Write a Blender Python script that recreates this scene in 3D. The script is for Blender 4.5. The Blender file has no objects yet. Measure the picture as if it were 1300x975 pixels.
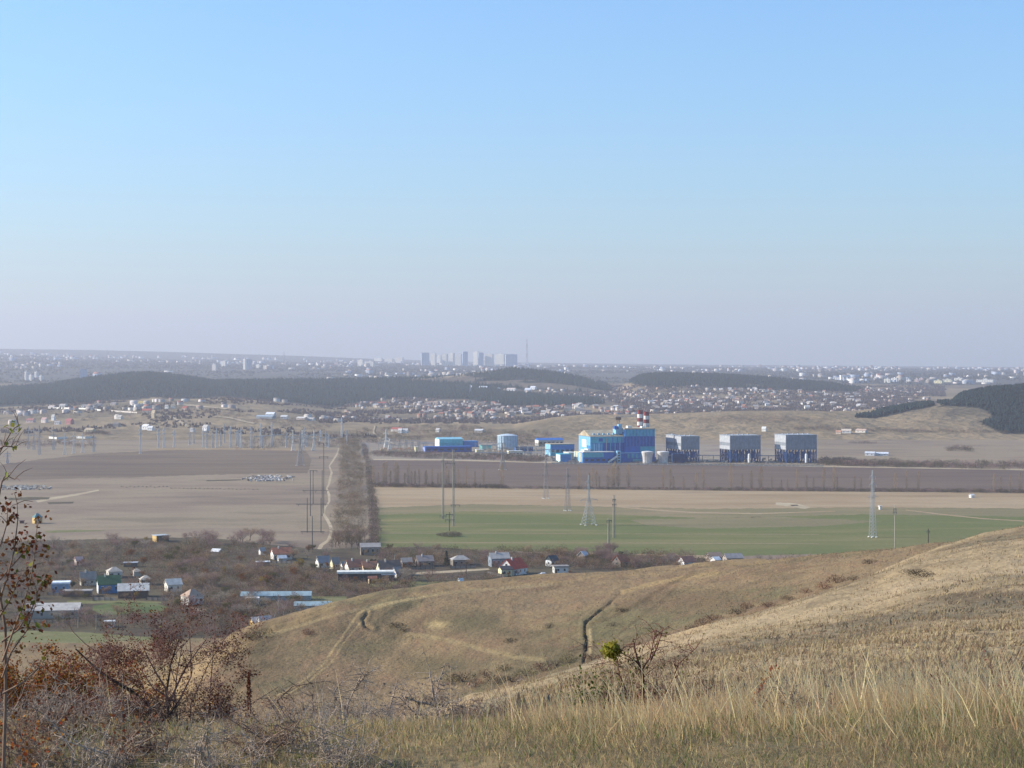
import bpy, bmesh, math, random
import numpy as np
from mathutils import Vector, Matrix

random.seed(11)
rng = np.random.default_rng(7)
scene = bpy.context.scene
COL = scene.collection

# ------------------------------------------------------------------ camera
H = 100.0                      # eye height above the plain
F = 2170.0                     # focal length in photograph pixels
U0, V0 = 650.0, 470.0          # optical axis (level view)
cam_d = bpy.data.cameras.new('camera')
cam = bpy.data.objects.new('camera', cam_d)
COL.objects.link(cam)
scene.camera = cam
cam.location = (0, 0, H)
cam.rotation_euler = (math.radians(90), 0, 0)
cam_d.sensor_width = 36.0
cam_d.lens = 36.0 * F / 1300.0
cam_d.shift_y = -17.5 / 1300.0
cam_d.clip_start = 0.05
cam_d.clip_end = 90000.0

# ------------------------------------------------------------------ light
SUN_EL, SUN_AZ = math.radians(27), math.radians(-84)      # azimuth from +Y, left is negative
world = bpy.data.worlds.new('World')
scene.world = world
world.use_nodes = True
wn = world.node_tree.nodes
sky = wn.new('ShaderNodeTexSky')
sky.sky_type = 'NISHITA'
sky.sun_disc = False
sky.sun_elevation = SUN_EL
sky.sun_rotation = SUN_AZ
sky.altitude = 300
sky.air_density = 1.5
sky.dust_density = 1.0
sky.ozone_density = 10.0
world.node_tree.links.new(sky.outputs[0], wn['Background'].inputs[0])
wn['Background'].inputs[1].default_value = 0.125
sun_d = bpy.data.lights.new('sun', 'SUN')
sun_d.energy = 4.0
sun_d.angle = math.radians(0.53)
sun_d.color = (1.0, 0.93, 0.82)
sun = bpy.data.objects.new('sun', sun_d)
COL.objects.link(sun)
sdir = Vector((math.cos(SUN_EL) * math.sin(SUN_AZ), math.cos(SUN_EL) * math.cos(SUN_AZ), math.sin(SUN_EL)))
sun.rotation_euler = sdir.to_track_quat('Z', 'Y').to_euler()
sun.location = (-200, 0, 300)
scene.view_settings.view_transform = 'Standard'
scene.view_settings.look = 'None'
scene.view_settings.exposure = 0.9
scene.view_settings.gamma = 1.0
scene.view_settings.use_curve_mapping = False
scene.cycles.use_denoising = True
scene.cycles.max_bounces = 5
scene.cycles.diffuse_bounces = 2
scene.cycles.transparent_max_bounces = 8
scene.cycles.volume_bounces = 1

# ------------------------------------------------------------------ helpers
def lin(h):
    r = []
    for k in (0, 2, 4):
        c = int(h[k:k + 2], 16) / 255
        r.append(c / 12.92 if c <= 0.04045 else ((c + 0.055) / 1.055) ** 2.4)
    return (r[0], r[1], r[2], 1)

_perm = rng.random((256, 256))
def vnoise(x, y):
    xi = np.floor(x).astype(np.int64); yi = np.floor(y).astype(np.int64)
    fx = x - xi; fy = y - yi
    fx = fx * fx * (3 - 2 * fx); fy = fy * fy * (3 - 2 * fy)
    a = _perm[xi & 255, yi & 255]; b = _perm[(xi + 1) & 255, yi & 255]
    c = _perm[xi & 255, (yi + 1) & 255]; d = _perm[(xi + 1) & 255, (yi + 1) & 255]
    return (a * (1 - fx) + b * fx) * (1 - fy) + (c * (1 - fx) + d * fx) * fy - 0.5
def fbm(x, y, o=4):
    r = 0; amp = 1.0
    for k in range(o):
        r = r + amp * vnoise(x * 2 ** k + 17.3 * k, y * 2 ** k + 5.1 * k); amp *= 0.5
    return r

def new_obj(name, me, mat=None, parent=None):
    o = bpy.data.objects.new(name, me)
    COL.objects.link(o)
    if mat is not None and me is not None and len(me.materials) == 0:
        for m in (mat if isinstance(mat, (list, tuple)) else [mat]):
            me.materials.append(m)
    if parent is not None:
        o.parent = parent
    return o

def np_mesh(name, verts, faces, smooth=False):
    """verts (n,3); faces (m,k) with k = 3 or 4"""
    me = bpy.data.meshes.new(name)
    v = np.asarray(verts, dtype=np.float32); f = np.asarray(faces, dtype=np.int32)
    me.vertices.add(len(v)); me.vertices.foreach_set('co', v.ravel())
    k = f.shape[1]
    me.loops.add(f.size); me.loops.foreach_set('vertex_index', f.ravel())
    me.polygons.add(len(f)); me.polygons.foreach_set('loop_start', np.arange(len(f), dtype=np.int32) * k)
    me.update(calc_edges=True)
    if smooth:
        me.polygons.foreach_set('use_smooth', np.ones(len(f), dtype=bool))
    return me

def tag(o, label=None, cat=None, group=None, kind=None):
    if label: o['label'] = label
    if cat: o['category'] = cat
    if group: o['group'] = group
    if kind: o['kind'] = kind
    return o
def empty(name, loc, rz=0.0):
    o = bpy.data.objects.new(name, None); COL.objects.link(o)
    o.location = loc; o.rotation_euler = (0, 0, rz); o.empty_display_size = 0.5
    return o
_kids = {}
def copy_tree(o, parent=None):
    c = o.copy(); COL.objects.link(c)
    if parent is not None: c.parent = parent
    for ch in [x for x in o.children]:
        copy_tree(ch, c)
    return c

# ------------------------------------------------------------------ materials
def base_mat(name, rough=0.9, spec=0.2):
    m = bpy.data.materials.new(name); m.use_nodes = True
    b = m.node_tree.nodes['Principled BSDF']
    b.inputs['Roughness'].default_value = rough
    b.inputs['Specular IOR Level'].default_value = spec
    return m, m.node_tree.nodes, m.node_tree.links, b
def flat(name, hexc, rough=0.8, spec=0.25, var=0.12, scale=0.6, obj_var=0.0, metal=0.0):
    """one colour with procedural mottling (dirt / wear) and an optional per-object variation"""
    m, n, l, b = base_mat(name, rough, spec)
    b.inputs['Metallic'].default_value = metal
    c = lin(hexc) if isinstance(hexc, str) else hexc
    tc = n.new('ShaderNodeTexCoord'); t = n.new('ShaderNodeTexNoise'); t.inputs['Scale'].default_value = scale; t.inputs['Detail'].default_value = 4
    l.new(tc.outputs['Object'], t.inputs['Vector'])
    mr = n.new('ShaderNodeMapRange'); mr.inputs[1].default_value = .3; mr.inputs[2].default_value = .7
    mr.inputs[3].default_value = 1 - var; mr.inputs[4].default_value = 1 + var
    l.new(t.outputs[0], mr.inputs[0])
    fac = mr.outputs[0]
    if obj_var:
        oi = n.new('ShaderNodeObjectInfo'); m2 = n.new('ShaderNodeMapRange')
        m2.inputs[3].default_value = 1 - obj_var; m2.inputs[4].default_value = 1 + obj_var
        l.new(oi.outputs['Random'], m2.inputs[0])
        mu = n.new('ShaderNodeMath'); mu.operation = 'MULTIPLY'
        l.new(fac, mu.inputs[0]); l.new(m2.outputs[0], mu.inputs[1]); fac = mu.outputs[0]
    mx = n.new('ShaderNodeMix'); mx.data_type = 'RGBA'; mx.blend_type = 'MULTIPLY'; mx.inputs[0].default_value = 1
    mx.inputs[6].default_value = c
    l.new(fac, mx.inputs[7]); l.new(mx.outputs[2], b.inputs['Base Color'])
    return m
def ground_mat(name, cols, big=0.01, mid=0.12, fine=1.2, bump=0.3, bump_scale=2.0, stretch=(1, 1, 1), rot=0.0, contrast=0.18, attr=False):
    """mottled ground: cols = list of hex colours spread over a two-scale noise, plus fine relief;
    attr: colour attribute 'tint' (rgb + alpha = strength) is blended in"""
    m, n, l, b = base_mat(name, 0.95, 0.1)
    g = n.new('ShaderNodeNewGeometry')
    mp = n.new('ShaderNodeMapping'); mp.inputs['Scale'].default_value = stretch; mp.inputs['Rotation'].default_value = (0, 0, rot)
    l.new(g.outputs['Position'], mp.inputs[0])
    def noise(s, d, vec=mp.outputs[0]):
        t = n.new('ShaderNodeTexNoise'); t.inputs['Scale'].default_value = s; t.inputs['Detail'].default_value = d; t.inputs['Roughness'].default_value = .6
        l.new(vec, t.inputs['Vector']); return t.outputs[0]
    a = noise(big, 3); c = noise(mid, 4); f = noise(fine, 4, g.outputs['Position'])
    ad = n.new('ShaderNodeMath'); ad.operation = 'MULTIPLY_ADD'; ad.inputs[1].default_value = .6
    s2 = n.new('ShaderNodeMath'); s2.operation = 'MULTIPLY'; s2.inputs[1].default_value = .4
    l.new(c, s2.inputs[0]); l.new(a, ad.inputs[0]); l.new(s2.outputs[0], ad.inputs[2])
    r = n.new('ShaderNodeValToRGB'); e = r.color_ramp.elements
    k = len(cols)
    pos = [0.36 + 0.28 * i / max(1, k - 1) for i in range(k)]
    e[0].position = pos[0]; e[0].color = lin(cols[0]); e[1].position = pos[-1]; e[1].color = lin(cols[-1])
    for i in range(1, k - 1):
        q = e.new(pos[i]); q.color = lin(cols[i])
    l.new(ad.outputs[0], r.inputs[0])
    col = r.outputs[0]
    if attr:
        at = n.new('ShaderNodeVertexColor'); at.layer_name = 'tint'
        mxa = n.new('ShaderNodeMix'); mxa.data_type = 'RGBA'
        l.new(at.outputs['Alpha'], mxa.inputs[0]); l.new(col, mxa.inputs[6]); l.new(at.outputs['Color'], mxa.inputs[7])
        col = mxa.outputs[2]
    mr = n.new('ShaderNodeMapRange'); mr.inputs[1].default_value = .3; mr.inputs[2].default_value = .7
    mr.inputs[3].default_value = 1 - contrast; mr.inputs[4].default_value = 1 + contrast
    l.new(f, mr.inputs[0])
    mx = n.new('ShaderNodeMix'); mx.data_type = 'RGBA'; mx.blend_type = 'MULTIPLY'; mx.inputs[0].default_value = 1
    l.new(col, mx.inputs[6]); l.new(mr.outputs[0], mx.inputs[7]); l.new(mx.outputs[2], b.inputs['Base Color'])
    if bump:
        bs = noise(bump_scale, 4, g.outputs['Position'])
        bp = n.new('ShaderNodeBump'); bp.inputs['Strength'].default_value = bump; bp.inputs['Distance'].default_value = .6 / bump_scale
        l.new(bs, bp.inputs['Height']); l.new(bp.outputs[0], b.inputs['Normal'])
    return m

# ------------------------------------------------------------------ terrain
KU = np.array([-350, 0, 150, 250, 290, 335, 430, 495, 563, 600, 650, 700, 757, 800, 868, 900, 970, 1000, 1065, 1100, 1143, 1200, 1221, 1300, 1650.])
def prof(*pairs):
    p = np.array(pairs, dtype=float)
    return lambda u: np.interp(u, p[:, 0], p[:, 1])
def zof(v, Y): return H - (v - V0) / F * Y
LIP_V = prof((-350, 960), (0, 956), (300, 952), (480, 946), (600, 938), (900, 918), (1300, 902), (1650, 890))
DIP_V = prof((-350, 1100), (300, 1080), (560, 1010), (640, 925), (700, 893), (900, 885), (1000, 880), (1300, 872), (1650, 860))
DIP_Y = prof((-350, 60), (600, 60), (800, 45), (1650, 45))
SP_V = prof((-350, 1060), (0, 1040), (400, 975), (500, 930), (560, 903), (600, 885), (650, 872), (700, 858), (760, 842), (800, 830), (850, 814), (900, 797), (950, 781), (1000, 765), (1050, 748), (1100, 731), (1150, 710), (1200, 692), (1250, 678), (1300, 668), (1400, 650), (1650, 610))
SP_Y = prof((-350, 100), (500, 110), (600, 120), (900, 168), (1200, 235), (1300, 262), (1650, 330))
VA_V = prof((-350, 990), (0, 985), (200, 960), (250, 935), (300, 908), (380, 894), (500, 900), (600, 893), (700, 869), (800, 842), (900, 808), (1000, 776), (1100, 742), (1200, 704), (1300, 694), (1650, 650))
VA_Y = prof((-350, 400), (200, 400), (300, 385), (500, 375), (600, 352), (800, 337), (1000, 325), (1200, 318), (1300, 330), (1650, 380))
H2_V = prof((-350, 942), (150, 930), (215, 880), (250, 842), (290, 818), (335, 800), (380, 785), (430, 769), (495, 755), (563, 745), (650, 735), (757, 728), (868, 719), (970, 710), (1065, 703), (1143, 695), (1221, 688), (1300, 686), (1650, 680))
H2_Y = prof((-350, 450), (250, 440), (335, 455), (495, 478), (650, 490), (868, 480), (970, 460), (1143, 420), (1221, 400), (1300, 415), (1650, 450))

BASE = np.array([(600, 0), (2450, 0), (3000, 4), (4000, 13), (5000, 27), (6000, 42), (7000, 58), (8000, 74), (10000, 104), (12000, 128), (15000, 150), (20000, 172), (26000, 190)], float)
END_V = prof((-350, 443), (0, 446), (400, 456), (650, 460), (900, 463), (1300, 466), (1650, 468))
def base_far(u, Y):
    b = np.interp(Y, BASE[:, 0], BASE[:, 1])
    e = H + (V0 - END_V(u)) / F * 20000
    k = np.clip((Y - 7000) / 13000, 0, 1); k = k * k * (3 - 2 * k)
    b2 = np.interp(np.minimum(Y, 7000), BASE[:, 0], BASE[:, 1])
    return np.where(Y > 7000, b2 + (e - b2) * np.clip((Y - 7000) / 13000, 0, 1) ** 0.72, b)
# (crest v by u), crest Y by u, front width, back width
def bell(t):
    t = np.clip(t, 0, 1); return 1 - t * t * (3 - 2 * t)
RIDGES = [
    # long wooded ridge
    (prof((-350, 503), (-100, 497), (0, 493), (60, 489), (110, 481), (150, 476), (190, 474), (225, 478), (270, 484), (340, 483), (450, 482), (540, 480), (580, 477), (620, 471), (650, 469), (690, 471), (735, 478), (770, 489), (790, 497), (830, 507)), prof((-350, 5000), (300, 5200), (650, 5600), (1650, 5600)), 1150, 900, -350, 830),
    # second wooded ridge on the right
    (prof((760, 500), (790, 484), (815, 476), (850, 474), (900, 476), (960, 480), (1010, 484), (1060, 489), (1100, 494), (1160, 503)), prof((700, 5500), (1200, 5500)), 900, 900, 760, 1160),
    # wooded hill at the right edge
    (prof((1170, 522), (1195, 512), (1220, 502), (1255, 495), (1300, 491), (1400, 483), (1650, 470)), prof((1100, 3050), (1650, 3050)), 560, 700, 1165, 1700),
    # bare slope left of it
    (prof((960, 533), (1020, 527), (1090, 524), (1150, 516), (1200, 512), (1240, 512), (1300, 514)), prof((1000, 2950), (1300, 2900)), 450, 600, 960, 1320),
    # bare ridge behind the power station
    (prof((620, 556), (660, 541), (700, 531), (740, 527), (800, 527), (850, 526), (950, 523), (1040, 523), (1100, 528), (1160, 536), (1250, 545)), prof((600, 2850), (1250, 2800)), 380, 600, 620, 1250),
    # hamlet rise on the left
    (prof((-350, 520), (0, 519), (100, 510), (200, 506), (290, 505), (360, 511), (420, 519), (520, 521), (600, 520)), prof((0, 3900), (600, 3900)), 1300, 700, -350, 640),
    # far blue plateau on the left
    (prof((-350, 441), (0, 443), (120, 444.5), (250, 448), (380, 452), (450, 455), (560, 459), (650, 463)), prof((0, 16500), (650, 16500)), 3200, 9000, -350, 650),
    # nearer town terrace on the left
    (prof((-350, 452), (0, 453), (60, 455), (110, 459), (160, 466), (250, 470)), prof((0, 11500), (600, 11500)), 2600, 2500, -350, 250),
]
def z_far(u, Y):
    b = base_far(u, Y); z = b.copy()
    for cv, cy, wf, wb, ua, ub in RIDGES:
        yc = cy(u); zc = zof(cv(u), yc) - base_far(u, yc)
        t = np.where(Y < yc, (yc - Y) / wf, (Y - yc) / wb)
        em = min(60, (ub - ua) * .2)
        fade = np.clip((u - ua) / em, 0, 1) * np.clip((ub - u) / em, 0, 1)
        fade = fade * fade * (3 - 2 * fade)
        z = np.maximum(z, b + np.maximum(zc, 0) * bell(t) * fade)
    return z
def smoothf(f, u):
    w = 14.0
    return (f(u) + f(u - w) + f(u + w) + f(u - 2 * w) + f(u + 2 * w)) / 5
GULLY = [(787, 752), (772, 768), (757, 779), (744, 790), (743, 800), (745, 812), (744, 826), (741, 840)]
GULLY2 = [(466, 779), (461, 786), (464, 795), (472, 798)]
def z_near(u, Y):
    """camera hill, right spur, middle hill down to the plain: piecewise profile, smooth within each stretch"""
    u = np.asarray(u, float); Y = np.asarray(Y, float)
    yk = [np.full_like(u, 0.3), np.full_like(u, 7.0), np.full_like(u, 12.0), DIP_Y(u), smoothf(SP_Y, u), smoothf(VA_Y, u), smoothf(H2_Y, u), np.full_like(u, 640.)]
    zk = [np.full_like(u, H - 1.62), np.full_like(u, H - 1.64), zof(smoothf(LIP_V, u), 12.0), zof(smoothf(DIP_V, u), yk[3]), zof(SP_V(u), yk[4]), zof(smoothf(VA_V, u), yk[5]), zof(np.where(u < 330, (smoothf(H2_V, u) + smoothf(H2_V, u - 40) + smoothf(H2_V, u + 25)) / 3 * np.clip((330 - u) / 60, 0, 1) + H2_V(u) * (1 - np.clip((330 - u) / 60, 0, 1)), H2_V(u)), yk[6]), np.zeros_like(u)]
    yk = np.stack(yk, -1); zk = np.stack(zk, -1)
    # monotone cubic (Fritsch-Carlson) along Y
    h = np.diff(yk, axis=-1); d = np.diff(zk, axis=-1) / h
    mslope = np.zeros_like(zk)
    w1 = 2 * h[..., 1:] + h[..., :-1]; w2 = h[..., 1:] + 2 * h[..., :-1]
    same = d[..., :-1] * d[..., 1:] > 0
    with np.errstate(divide='ignore', invalid='ignore'):
        hm = (w1 + w2) / (w1 / d[..., :-1] + w2 / d[..., 1:])
    mslope[..., 1:-1] = np.where(same, hm, 0)
    mslope[..., 0] = d[..., 0]; mslope[..., -1] = 0
    k = np.clip((Y[..., None] >= yk[..., 1:-1]).sum(-1), 0, 6)
    def pick(a, kk): return np.take_along_axis(a, kk[..., None], -1)[..., 0]
    y0 = pick(yk, k); hh = pick(h, k); z0 = pick(zk, k); z1 = pick(zk, k + 1); m0 = pick(mslope, k); m1 = pick(mslope, k + 1)
    t = np.clip((Y - y0) / hh, 0, 1)
    z = (2*t**3-3*t**2+1)*z0 + (t**3-2*t**2+t)*hh*m0 + (-2*t**3+3*t**2)*z1 + (t**3-t**2)*hh*m1
    return z
def seg_dist(px, py, line):
    d = np.full(np.shape(px), 1e9)
    for (ax, ay), (bx, by) in zip(line[:-1], line[1:]):
        vx, vy = bx - ax, by - ay; L = vx * vx + vy * vy
        t = np.clip(((px - ax) * vx + (py - ay) * vy) / L, 0, 1)
        d = np.minimum(d, np.hypot(px - ax - t * vx, py - ay - t * vy))
    return d
def height(X, Y):
    X = np.asarray(X, float); Y = np.asarray(Y, float)
    u = U0 + F * X / Y
    u = np.clip(u, -350, 1650)
    z = np.where(Y < 640, z_near(u, np.minimum(Y, 640)), z_far(u, np.maximum(Y, 640)))
    # natural unevenness, growing with distance, none on the built-up plain
    n1 = fbm(X * .12, Y * .12, 4) * .16 * np.clip((Y - 5) / 8, 0, 1) * np.clip((70 - Y) / 20, 0, 1)
    n2 = fbm(X * .03, Y * .03, 5) * 1.3 * np.clip((Y - 20) / 60, 0, 1) * np.clip((600 - Y) / 80, 0, 1) + fbm(X * .35 + 9, Y * .35, 3) * .28 * np.clip((Y - 30) / 30, 0, 1) * np.clip((600 - Y) / 80, 0, 1)
    n3 = fbm(X * .0022 + 3, Y * .0022, 3) * 11 * np.clip((Y - 2450) / 900, 0, 1) * np.clip((9000 - Y) / 3000, .25, 1)
    return z + n1 + n2 + n3
def hz(X, Y):
    return float(height(np.array([X]), np.array([Y]))[0])
def at(u, v, Y=None):
    """ground point seen at photograph pixel (u, v); on the plain its depth follows from v"""
    if Y is None: Y = H * F / (v - V0)
    X = (u - U0) / F * Y
    return X, Y, hz(X, Y)
def hit(u, v, y0, y1, n=400):
    """first ground point on the ray through (u, v) between depths y0 and y1"""
    Y = np.linspace(y0, y1, n); X = (u - U0) / F * Y
    below = height(X, Y) - (H - (v - V0) / F * Y)
    i = np.argmax(below >= 0) if (below >= 0).any() else n - 1
    return float(X[i]), float(Y[i]), hz(X[i], Y[i])

def grid(us, Ys, name, mat, tint=None, carve=None):
    """a polar sheet: us columns (view directions), Ys rows (depths, array or (rows, cols))"""
    us = np.asarray(us, float); Ys = np.asarray(Ys, float)
    if Ys.ndim == 1: Ys = np.repeat(Ys[:, None], len(us), 1)
    U = np.repeat(us[None, :], Ys.shape[0], 0)
    X = (U - U0) / F * Ys
    Z = height(X, Ys)
    if carve is not None: Z = Z + carve(U, Ys, X, Z)
    nv, nu = Ys.shape
    idx = np.arange(nv * nu).reshape(nv, nu)
    q = np.stack([idx[:-1, :-1], idx[:-1, 1:], idx[1:, 1:], idx[1:, :-1]], -1).reshape(-1, 4)
    me = np_mesh(name, np.stack([X, Ys, Z], -1).reshape(-1, 3), q, True)
    if tint is not None:
        c = tint(U, Ys, X, Z).reshape(-1, 4).astype(np.float32)
        a = me.color_attributes.new('tint', 'FLOAT_COLOR', 'POINT'); a.data.foreach_set('color', c.ravel())
    o = new_obj(name, me, mat)
    o['kind'] = 'structure'
    return o
def cols(step, a=-350, b=1650, inner=(-40, 1340), out=8):
    return np.concatenate([np.arange(a, inner[0], out), np.arange(inner[0], inner[1], step), np.arange(inner[1], b + 1, out)])

M = {}
M['hilltop'] = ground_mat('dry turf', ['4a3d26', '6d5d3a', '7d6a45', '5d5a34'], .25, 1.2, 9, .5, 12)
M['spur'] = ground_mat('tussocky dry grass slope', ['63543f', '7e6d53', '968262', 'a08b6b'], .03, .25, 2.6, .55, 1.6, contrast=.28, attr=True)
M['hill'] = ground_mat('dry grass hillside', ['574b35', '715f45', '846f50', '77654b'], .018, .12, 1.6, .7, .9, stretch=(1, .6, 1), contrast=.25, attr=True)
M['plain'] = ground_mat('dry pasture', ['746555', '83725f', '8f7e66', '7c6e59'], .006, .03, .4, .25, .5, stretch=(.5, 1, 1), contrast=.12)
M['far'] = ground_mat('far dry hills', ['665944', '7e6d53', '8d7a5d', '73634c'], .0012, .006, .06, .5, .02, stretch=(.6, 1, 1), contrast=.2, attr=True)

def mixc(c, hexc, k):
    """blend tint c (…,4) towards a colour with strength k"""
    t = np.array(lin(hexc)[:3])
    a0 = c[..., 3]; a1 = np.clip(k, 0, 1)
    out = a1 + a0 * (1 - a1)
    w = np.where(out > 1e-6, a1 / np.maximum(out, 1e-6), 0)[..., None]
    c[..., :3] = c[..., :3] * (1 - w) + t * w
    c[..., 3] = out
    return c
def vpix(Y, Z): return V0 + (H - Z) / Y * F
def s01(x): x = np.clip(x, 0, 1); return x * x * (3 - 2 * x)
# ------------------------------------------------------------------ ground sheets
ROW = lambda *seg: np.concatenate([np.linspace(a, b, n, endpoint=False) for a, b, n in seg])
# the camera's own hilltop and the spur that drops to the right of it, in one sheet
top_rows = ROW((.4, 5, 8), (5, 14, 60), (14, 45, 45), (45, 120, 85), (120, 285, 140), (285, 345, 16))
def spur_tint(U, Y, X, Z):
    c = np.zeros(U.shape + (4,))
    n = fbm(X * .05, Y * .05, 4); n2 = fbm(X * .4, Y * .4, 3)
    mixc(c, '6f6650', s01((n + .08) * 3) * .55 * (Y > 40))          # greyer, shrubby patches
    mixc(c, 'a69068', s01((-n - .1) * 2) * .35 * (Y > 60))           # pale straw
    mixc(c, 'a88d66', s01(1 - np.abs(Y - SP_Y(U) + 4) / 9) * .5 * (U < 900))   # bare pale crest
    mixc(c, '65583c', .7 * (Y < 20)); mixc(c, '54532f', s01((n2 + .05) * 2) * .5 * (Y < 16))
    return c
grid(cols(3.2), top_rows, 'hilltop', M['spur'], spur_tint)
# the middle hill, with the erosion gully cut into it
u2 = cols(1.8, out=16)
tt = np.concatenate([np.linspace(0, .12, 6, endpoint=False), np.linspace(.12, 1, 150, endpoint=False), np.linspace(1, 2, 22)])
va, hc = smoothf(VA_Y, u2), smoothf(H2_Y, u2)
y2 = np.where(tt[:, None] < 1, va[None] - 25 + (hc - va + 25)[None] * tt[:, None], hc[None] + (640 - hc)[None] * (tt[:, None] - 1))
def hill_carve(U, Y, X, Z):
    v = vpix(Y, Z); d = seg_dist(U, v, GULLY); d2 = seg_dist(U, v, GULLY2)
    k = -1.3 * s01((1.5 + fbm(X * .3, Y * .3, 3) * 1.6 - d) / 1.2) * s01((v - 753) / 30) - .8 * s01((1.5 - d2) / 1.2)
    k += .1 * s01(1 - np.abs(d - 6) / 4) + .2 * s01(1 - np.abs(d2 - 5) / 3)
    return np.where((Y < H2_Y(U)) & (Y > VA_Y(U)), k, 0) - .25 * (Y < VA_Y(U) + 1)
TRACKS_SUNLIT_BANK = [([(345, 887), (380, 866), (408, 845), (430, 815), (444, 795), (455, 778), (480, 768), (540, 757)], 1.7, 'a08a60', .6),
          ([(357, 885), (392, 864), (419, 842), (440, 812), (455, 794), (468, 775), (500, 765), (560, 753)], 1.4, '9c865c', .55),
          ([(520, 806), (545, 808), (580, 815), (610, 824), (650, 832), (690, 838)], 3.2, '94825a', .45),
          ([(790, 752), (825, 742), (870, 733), (910, 727)], 3.0, 'a68b5c', .5),
          ([(760, 790), (800, 772), (850, 742), (880, 728)], 2.5, '55462f', .5),
          ([(690, 815), (740, 800), (800, 760)], 2.5, '6a5739', .35),
          ([(760, 838), (790, 800), (830, 770), (860, 745)], 2.0, '54452f', .45),
          ([(480, 800), (478, 792), (500, 775), (520, 768)], 5, '4d4733', .6),
          ([(335, 808), (430, 779), (560, 753), (700, 742)], 2.2, '9d8a62', .4),
          ([(749, 800), (751, 815), (749, 832)], 2.4, 'a8926a', .5)]  # last stripe: the gully's sunlit right bank, put into the colour
def hill_tint(U, Y, X, Z):
    c = np.zeros(U.shape + (4,)); v = vpix(Y, Z)
    wob = fbm(X * .06, Y * .06, 3) * 6
    n = fbm(X * .025 + 4, Y * .02, 5); n2 = fbm(X * .3, Y * .15, 3)
    mixc(c, '5c5a3c', s01((n + .02) * 3.2) * .62)                    # olive grass
    mixc(c, '7d5f48', s01((-n2 - .05) * 3) * .35)                   # reddish bents
    mixc(c, '4f4c34', s01(1 - np.hypot((U - 600) / 80, (v - 790) / 28)) * .75)
    mixc(c, '4e4a33', s01(1 - np.hypot((U - 560) / 90, (v - 845) / 30)) * .6)
    mixc(c, '6d5640', s01(1 - np.hypot((U - 880) / 160, (v - 765) / 26)) * .6)
    mixc(c, '8d6f54', s01(1 - np.hypot((U - 420) / 90, (v - 845) / 40)) * .5)
    mixc(c, 'a68f62', s01(1 - np.hypot((U - 555) / 26, (v - 793) / 8)) * .8)
    mixc(c, '9d8258', s01((H2_Y(U) + 2 - Y < 16) * 1.) * .45 * s01(.5 + n2))
    mixc(c, '6b543f', s01(1 - np.abs(Y - VA_Y(U) - 8) / 22) * .6 * (U > 620))
    for line, w, hx, k in TRACKS_SUNLIT_BANK:
        d = seg_dist(U + wob * .3, v + wob * .2, line)
        mixc(c, hx, s01((w * 1.3 - d) / (w * .8)) * k)
    d = seg_dist(U, v, GULLY); mixc(c, '5f4f3a', s01((2.2 - d) / 1.6) * .7)  # dark gully tint: shade of the cut put into the earth colour
    return c
grid(u2, y2, 'hill', M['hill'], hill_tint, hill_carve)
grid(cols(25, inner=(-340, 1640), out=10), ROW((640, 2450, 60), (2450, 2451, 2)), 'plain', M['plain'])

# far country: hills, suburbs' ground, the city's slope and the horizon
WOODS = [  # polygons in photograph pixels on the sheet: wood floor
    [(-60, 498), (0, 494), (60, 491), (110, 483), (150, 478), (190, 475), (225, 479), (270, 486), (340, 485), (450, 484), (540, 482), (590, 478), (650, 470), (690, 473), (735, 480), (770, 491), (775, 497), (740, 499), (700, 494), (660, 495), (620, 494), (640, 500), (700, 504), (760, 508), (768, 513), (720, 517), (640, 517), (600, 508), (540, 506), (500, 506), (455, 512), (420, 519), (380, 521), (345, 517), (320, 508), (290, 504), (250, 507), (190, 505), (140, 509), (100, 513), (40, 515), (0, 517), (-60, 518)],
    [(790, 484), (830, 475), (900, 477), (960, 481), (1010, 485), (1060, 490), (1095, 495), (1080, 498), (1040, 497), (980, 496), (930, 493), (880, 491), (850, 493), (815, 491)],
    [(1190, 517), (1203, 505), (1222, 499), (1260, 493), (1300, 489), (1400, 480), (1660, 466), (1660, 552), (1300, 551), (1272, 550), (1250, 541), (1238, 533), (1242, 526), (1222, 529), (1190, 528), (1212, 519)],
    [(1086, 531), (1110, 524), (1150, 517), (1188, 512), (1180, 518), (1140, 525), (1105, 531)],
]
def inpoly(px, py, poly):
    r = np.zeros(np.shape(px), bool); n = len(poly)
    for i in range(n):
        (ax, ay), (bx, by) = poly[i], poly[(i + 1) % n]
        if ay == by: continue
        c = ((ay > py) != (by > py)) & (px < (bx - ax) * (py - ay) / (by - ay) + ax)
        r ^= c
    return r
far_rows = np.concatenate([np.linspace(2450, 3300, 70, endpoint=False), np.linspace(3300, 6200, 150, endpoint=False), np.linspace(6200, 9000, 40, endpoint=False), np.geomspace(9000, 26000, 44)])
def far_tint(U, Y, X, Z):
    c = np.zeros(U.shape + (4,)); v = vpix(Y, Z)
    n = fbm(X * .004, Y * .003, 4); n2 = fbm(X * .02, Y * .01, 3)
    mixc(c, '57503f', s01((n + .0) * 3) * .5 * (Y < 9000))
    mixc(c, '494944', np.where(Y > 6200, .9, 0))                     # town gardens and scrub
    mixc(c, '5d5348', s01((fbm(X * .0016, Y * .0016, 4) + .1) * 4) * np.where((Y > 3400) & (Y < 6200) & (U > 420), .7, 0))
    mixc(c, '6b5a45', s01(1 - np.hypot((U - 960) / 120, (v - 532) / 10)) * .7)
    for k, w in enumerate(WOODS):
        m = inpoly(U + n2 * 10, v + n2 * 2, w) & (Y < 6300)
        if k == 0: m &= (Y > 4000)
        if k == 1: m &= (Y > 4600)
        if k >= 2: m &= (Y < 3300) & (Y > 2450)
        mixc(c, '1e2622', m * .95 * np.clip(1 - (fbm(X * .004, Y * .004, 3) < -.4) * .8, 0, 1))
    return c
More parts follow.
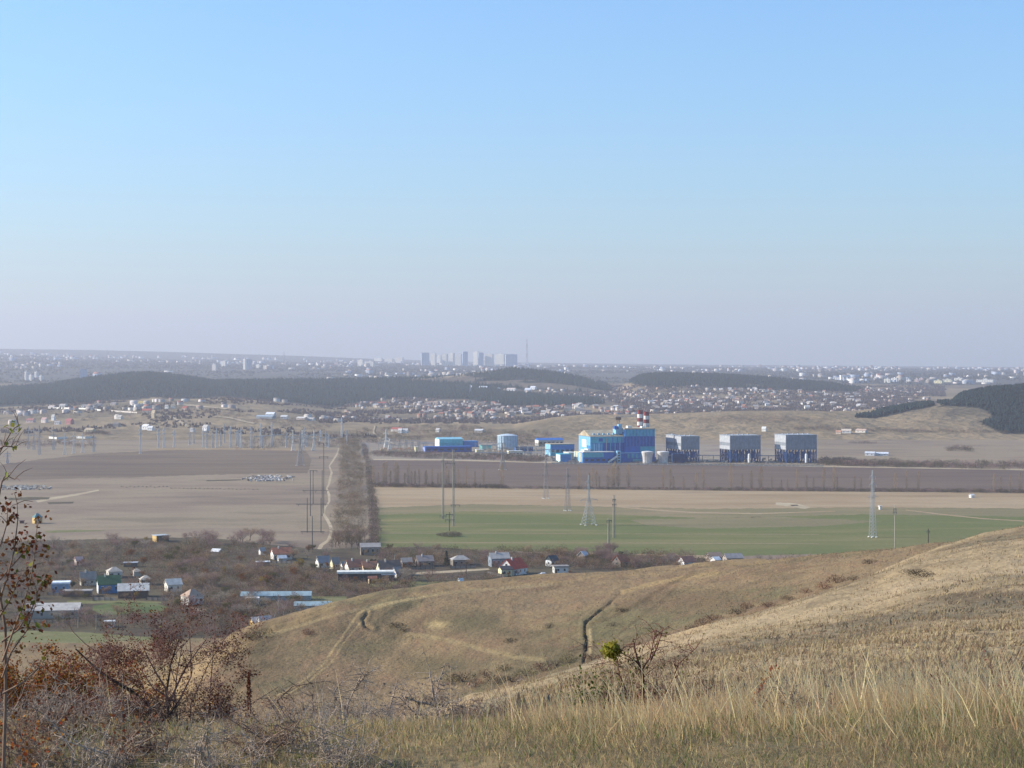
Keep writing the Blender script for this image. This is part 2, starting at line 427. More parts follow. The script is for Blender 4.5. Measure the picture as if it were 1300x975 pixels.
far = grid(cols(3.8, out=12), far_rows, 'far_hills', M['far'], far_tint)

# ------------------------------------------------------------------ haze: one closed box of thin pale air
def haze_box():
    bm = bmesh.new()
    bmesh.ops.create_cube(bm, size=1.0)
    for v in bm.verts:
        v.co = Vector((v.co.x * 34000, -1500 + (v.co.y + .5) * 29500, -12 + (v.co.z + .5) * (HAZE_TOP + 12)))
    me = bpy.data.meshes.new('haze'); bm.to_mesh(me); bm.free()
    m = bpy.data.materials.new('autumn haze'); m.use_nodes = True
    nt = m.node_tree; nt.nodes.clear()
    out = nt.nodes.new('ShaderNodeOutputMaterial'); pv = nt.nodes.new('ShaderNodeVolumePrincipled')
    pv.inputs['Color'].default_value = HAZE_COL
    pv.inputs['Density'].default_value = HAZE_D
    pv.inputs['Anisotropy'].default_value = 0.2
    pv.inputs['Density Attribute'].default_value = ''
    nt.links.new(pv.outputs[0], out.inputs['Volume'])
    o = new_obj('haze', me, m); o['kind'] = 'stuff'
HAZE_TOP, HAZE_D, HAZE_COL = 850.0, 7.6e-5, (.68, .69, .76, 1)
haze_box()
# ------------------------------------------------------------------ fields, tracks and roads on the flat plain (thin sheets)
def outline(pts, step=5.0, jit=.35, seed=0):
    r = random.Random(seed); out = []
    n = len(pts)
    for i in range(n):
        (ax, ay), (bx, by) = pts[i], pts[(i + 1) % n]
        k = max(1, int(math.hypot(bx - ax, by - ay) / step))
        for j in range(k):
            t = j / k
            out.append((ax + (bx - ax) * t + r.uniform(-jit, jit), ay + (by - ay) * t + r.uniform(-jit, jit) * .6))
    return out
def plain_sheet(name, pts, z, mat, jit=.35, seed=1, kind='structure'):
    bm = bmesh.new()
    vs = []
    for u, v in outline(pts, 5, jit, seed):
        X, Y = (u - U0) / F * H * F / (v - V0), H * F / (v - V0)
        vs.append(bm.verts.new((X, Y, z)))
    f = bm.faces.new(vs)
    if f.normal.z < 0: f.normal_flip()
    bmesh.ops.triangulate(bm, faces=[f])
    me = bpy.data.meshes.new(name); bm.to_mesh(me); bm.free()
    for p in me.polygons:
        pass
    o = new_obj(name, me, mat); o['kind'] = kind
    return o
def strip_pts(line, w):
    L = []; R = []
    for (x, y, *q) in line:
        ww = q[0] if q else w
        L.append((x - ww, y)); R.append((x + ww, y))
    return L + R[::-1]
M['plough'] = ground_mat('ploughed earth', ['5e4f44', '66564a', '705f51', '625549'], .004, .02, .3, .2, .6, stretch=(.4, 1.6, 1), contrast=.1)
M['plough_dark'] = ground_mat('old ploughland', ['625346', '6b5b4a', '766552', '665747'], .004, .02, .3, .2, .6, stretch=(.4, 1.6, 1), contrast=.1)
M['crop'] = ground_mat('winter crop', ['84764f', '6a6b40', '62663a', '6e6c41', '7a7249'], .006, .03, .4, .2, .8, stretch=(.35, 1.3, 1), contrast=.12)
M['stubble'] = ground_mat('pale stubble', ['8b7659', '9a8364', 'a58f70', '907b60'], .006, .03, .5, .2, .8, stretch=(.35, 1.5, 1), contrast=.12)
M['mixed'] = ground_mat('thin crop on stubble', ['857355', '766e4d', '807453', '8e7c5d'], .006, .04, .5, .2, .8, stretch=(.35, 1.3, 1), contrast=.12)
M['village_soil'] = ground_mat('village gardens', ['453b30', '524738', '5c533e', '4e4838'], .02, .08, .6, .3, 1.2, contrast=.2)
M['lawn'] = ground_mat('green grass plot', ['4a5530', '566038', '62673e', '6a6848'], .03, .12, 1, .3, 2, contrast=.2)
M['meadow'] = ground_mat('thin meadow', ['6e6b45', '7a7450', '6a6a40', '827655'], .03, .1, 1, .3, 2, contrast=.2)
M['track'] = ground_mat('pale dirt track', ['9c8a6e', 'ac9a7c', 'b6a588'], .03, .2, 1, .2, 2, contrast=.12)
M['asphalt'] = ground_mat('worn asphalt', ['6f6a66', '7a7570', '858078'], .02, .2, 1, .1, 2, contrast=.08)
M['yard'] = ground_mat('industrial yard', ['77695d', '867869', '968874', '6b6459'], .01, .05, .5, .2, 1, contrast=.2)

plain_sheet('ploughed_field', [(-60, 594), (0, 590), (50, 583), (120, 576), (200, 572), (300, 571), (388, 572), (396, 584), (390, 601), (320, 601.5), (250, 603), (170, 606), (100, 607), (0, 610), (-60, 611)], .01, M['plough_dark'], .7, 2)
plain_sheet('field_margin', [(190, 569.5), (300, 568.3), (392, 569.5), (392, 572), (300, 571), (190, 571.6)], .02, M['stubble'], .2, 3)
plain_sheet('ploughed_field', [(470, 584), (560, 584.5), (640, 586.5), (740, 589), (900, 590.5), (1100, 593.5), (1360, 598), (1360, 626), (1300, 625), (1100, 623.5), (900, 622), (700, 620), (560, 617.5), (472, 616)], .01, M['plough'], .3, 4)
plain_sheet('stubble_field', [(473, 616), (560, 618), (700, 620.5), (900, 622.5), (1100, 624), (1360, 627), (1360, 655), (1300, 650), (1100, 648), (900, 650), (760, 648), (600, 643), (474, 646)], .01, M['stubble'], .5, 5)
plain_sheet('green_field', [(474, 650), (600, 645), (760, 650), (900, 653), (1100, 650), (1300, 652), (1400, 660), (1400, 690), (1200, 700), (930, 706), (800, 703.5), (700, 701), (600, 699), (540, 696), (470, 697)], .02, M['crop'], .5, 6)
plain_sheet('thin_crop', [(474, 645), (600, 640), (760, 643), (900, 646), (1100, 644), (1360, 646), (1360, 657), (1100, 653), (900, 658), (760, 653), (600, 649), (474, 654)], .03, M['mixed'], .8, 7)
plain_sheet('thin_crop', [(800, 660), (980, 656), (1120, 662), (1040, 668), (900, 671), (820, 667)], .03, M['mixed'], .8, 8)
plain_sheet('field_margin', [(600, 700), (760, 702), (930, 706), (930, 711), (760, 707), (600, 704)], .03, M['stubble'], .5, 9)
plain_sheet('dirt_path', [(474, 582.6), (560, 583), (640, 585.2), (740, 587.8), (900, 589.4), (1100, 592.4), (1360, 596.6), (1360, 598), (1100, 593.6), (900, 590.5), (740, 589), (640, 586.4), (560, 584.4), (474, 584)], .02, M['track'], .12, 10)
plain_sheet('yard', [(470, 560.5), (700, 562), (860, 563), (960, 566), (1010, 574), (1030, 583), (1042, 588), (1040, 590), (900, 589), (740, 587.6), (640, 585), (560, 582.8), (472, 582.4)], .01, M['yard'], .4, 11)
plain_sheet('dirt_path', [(765, 641), (820, 646), (880, 650), (960, 651.5), (1060, 648.5), (1060, 649.5), (960, 652.8), (880, 651.4), (820, 647.4), (765, 642)], .05, M['stubble'], .2, 31)
plain_sheet('dirt_path', [(1150, 647), (1200, 653), (1250, 658), (1300, 661), (1300, 662), (1250, 659.3), (1200, 654.2), (1150, 648)], .05, M['stubble'], .2, 32)
plain_sheet('dirt_patch', [(985, 638), (1010, 639), (1030, 644), (1022, 646), (1000, 643), (985, 641)], .05, M['track'], .5, 33)
plain_sheet('dirt_patch', [(1003, 641), (1012, 640.6), (1014, 642), (1005, 642.6)], .07, M['village_soil'], .2, 34)
plain_sheet('ditch', [(8, 632), (40, 631), (64, 631.5), (62, 634), (36, 635), (12, 635)], .05, M['village_soil'], .4, 35)
plain_sheet('ditch', [(60, 637.5), (94, 637), (92, 639), (62, 640)], .05, M['village_soil'], .3, 36)
plain_sheet('ditch', [(262, 609.6), (306, 608.6), (306, 609.8), (262, 611)], .05, M['village_soil'], .2, 37)
plain_sheet('ditch', [(56, 674), (100, 672.6), (138, 673.6), (100, 675.6), (60, 676.4)], .05, M['meadow'], .3, 38)
for kk_, (va_, vb_) in enumerate(((664.2, 665), (676.5, 677.6), (688, 689.4))):
    plain_sheet('tractor_line', [(474, va_), (760, va_ + .8), (1040, va_ + 1.6), (1040, vb_ + 1.5), (760, vb_ + .6), (474, vb_)], .06, M['mixed'], .35, 40 + kk_)
TRK = [(404, 700, 4.5), (408, 692, 4.5), (417, 686, 4), (421, 676, 4), (420, 668, 3.6), (416, 660, 3.4), (411, 652, 3), (412, 645, 2.6), (418, 637, 2.5), (418, 628, 2.4), (415, 620, 2.2), (419, 610, 2.3), (421, 600, 2.2), (418, 592, 1.8), (423, 584, 1.6), (428, 576, 1.4), (430, 569, 1.3)]
plain_sheet('dirt_track', strip_pts([(a_, b_, c_ * .62) for a_, b_, c_ in TRK], 3), .03, M['track'], .5, 12)
plain_sheet('dirt_track', [(45, 635.5), (62, 632), (95, 627), (125, 621.5), (126, 623), (98, 629), (66, 634.6), (48, 638)], .03, M['track'], .3, 13)
plain_sheet('road', [(458, 562), (468, 562), (468, 572), (466, 578), (459, 578)], .03, M['asphalt'], .1, 14)
plain_sheet('village_ground', [(-80, 693), (60, 686), (150, 684), (260, 682), (330, 690), (400, 697), (470, 695), (545, 694), (640, 701), (800, 704), (930, 710), (1000, 716), (1000, 780), (700, 800), (420, 818), (-80, 820)], .04, M['village_soil'], .8, 15)
plain_sheet('road', [(515, 727.5), (560, 725), (620, 721.6), (622, 723.4), (560, 728), (516, 731)], .06, M['track'], .2, 16)
plain_sheet('grass_plot', [(118, 769), (150, 765), (200, 766), (214, 771), (206, 777), (160, 780), (128, 780), (118, 775)], .06, M['lawn'], .5, 17)
plain_sheet('grass_plot', [(85, 763), (140, 762), (205, 764), (205, 766), (140, 766), (86, 767)], .06, M['meadow'], .3, 18)
plain_sheet('meadow', [(-60, 805), (40, 801), (110, 803), (160, 807), (240, 812), (240, 819.6), (-60, 819.6)], .06, M['meadow'], .5, 19)
plain_sheet('pasture_patch', [(470, 736), (540, 738), (610, 739), (640, 742), (560, 748), (470, 745)], .06, M['meadow'], .5, 21)
plain_sheet('pasture_patch', [(395, 757), (440, 757), (440, 764), (395, 766)], .06, M['meadow'], .5, 22)

# ------------------------------------------------------------------ mesh builder
class MB:
    def __init__(self): self.v = []; self.f = []
    def box(self, x0, x1, y0, y1, z0, z1):
        b = len(self.v)
        self.v += [(x0, y0, z0), (x1, y0, z0), (x1, y1, z0), (x0, y1, z0), (x0, y0, z1), (x1, y0, z1), (x1, y1, z1), (x0, y1, z1)]
        self.f += [tuple(b + i for i in q) for q in ((0, 3, 2, 1), (4, 5, 6, 7), (0, 1, 5, 4), (1, 2, 6, 5), (2, 3, 7, 6), (3, 0, 4, 7))]
        return self
    def bar(self, p, q, t, t2=None):
        t2 = t if t2 is None else t2
        p, q = Vector(p), Vector(q); d = (q - p).normalized()
        a = d.cross(Vector((0, 0, 1)) if abs(d.z) < .9 else Vector((1, 0, 0))).normalized(); c = d.cross(a)
        b = len(self.v)
        for o, w in ((p, t), (q, t2)):
            for s, r in ((-1, -1), (1, -1), (1, 1), (-1, 1)):
                self.v.append(tuple(o + a * (s * w / 2) + c * (r * w / 2)))
        self.f += [tuple(b + i for i in k) for k in ((0, 3, 2, 1), (4, 5, 6, 7), (0, 1, 5, 4), (1, 2, 6, 5), (2, 3, 7, 6), (3, 0, 4, 7))]
        return self
    def lathe(self, prof_, n=16, cx=0, cy=0, cap=True):
        b = len(self.v)
        for r, z in prof_:
            for i in range(n):
                a = 2 * math.pi * i / n
                self.v.append((cx + r * math.cos(a), cy + r * math.sin(a), z))
        for k in range(len(prof_) - 1):
            for i in range(n):
                j = (i + 1) % n
                self.f.append((b + k * n + i, b + k * n + j, b + (k + 1) * n + j, b + (k + 1) * n + i))
        if cap:
            self.f.append(tuple(b + (len(prof_) - 1) * n + i for i in range(n)))
            self.f.append(tuple(b + i for i in reversed(range(n))))
        return self
    def poly(self, pts):
        b = len(self.v); self.v += [tuple(p) for p in pts]; self.f.append(tuple(range(b, b + len(pts)))); return self
    def prism(self, pts, dx, dy, dz):
        """extrude a planar outline by a vector"""
        b = len(self.v); n = len(pts)
        self.v += [tuple(p) for p in pts] + [(p[0] + dx, p[1] + dy, p[2] + dz) for p in pts]
        self.f.append(tuple(b + i for i in range(n))); self.f.append(tuple(b + n + i for i in reversed(range(n))))
        for i in range(n):
            j = (i + 1) % n
            self.f.append((b + i, b + n + i, b + n + j, b + j))
        return self
    def mesh(self, name):
        me = bpy.data.meshes.new(name); me.from_pydata(self.v, [], self.f); me.update()
        bm = bmesh.new(); bm.from_mesh(me); bmesh.ops.recalc_face_normals(bm, faces=bm.faces); bm.to_mesh(me); bm.free()
        return me
    def build(self, name, mat, parent=None, loc=None):
        o = new_obj(name, self.mesh(name), mat, parent)
        if loc is not None: o.location = loc
        return o

C = {}
def paint(hexc, **k):
    if hexc not in C: C[hexc] = flat('paint ' + hexc, hexc, **({'var': .17, 'scale': .3} | k))
    return C[hexc]
STEEL = flat('galvanised steel', '9a9d9e', .6, .4, .08, .5)
STEEL_D = flat('weathered steel', '5b5854', .7, .3, .1, .5)
CONC = flat('concrete', 'a49a88', .9, .2, .15, .4)
GLASS = flat('dark window glass', '3a4046', .15, .5, .05)
WOODP = flat('old timber', '4a4036', .9, .2, .2, 1.5)

# ------------------------------------------------------------------ power station
PX = H / 117.0                           # metres per photograph pixel at the station
def spot(u, v):
    Y = H * F / (v - V0); return ((u - U0) / F * Y, Y, 0.0)
YAW = math.radians(15)
BLUE, TEAL, MID, DEEP = paint('2564ac'), paint('46a0b4'), paint('327ab8'), paint('22549a')
WHITE, CREAM, ROOFB = paint('d9d6cc'), paint('cfc6a4'), paint('a99a80', var=.25, scale=.15)
LTBLUE = paint('7fb0ca')
t = empty('power_station', spot(750, 587), YAW)
tag(t, 'large blue and teal power station hall with a taller block on its right', 'power station')
def part(name, mat, x0, x1, y0, y1, z0, z1, par=None):
    return MB().box(x0, x1, y0, y1, z0, z1).build(name, mat, par or t)
# turbine hall
part('wall', MID, 0, 38, 0, 43, 0, 28)
MB().prism([(-1, -.6, 28), (-1, 21.5, 34.5), (-1, 43.6, 28)], 39.5, 0, 0).build('roof', ROOFB, t)
part('wall_panel', TEAL, .2, 37.8, -.25, 0, 21, 27.6)
part('wall_panel', DEEP, 14, 37.8, -.22, 0, 12, 20.8)
for k in range(5):
    part('wall_panel', TEAL if k % 2 == 0 else LTBLUE, .4 + k * 2.7, 2.2 + k * 2.7, -.3, 0, 12.2, 20.4)
for k in range(6):
    part('wall_rib', BLUE if k % 2 else TEAL, 22 + k * 2.6, 23 + k * 2.6, -.5, -.22, 13, 27)
part('emblem', DEEP, 9, 13.5, -.5, -.25, 22.5, 26)
part('wall_panel', paint('6fa4c4'), -.4, 0, .3, 42.6, 10, 27.8)                 # end wall, its sunlight put into a paler blue
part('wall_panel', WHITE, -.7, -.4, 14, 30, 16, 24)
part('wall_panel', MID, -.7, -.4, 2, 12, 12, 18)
# boiler block
part('wall', BLUE, 38, 73, -2, 34, 0, 35.5)
part('roof', ROOFB, 37.6, 73.4, -2.4, 34.4, 35.5, 36.6)
part('wall_panel', TEAL, 38.3, 72.8, -2.3, -2, 28, 35.2)
part('wall_panel', DEEP, 38.3, 72.8, -2.28, -2, 17, 27.8)
part('wall_panel', TEAL, 56, 72.8, -2.4, -2, 9, 16.6)
part('wall_panel', LTBLUE, 37.7, 38, 0, 33, 32.6, 35.3)
for k in range(9):
    part('wall_rib', MID, 40 + k * 3.8, 40.6 + k * 3.8, -2.7, -2.3, 17, 35)
part('roof_unit', LTBLUE, 30, 37.4, 4, 14, 30.5, 36)
part('roof_unit', DEEP, 28, 32, 2, 8, 36, 39)
part('roof_unit', LTBLUE, 33, 36.8, 3, 9, 36, 41)
part('roof_unit', WHITE, 45, 50, 8, 14, 36.6, 39); part('roof_unit', WHITE, 62, 66, 10, 16, 36.6, 38.4)
# low front halls
part('annex_wall', BLUE, -13, 22, -14, -.8, 0, 11.5)
part('annex_roof', WHITE, -13.4, 22.3, -14.3, -.8, 11.5, 12.2)
part('wall_panel', TEAL, -12.8, 10, -14.3, -14, 6.2, 11.2)
part('annex_wall', CREAM, -13, -.8, -.7, 20, 0, 11.3)
for k in range(5):
    part('wall_panel', CREAM if k % 2 else LTBLUE, -13.4, -13, -12 + k * 6, -8 + k * 6, 1, 10.8)
for k in range(2):
    part('annex_wall', WHITE, -10 + 4 * k, -7 + 4 * k, -8, 4, 12.2, 14 + k)
part('annex_wall', BLUE, 29, 55, -12, -2.8, 0, 10)
part('annex_roof', LTBLUE, 28.7, 55.3, -12.3, -2.8, 10, 10.6)
for k in range(7):
    part('wall_panel', TEAL if k % 2 == 0 else MID, 38 + k * 2.4, 40 + k * 2.4, -12.3, -12, 4.5, 9.4)
part('wall_panel', TEAL, 44, 54.6, -12.25, -12, .6, 3.6)
part('stair_tower', LTBLUE, 24.6, 28.6, -17, -12.5, 0, 13)
for k in range(4): part('window', GLASS, 25.4, 27.6, -17.15, -17, 1.5 + 2.8 * k, 3.2 + 2.8 * k)
MB().bar((14, -18, .6), (25, -16, 7.5), 1.6).build('conveyor', WHITE, t)
MB().bar((18, -18, 0), (18, -18, 3), .5).build('conveyor_leg', STEEL, t); MB().bar((22, -17, 0), (22, -17, 5.5), .5).build('conveyor_leg', STEEL, t)

for k, (x_, h_) in enumerate(((6, 20), (17.5, 26), (33, 24), (47, 34), (61, 30), (70, 26))):
    MB().bar((x_, -.9, 11.5 if x_ < 30 else 0), (x_, -.9, h_), .8).build('riser_pipe', STEEL if k % 2 else paint('6f9cc0'), t)
MB().bar((40, -1.2, 13), (72, -1.2, 13), 1.1).build('duct', STEEL, t)
MB().bar((38.5, -1.6, 2), (54, -1.6, 16), .7).build('stair', STEEL_D, t)
for k in range(6): part('roof_vent', LTBLUE, 4 + k * 5.6, 6 + k * 5.6, 4, 6, 28.6, 31.4)
for k in range(5): part('window', GLASS, -11 + k * 6.4, -7.5 + k * 6.4, -14.5, -14.3, 2.2, 4.4)
for k in range(4): part('window', GLASS, 41 + k * 8, 46 + k * 8, -2.5, -2.3, 3.5, 5.2)
def chimney(u, v, top_v, label):
    X, Y, Z = spot(u, v)
    zt = zof(top_v, Y)
    o = empty('chimney', (X, Y, 0)); tag(o, label, 'chimney', 'striped chimneys of the power station')
    W, R = paint('d8d4cc'), paint('7e383a')
    z = zt; k = 0
    while z > zt - 34:
        r0 = 2.9 + (zt - z) * .012
        MB().lathe([(r0 + .05, z - 4.2), (r0, z)], 20).build('band', R if k % 2 == 0 else W, o); z -= 4.2; k += 1
    MB().lathe([(3.6, 0), (r0 + .06, z)], 20).build('shaft', CONC, o)
    MB().lathe([(3.15, zt - 1.0), (3.15, zt + .3)], 20).build('rim', R, o)
    MB().bar((3.2, -1.5, z), (3.0, -1.4, zt), .35).build('ladder', STEEL_D, o)
chimney(812.5, 583.5, 521, 'red and white striped chimney on the left, the slightly taller of the pair')
chimney(820.5, 583, 523, 'red and white striped chimney on the right, the slightly lower of the pair')
# tower crane above the hall
X, Y, Z = spot(785, 583); zt = zof(529, Y)
o = empty('tower_crane', (X, Y, 0)); tag(o, 'tan tower crane rising above the blue power station hall', 'crane')
TAN = paint('b08a5a'); mb = MB()
for sx in (-1.6, 1.6):
    for sy in (-1.6, 1.6): mb.bar((sx, sy, 0), (sx, sy, zt - 2), .5)
z = 20
while z < zt - 4:
    mb.bar((-1.6, -1.6, z), (1.6, -1.6, z + 3.2), .3).bar((1.6, -1.6, z), (-1.6, -1.6, z + 3.2), .3).bar((-1.6, -1.6, z), (-1.6, 1.6, z + 3.2), .3); z += 3.2
mb.build('mast', TAN, o)
MB().box(-3, 3, -2.5, 2.5, zt - 3.5, zt - .5).build('cabin', paint('6b5546'), o)
mb = MB(); mb.bar((-6, 0, zt - .6), (24, 0, zt + .3), .55).bar((-2, 0, zt + 1.2), (22, 0, zt + 1.4), .3)
for k in range(9): mb.bar((-2 + 3 * k, 0, zt - .4), (-.5 + 3 * k, 0, zt + 1.2), .22)
mb.build('jib', STEEL, o)
MB().bar((21, 0, zt), (21, 0, zt - 9), .25).build('hook_rope', STEEL_D, o)
# two white bucket-shaped tanks
for k, (u, lab) in enumerate(((822, 'white bucket-shaped tank against the blue hall, left of the pair'), (842, 'white bucket-shaped tank standing clear of the hall, right of the pair'))):
    X, Y, Z = spot(u, 588); o = empty('tank', (X, Y, 0)); tag(o, lab, 'tank', 'white tanks in front of the power station')
    MB().lathe([(5.2, 0), (5.0, 3), (5.4, 7), (6.4, 11.2), (6.5, 12)], 24).build('shell', paint('bdb9b4', var=.2), o)
    MB().lathe([(6.55, 12), (6.3, 12.5), (1, 13.2)], 24).build('roof', paint('cfcbc4'), o)
    MB().bar((-3, -6.2, 0), (-3, -6.9, 12), .5).build('ladder', STEEL_D, o)
# dry cooling boxes on lattice legs
GREY, LGREY, NAVY = paint('888f97'), paint('a4a6a8'), paint('38598a')
def cooler(u, v, w, d, z0, z1, label, blue=True):
    o = empty('cooling_unit', spot(u, v), YAW); tag(o, label, 'cooling unit', 'grey cooling boxes on lattice legs')
    MB().box(0, w, 0, d, z0, z1).build('casing', GREY, o)
    hgt = z1 - z0
    MB().box(-.3, 0, .3, d - .3, z0 + hgt * .5, z1 - .3).build('side_panel', LGREY, o)  # paler than the casing: sunlight on the left side put into the grey
    MB().box(-.3, 0, .3, d - .3, z0 + .3, z0 + hgt * .28).build('side_panel', LGREY, o)
    MB().box(-.25, 0, .3, d - .3, z0 + hgt * .28 + .2, z0 + hgt * .5 - .2).build('side_panel', paint('7d8287'), o)
    n = max(2, int(w / 5))
    for k in range(n):
        x = w * (k + .08) / n
        MB().box(x, x + w / n * .84, -.2, 0, z0 + .6, z1 - .6).build('wall_panel', paint('7f8690'), o)
    MB().box(-.4, w + .4, -.4, d + .4, z1, z1 + .5).build('roof', paint('9aa0a4'), o)
    for k in range(int(w / 6)): MB().lathe([(1.2, z1 + .5), (1.0, z1 + 1.5)], 8, 3 + k * 6, d * .5).build('roof_vent', LGREY, o)
    nx, ny = max(2, round(w / 7)), max(2, round(d / 8))
    mb = MB()
    for i in range(nx + 1):
        for j in range(ny + 1):
            x, y = .5 + (w - 1) * i / nx, .5 + (d - 1) * j / ny
            lg = MB().bar((x, y, 0), (x, y, z0), .8); lg.build('leg', NAVY if blue else STEEL_D, o)
            if i < nx and j in (0, ny):
                x2 = .5 + (w - 1) * (i + 1) / nx
                mb.bar((x, y, 0), (x2, y, z0), .4).bar((x2, y, 0), (x, y, z0), .4).bar((x, y, z0 * .5), (x2, y, z0 * .5), .5)
            if j < ny and i in (0, nx):
                y2 = .5 + (d - 1) * (j + 1) / ny
                mb.bar((x, y, 0), (x, y2, z0), .4).bar((x, y2, 0), (x, y, z0), .4)
    mb.build('bracing', NAVY if blue else STEEL_D, o)
    for k in range(nx):
        x = w * (k + .5) / nx
        MB().lathe([(1.6, z0 * .3), (2.6, z0 * .82)], 14, x, d * .4).build('fan_duct', DEEP if blue else STEEL_D, o)
    MB().box(w * .3, w * .7, d * .7, d - 2, .5, z0 * .6).build('duct', paint('4a6a92'), o)
cooler(855.5, 585.8, 6, 25, 13.5, 28.5, 'narrow grey cooling box on lattice legs, leftmost and half hidden by its neighbour')
cooler(865, 587, 21, 26, 13.5, 28, 'mid-sized grey cooling box on lattice legs beside the white tanks')
cooler(927, 587.5, 35.5, 30, 14, 29, 'broad grey cooling box on lattice legs, between the two others')
cooler(998, 588, 36, 30, 14.2, 30, 'broad grey cooling box on lattice legs, rightmost of the row', True)
MB().box(0, 12, 0, 9, 0, 10).build('x', paint('1d3a62')).name = 'pump_house'
o = bpy.data.objects['pump_house']; o.location = spot(856, 588); o.rotation_euler.z = YAW
tag(o, 'dark blue pump house under the first cooling box', 'building')
for u, lab in ((951, 'white upright gas cylinder in front of the middle cooling box'), (1023.5, 'white upright gas cylinder in front of the rightmost cooling box')):
    X, Y, Z = spot(u, 588.5); o = empty('gas_cylinder', (X, Y, 0)); tag(o, lab, 'cylinder', 'white cylinders before the cooling boxes')
    MB().lathe([(1.2, .8), (1.3, 1.2), (1.3, 9.5), (.9, 10.4), (.2, 10.7)], 14).build('shell', paint('e2e0da'), o)
    mb = MB()
    for a in range(3): mb.bar((.9 * math.cos(a * 2.1), .9 * math.sin(a * 2.1), 0), (.9 * math.cos(a * 2.1), .9 * math.sin(a * 2.1), 1.4), .3)
    mb.build('legs', STEEL_D, o)

def block(name, u, v, w, d, h, wall, roof, label, yaw=YAW, cat='building', stripes=None, gable=0, win=0, left=None, group=None):
    o = empty(name, spot(u, v), yaw); tag(o, label, cat, group)
    MB().box(0, w, 0, d, 0, h).build('wall', wall, o)
    if gable: MB().prism([(-.5, -.5, h), (-.5, d / 2, h + gable), (-.5, d + .5, h)], w + 1, 0, 0).build('roof', roof, o)
    else: MB().box(-.3, w + .3, -.3, d + .3, h, h + .6).build('roof', roof, o)
    if stripes: MB().box(.1, w - .1, -.2, 0, h * .55, h * .95).build('wall_panel', stripes, o)
    if left: MB().box(-.25, 0, .2, d - .2, .4, h - .3).build('end_wall', left, o)  # left end paler than the walls, sunlight mixed into its paint
    for k in range(win):
        x = w * (k + .5) / win; ww = w / win * .3
        MB().box(x - ww, x + ww, -.15, 0, h * .35, h * .7).build('window', GLASS, o)
    return o
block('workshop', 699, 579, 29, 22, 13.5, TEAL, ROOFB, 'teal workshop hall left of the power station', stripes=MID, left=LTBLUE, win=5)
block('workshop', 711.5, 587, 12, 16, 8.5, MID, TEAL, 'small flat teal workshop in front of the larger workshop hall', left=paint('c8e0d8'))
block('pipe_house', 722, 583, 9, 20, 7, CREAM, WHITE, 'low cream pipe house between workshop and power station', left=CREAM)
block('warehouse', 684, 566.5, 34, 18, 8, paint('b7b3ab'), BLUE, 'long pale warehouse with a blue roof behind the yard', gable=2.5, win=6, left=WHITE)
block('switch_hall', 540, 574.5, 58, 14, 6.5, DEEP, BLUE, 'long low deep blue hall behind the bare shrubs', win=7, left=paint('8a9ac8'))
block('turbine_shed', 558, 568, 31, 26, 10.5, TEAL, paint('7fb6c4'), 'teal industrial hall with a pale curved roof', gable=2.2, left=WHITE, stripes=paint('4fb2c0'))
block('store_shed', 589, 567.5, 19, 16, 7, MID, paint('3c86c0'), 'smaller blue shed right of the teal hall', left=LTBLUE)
block('store_shed', 612, 571, 12, 12, 5, paint('62b0ac'), TEAL, 'low pale teal shed left of the storage tank')
block('control_house', 527.5, 574, 2.8, 6, 6, paint('d8cf98'), WHITE, 'narrow yellow control house at the left end of the blue hall')
block('switch_house', 605, 575, 9, 6, 3.5, CREAM, WHITE, 'low cream switch house right of the long blue hall')
block('switch_house', 646, 579, 17, 8, 5.5, CREAM, WHITE, 'cream switch house below the storage tank', win=4)
block('pump_shed', 655, 573, 22, 8, 5, paint('34598a'), paint('27364c'), 'dark blue pipework shed right of the storage tank', win=4)
# yard clutter, pipe runs and the plant's fence
rc = random.Random(77)
mb = MB()
for k in range(150):
    u = rc.choice((rc.uniform(690, 740), rc.uniform(735, 1050), rc.uniform(600, 700))); v = rc.uniform(583.5, 588.2) if u > 700 else rc.uniform(571, 584)
    X, Y, Z = spot(u, v); a, b, c = rc.uniform(1, 4), rc.uniform(1, 3), rc.uniform(.8, 3.2); mb.box(X, X + a, Y, Y + b, 0, c)
o = mb.build('yard_clutter', paint('9a938a', var=.3, scale=.05)); o['kind'] = 'stuff'
for k, (u0_, u1_, v_, h_, lab) in enumerate(((836, 990, 585.5, 6.5, 'long raised pipe run between the tanks and the cooling boxes'), (604, 690, 579.5, 4.5, 'raised pipe run below the storage tank'))):
    a, b = Vector(spot(u0_, v_)), Vector(spot(u1_, v_ + .6)); o = empty('pipe_run', a); tag(o, lab, 'pipe'); d = b - a
    for j in range(3): MB().bar((0, j * 1.0, h_), (d.x, d.y + j * 1.0, h_), .7).build('pipe', (STEEL, paint('5e87b0'), STEEL)[j], o)
    for j in range(12): q = d * (j / 11); MB().bar((q.x, q.y + 1, 0), (q.x, q.y + 1, h_ - .3), .5).build('support', STEEL_D, o)
a, b = Vector(spot(700, 589.2)), Vector(spot(1046, 592.4)); o = empty('fence', a); tag(o, 'low pale concrete fence along the front of the power station', 'fence'); d = b - a
for j in range(60):
    p_, q = d * (j / 60), d * ((j + .94) / 60); mb = MB(); mb.prism([(p_.x, p_.y, 0), (q.x, q.y, 0), (q.x, q.y, 1.7), (p_.x, p_.y, 1.7)], 0, .2, 0); mb.build('panel', paint('a59c90'), o)
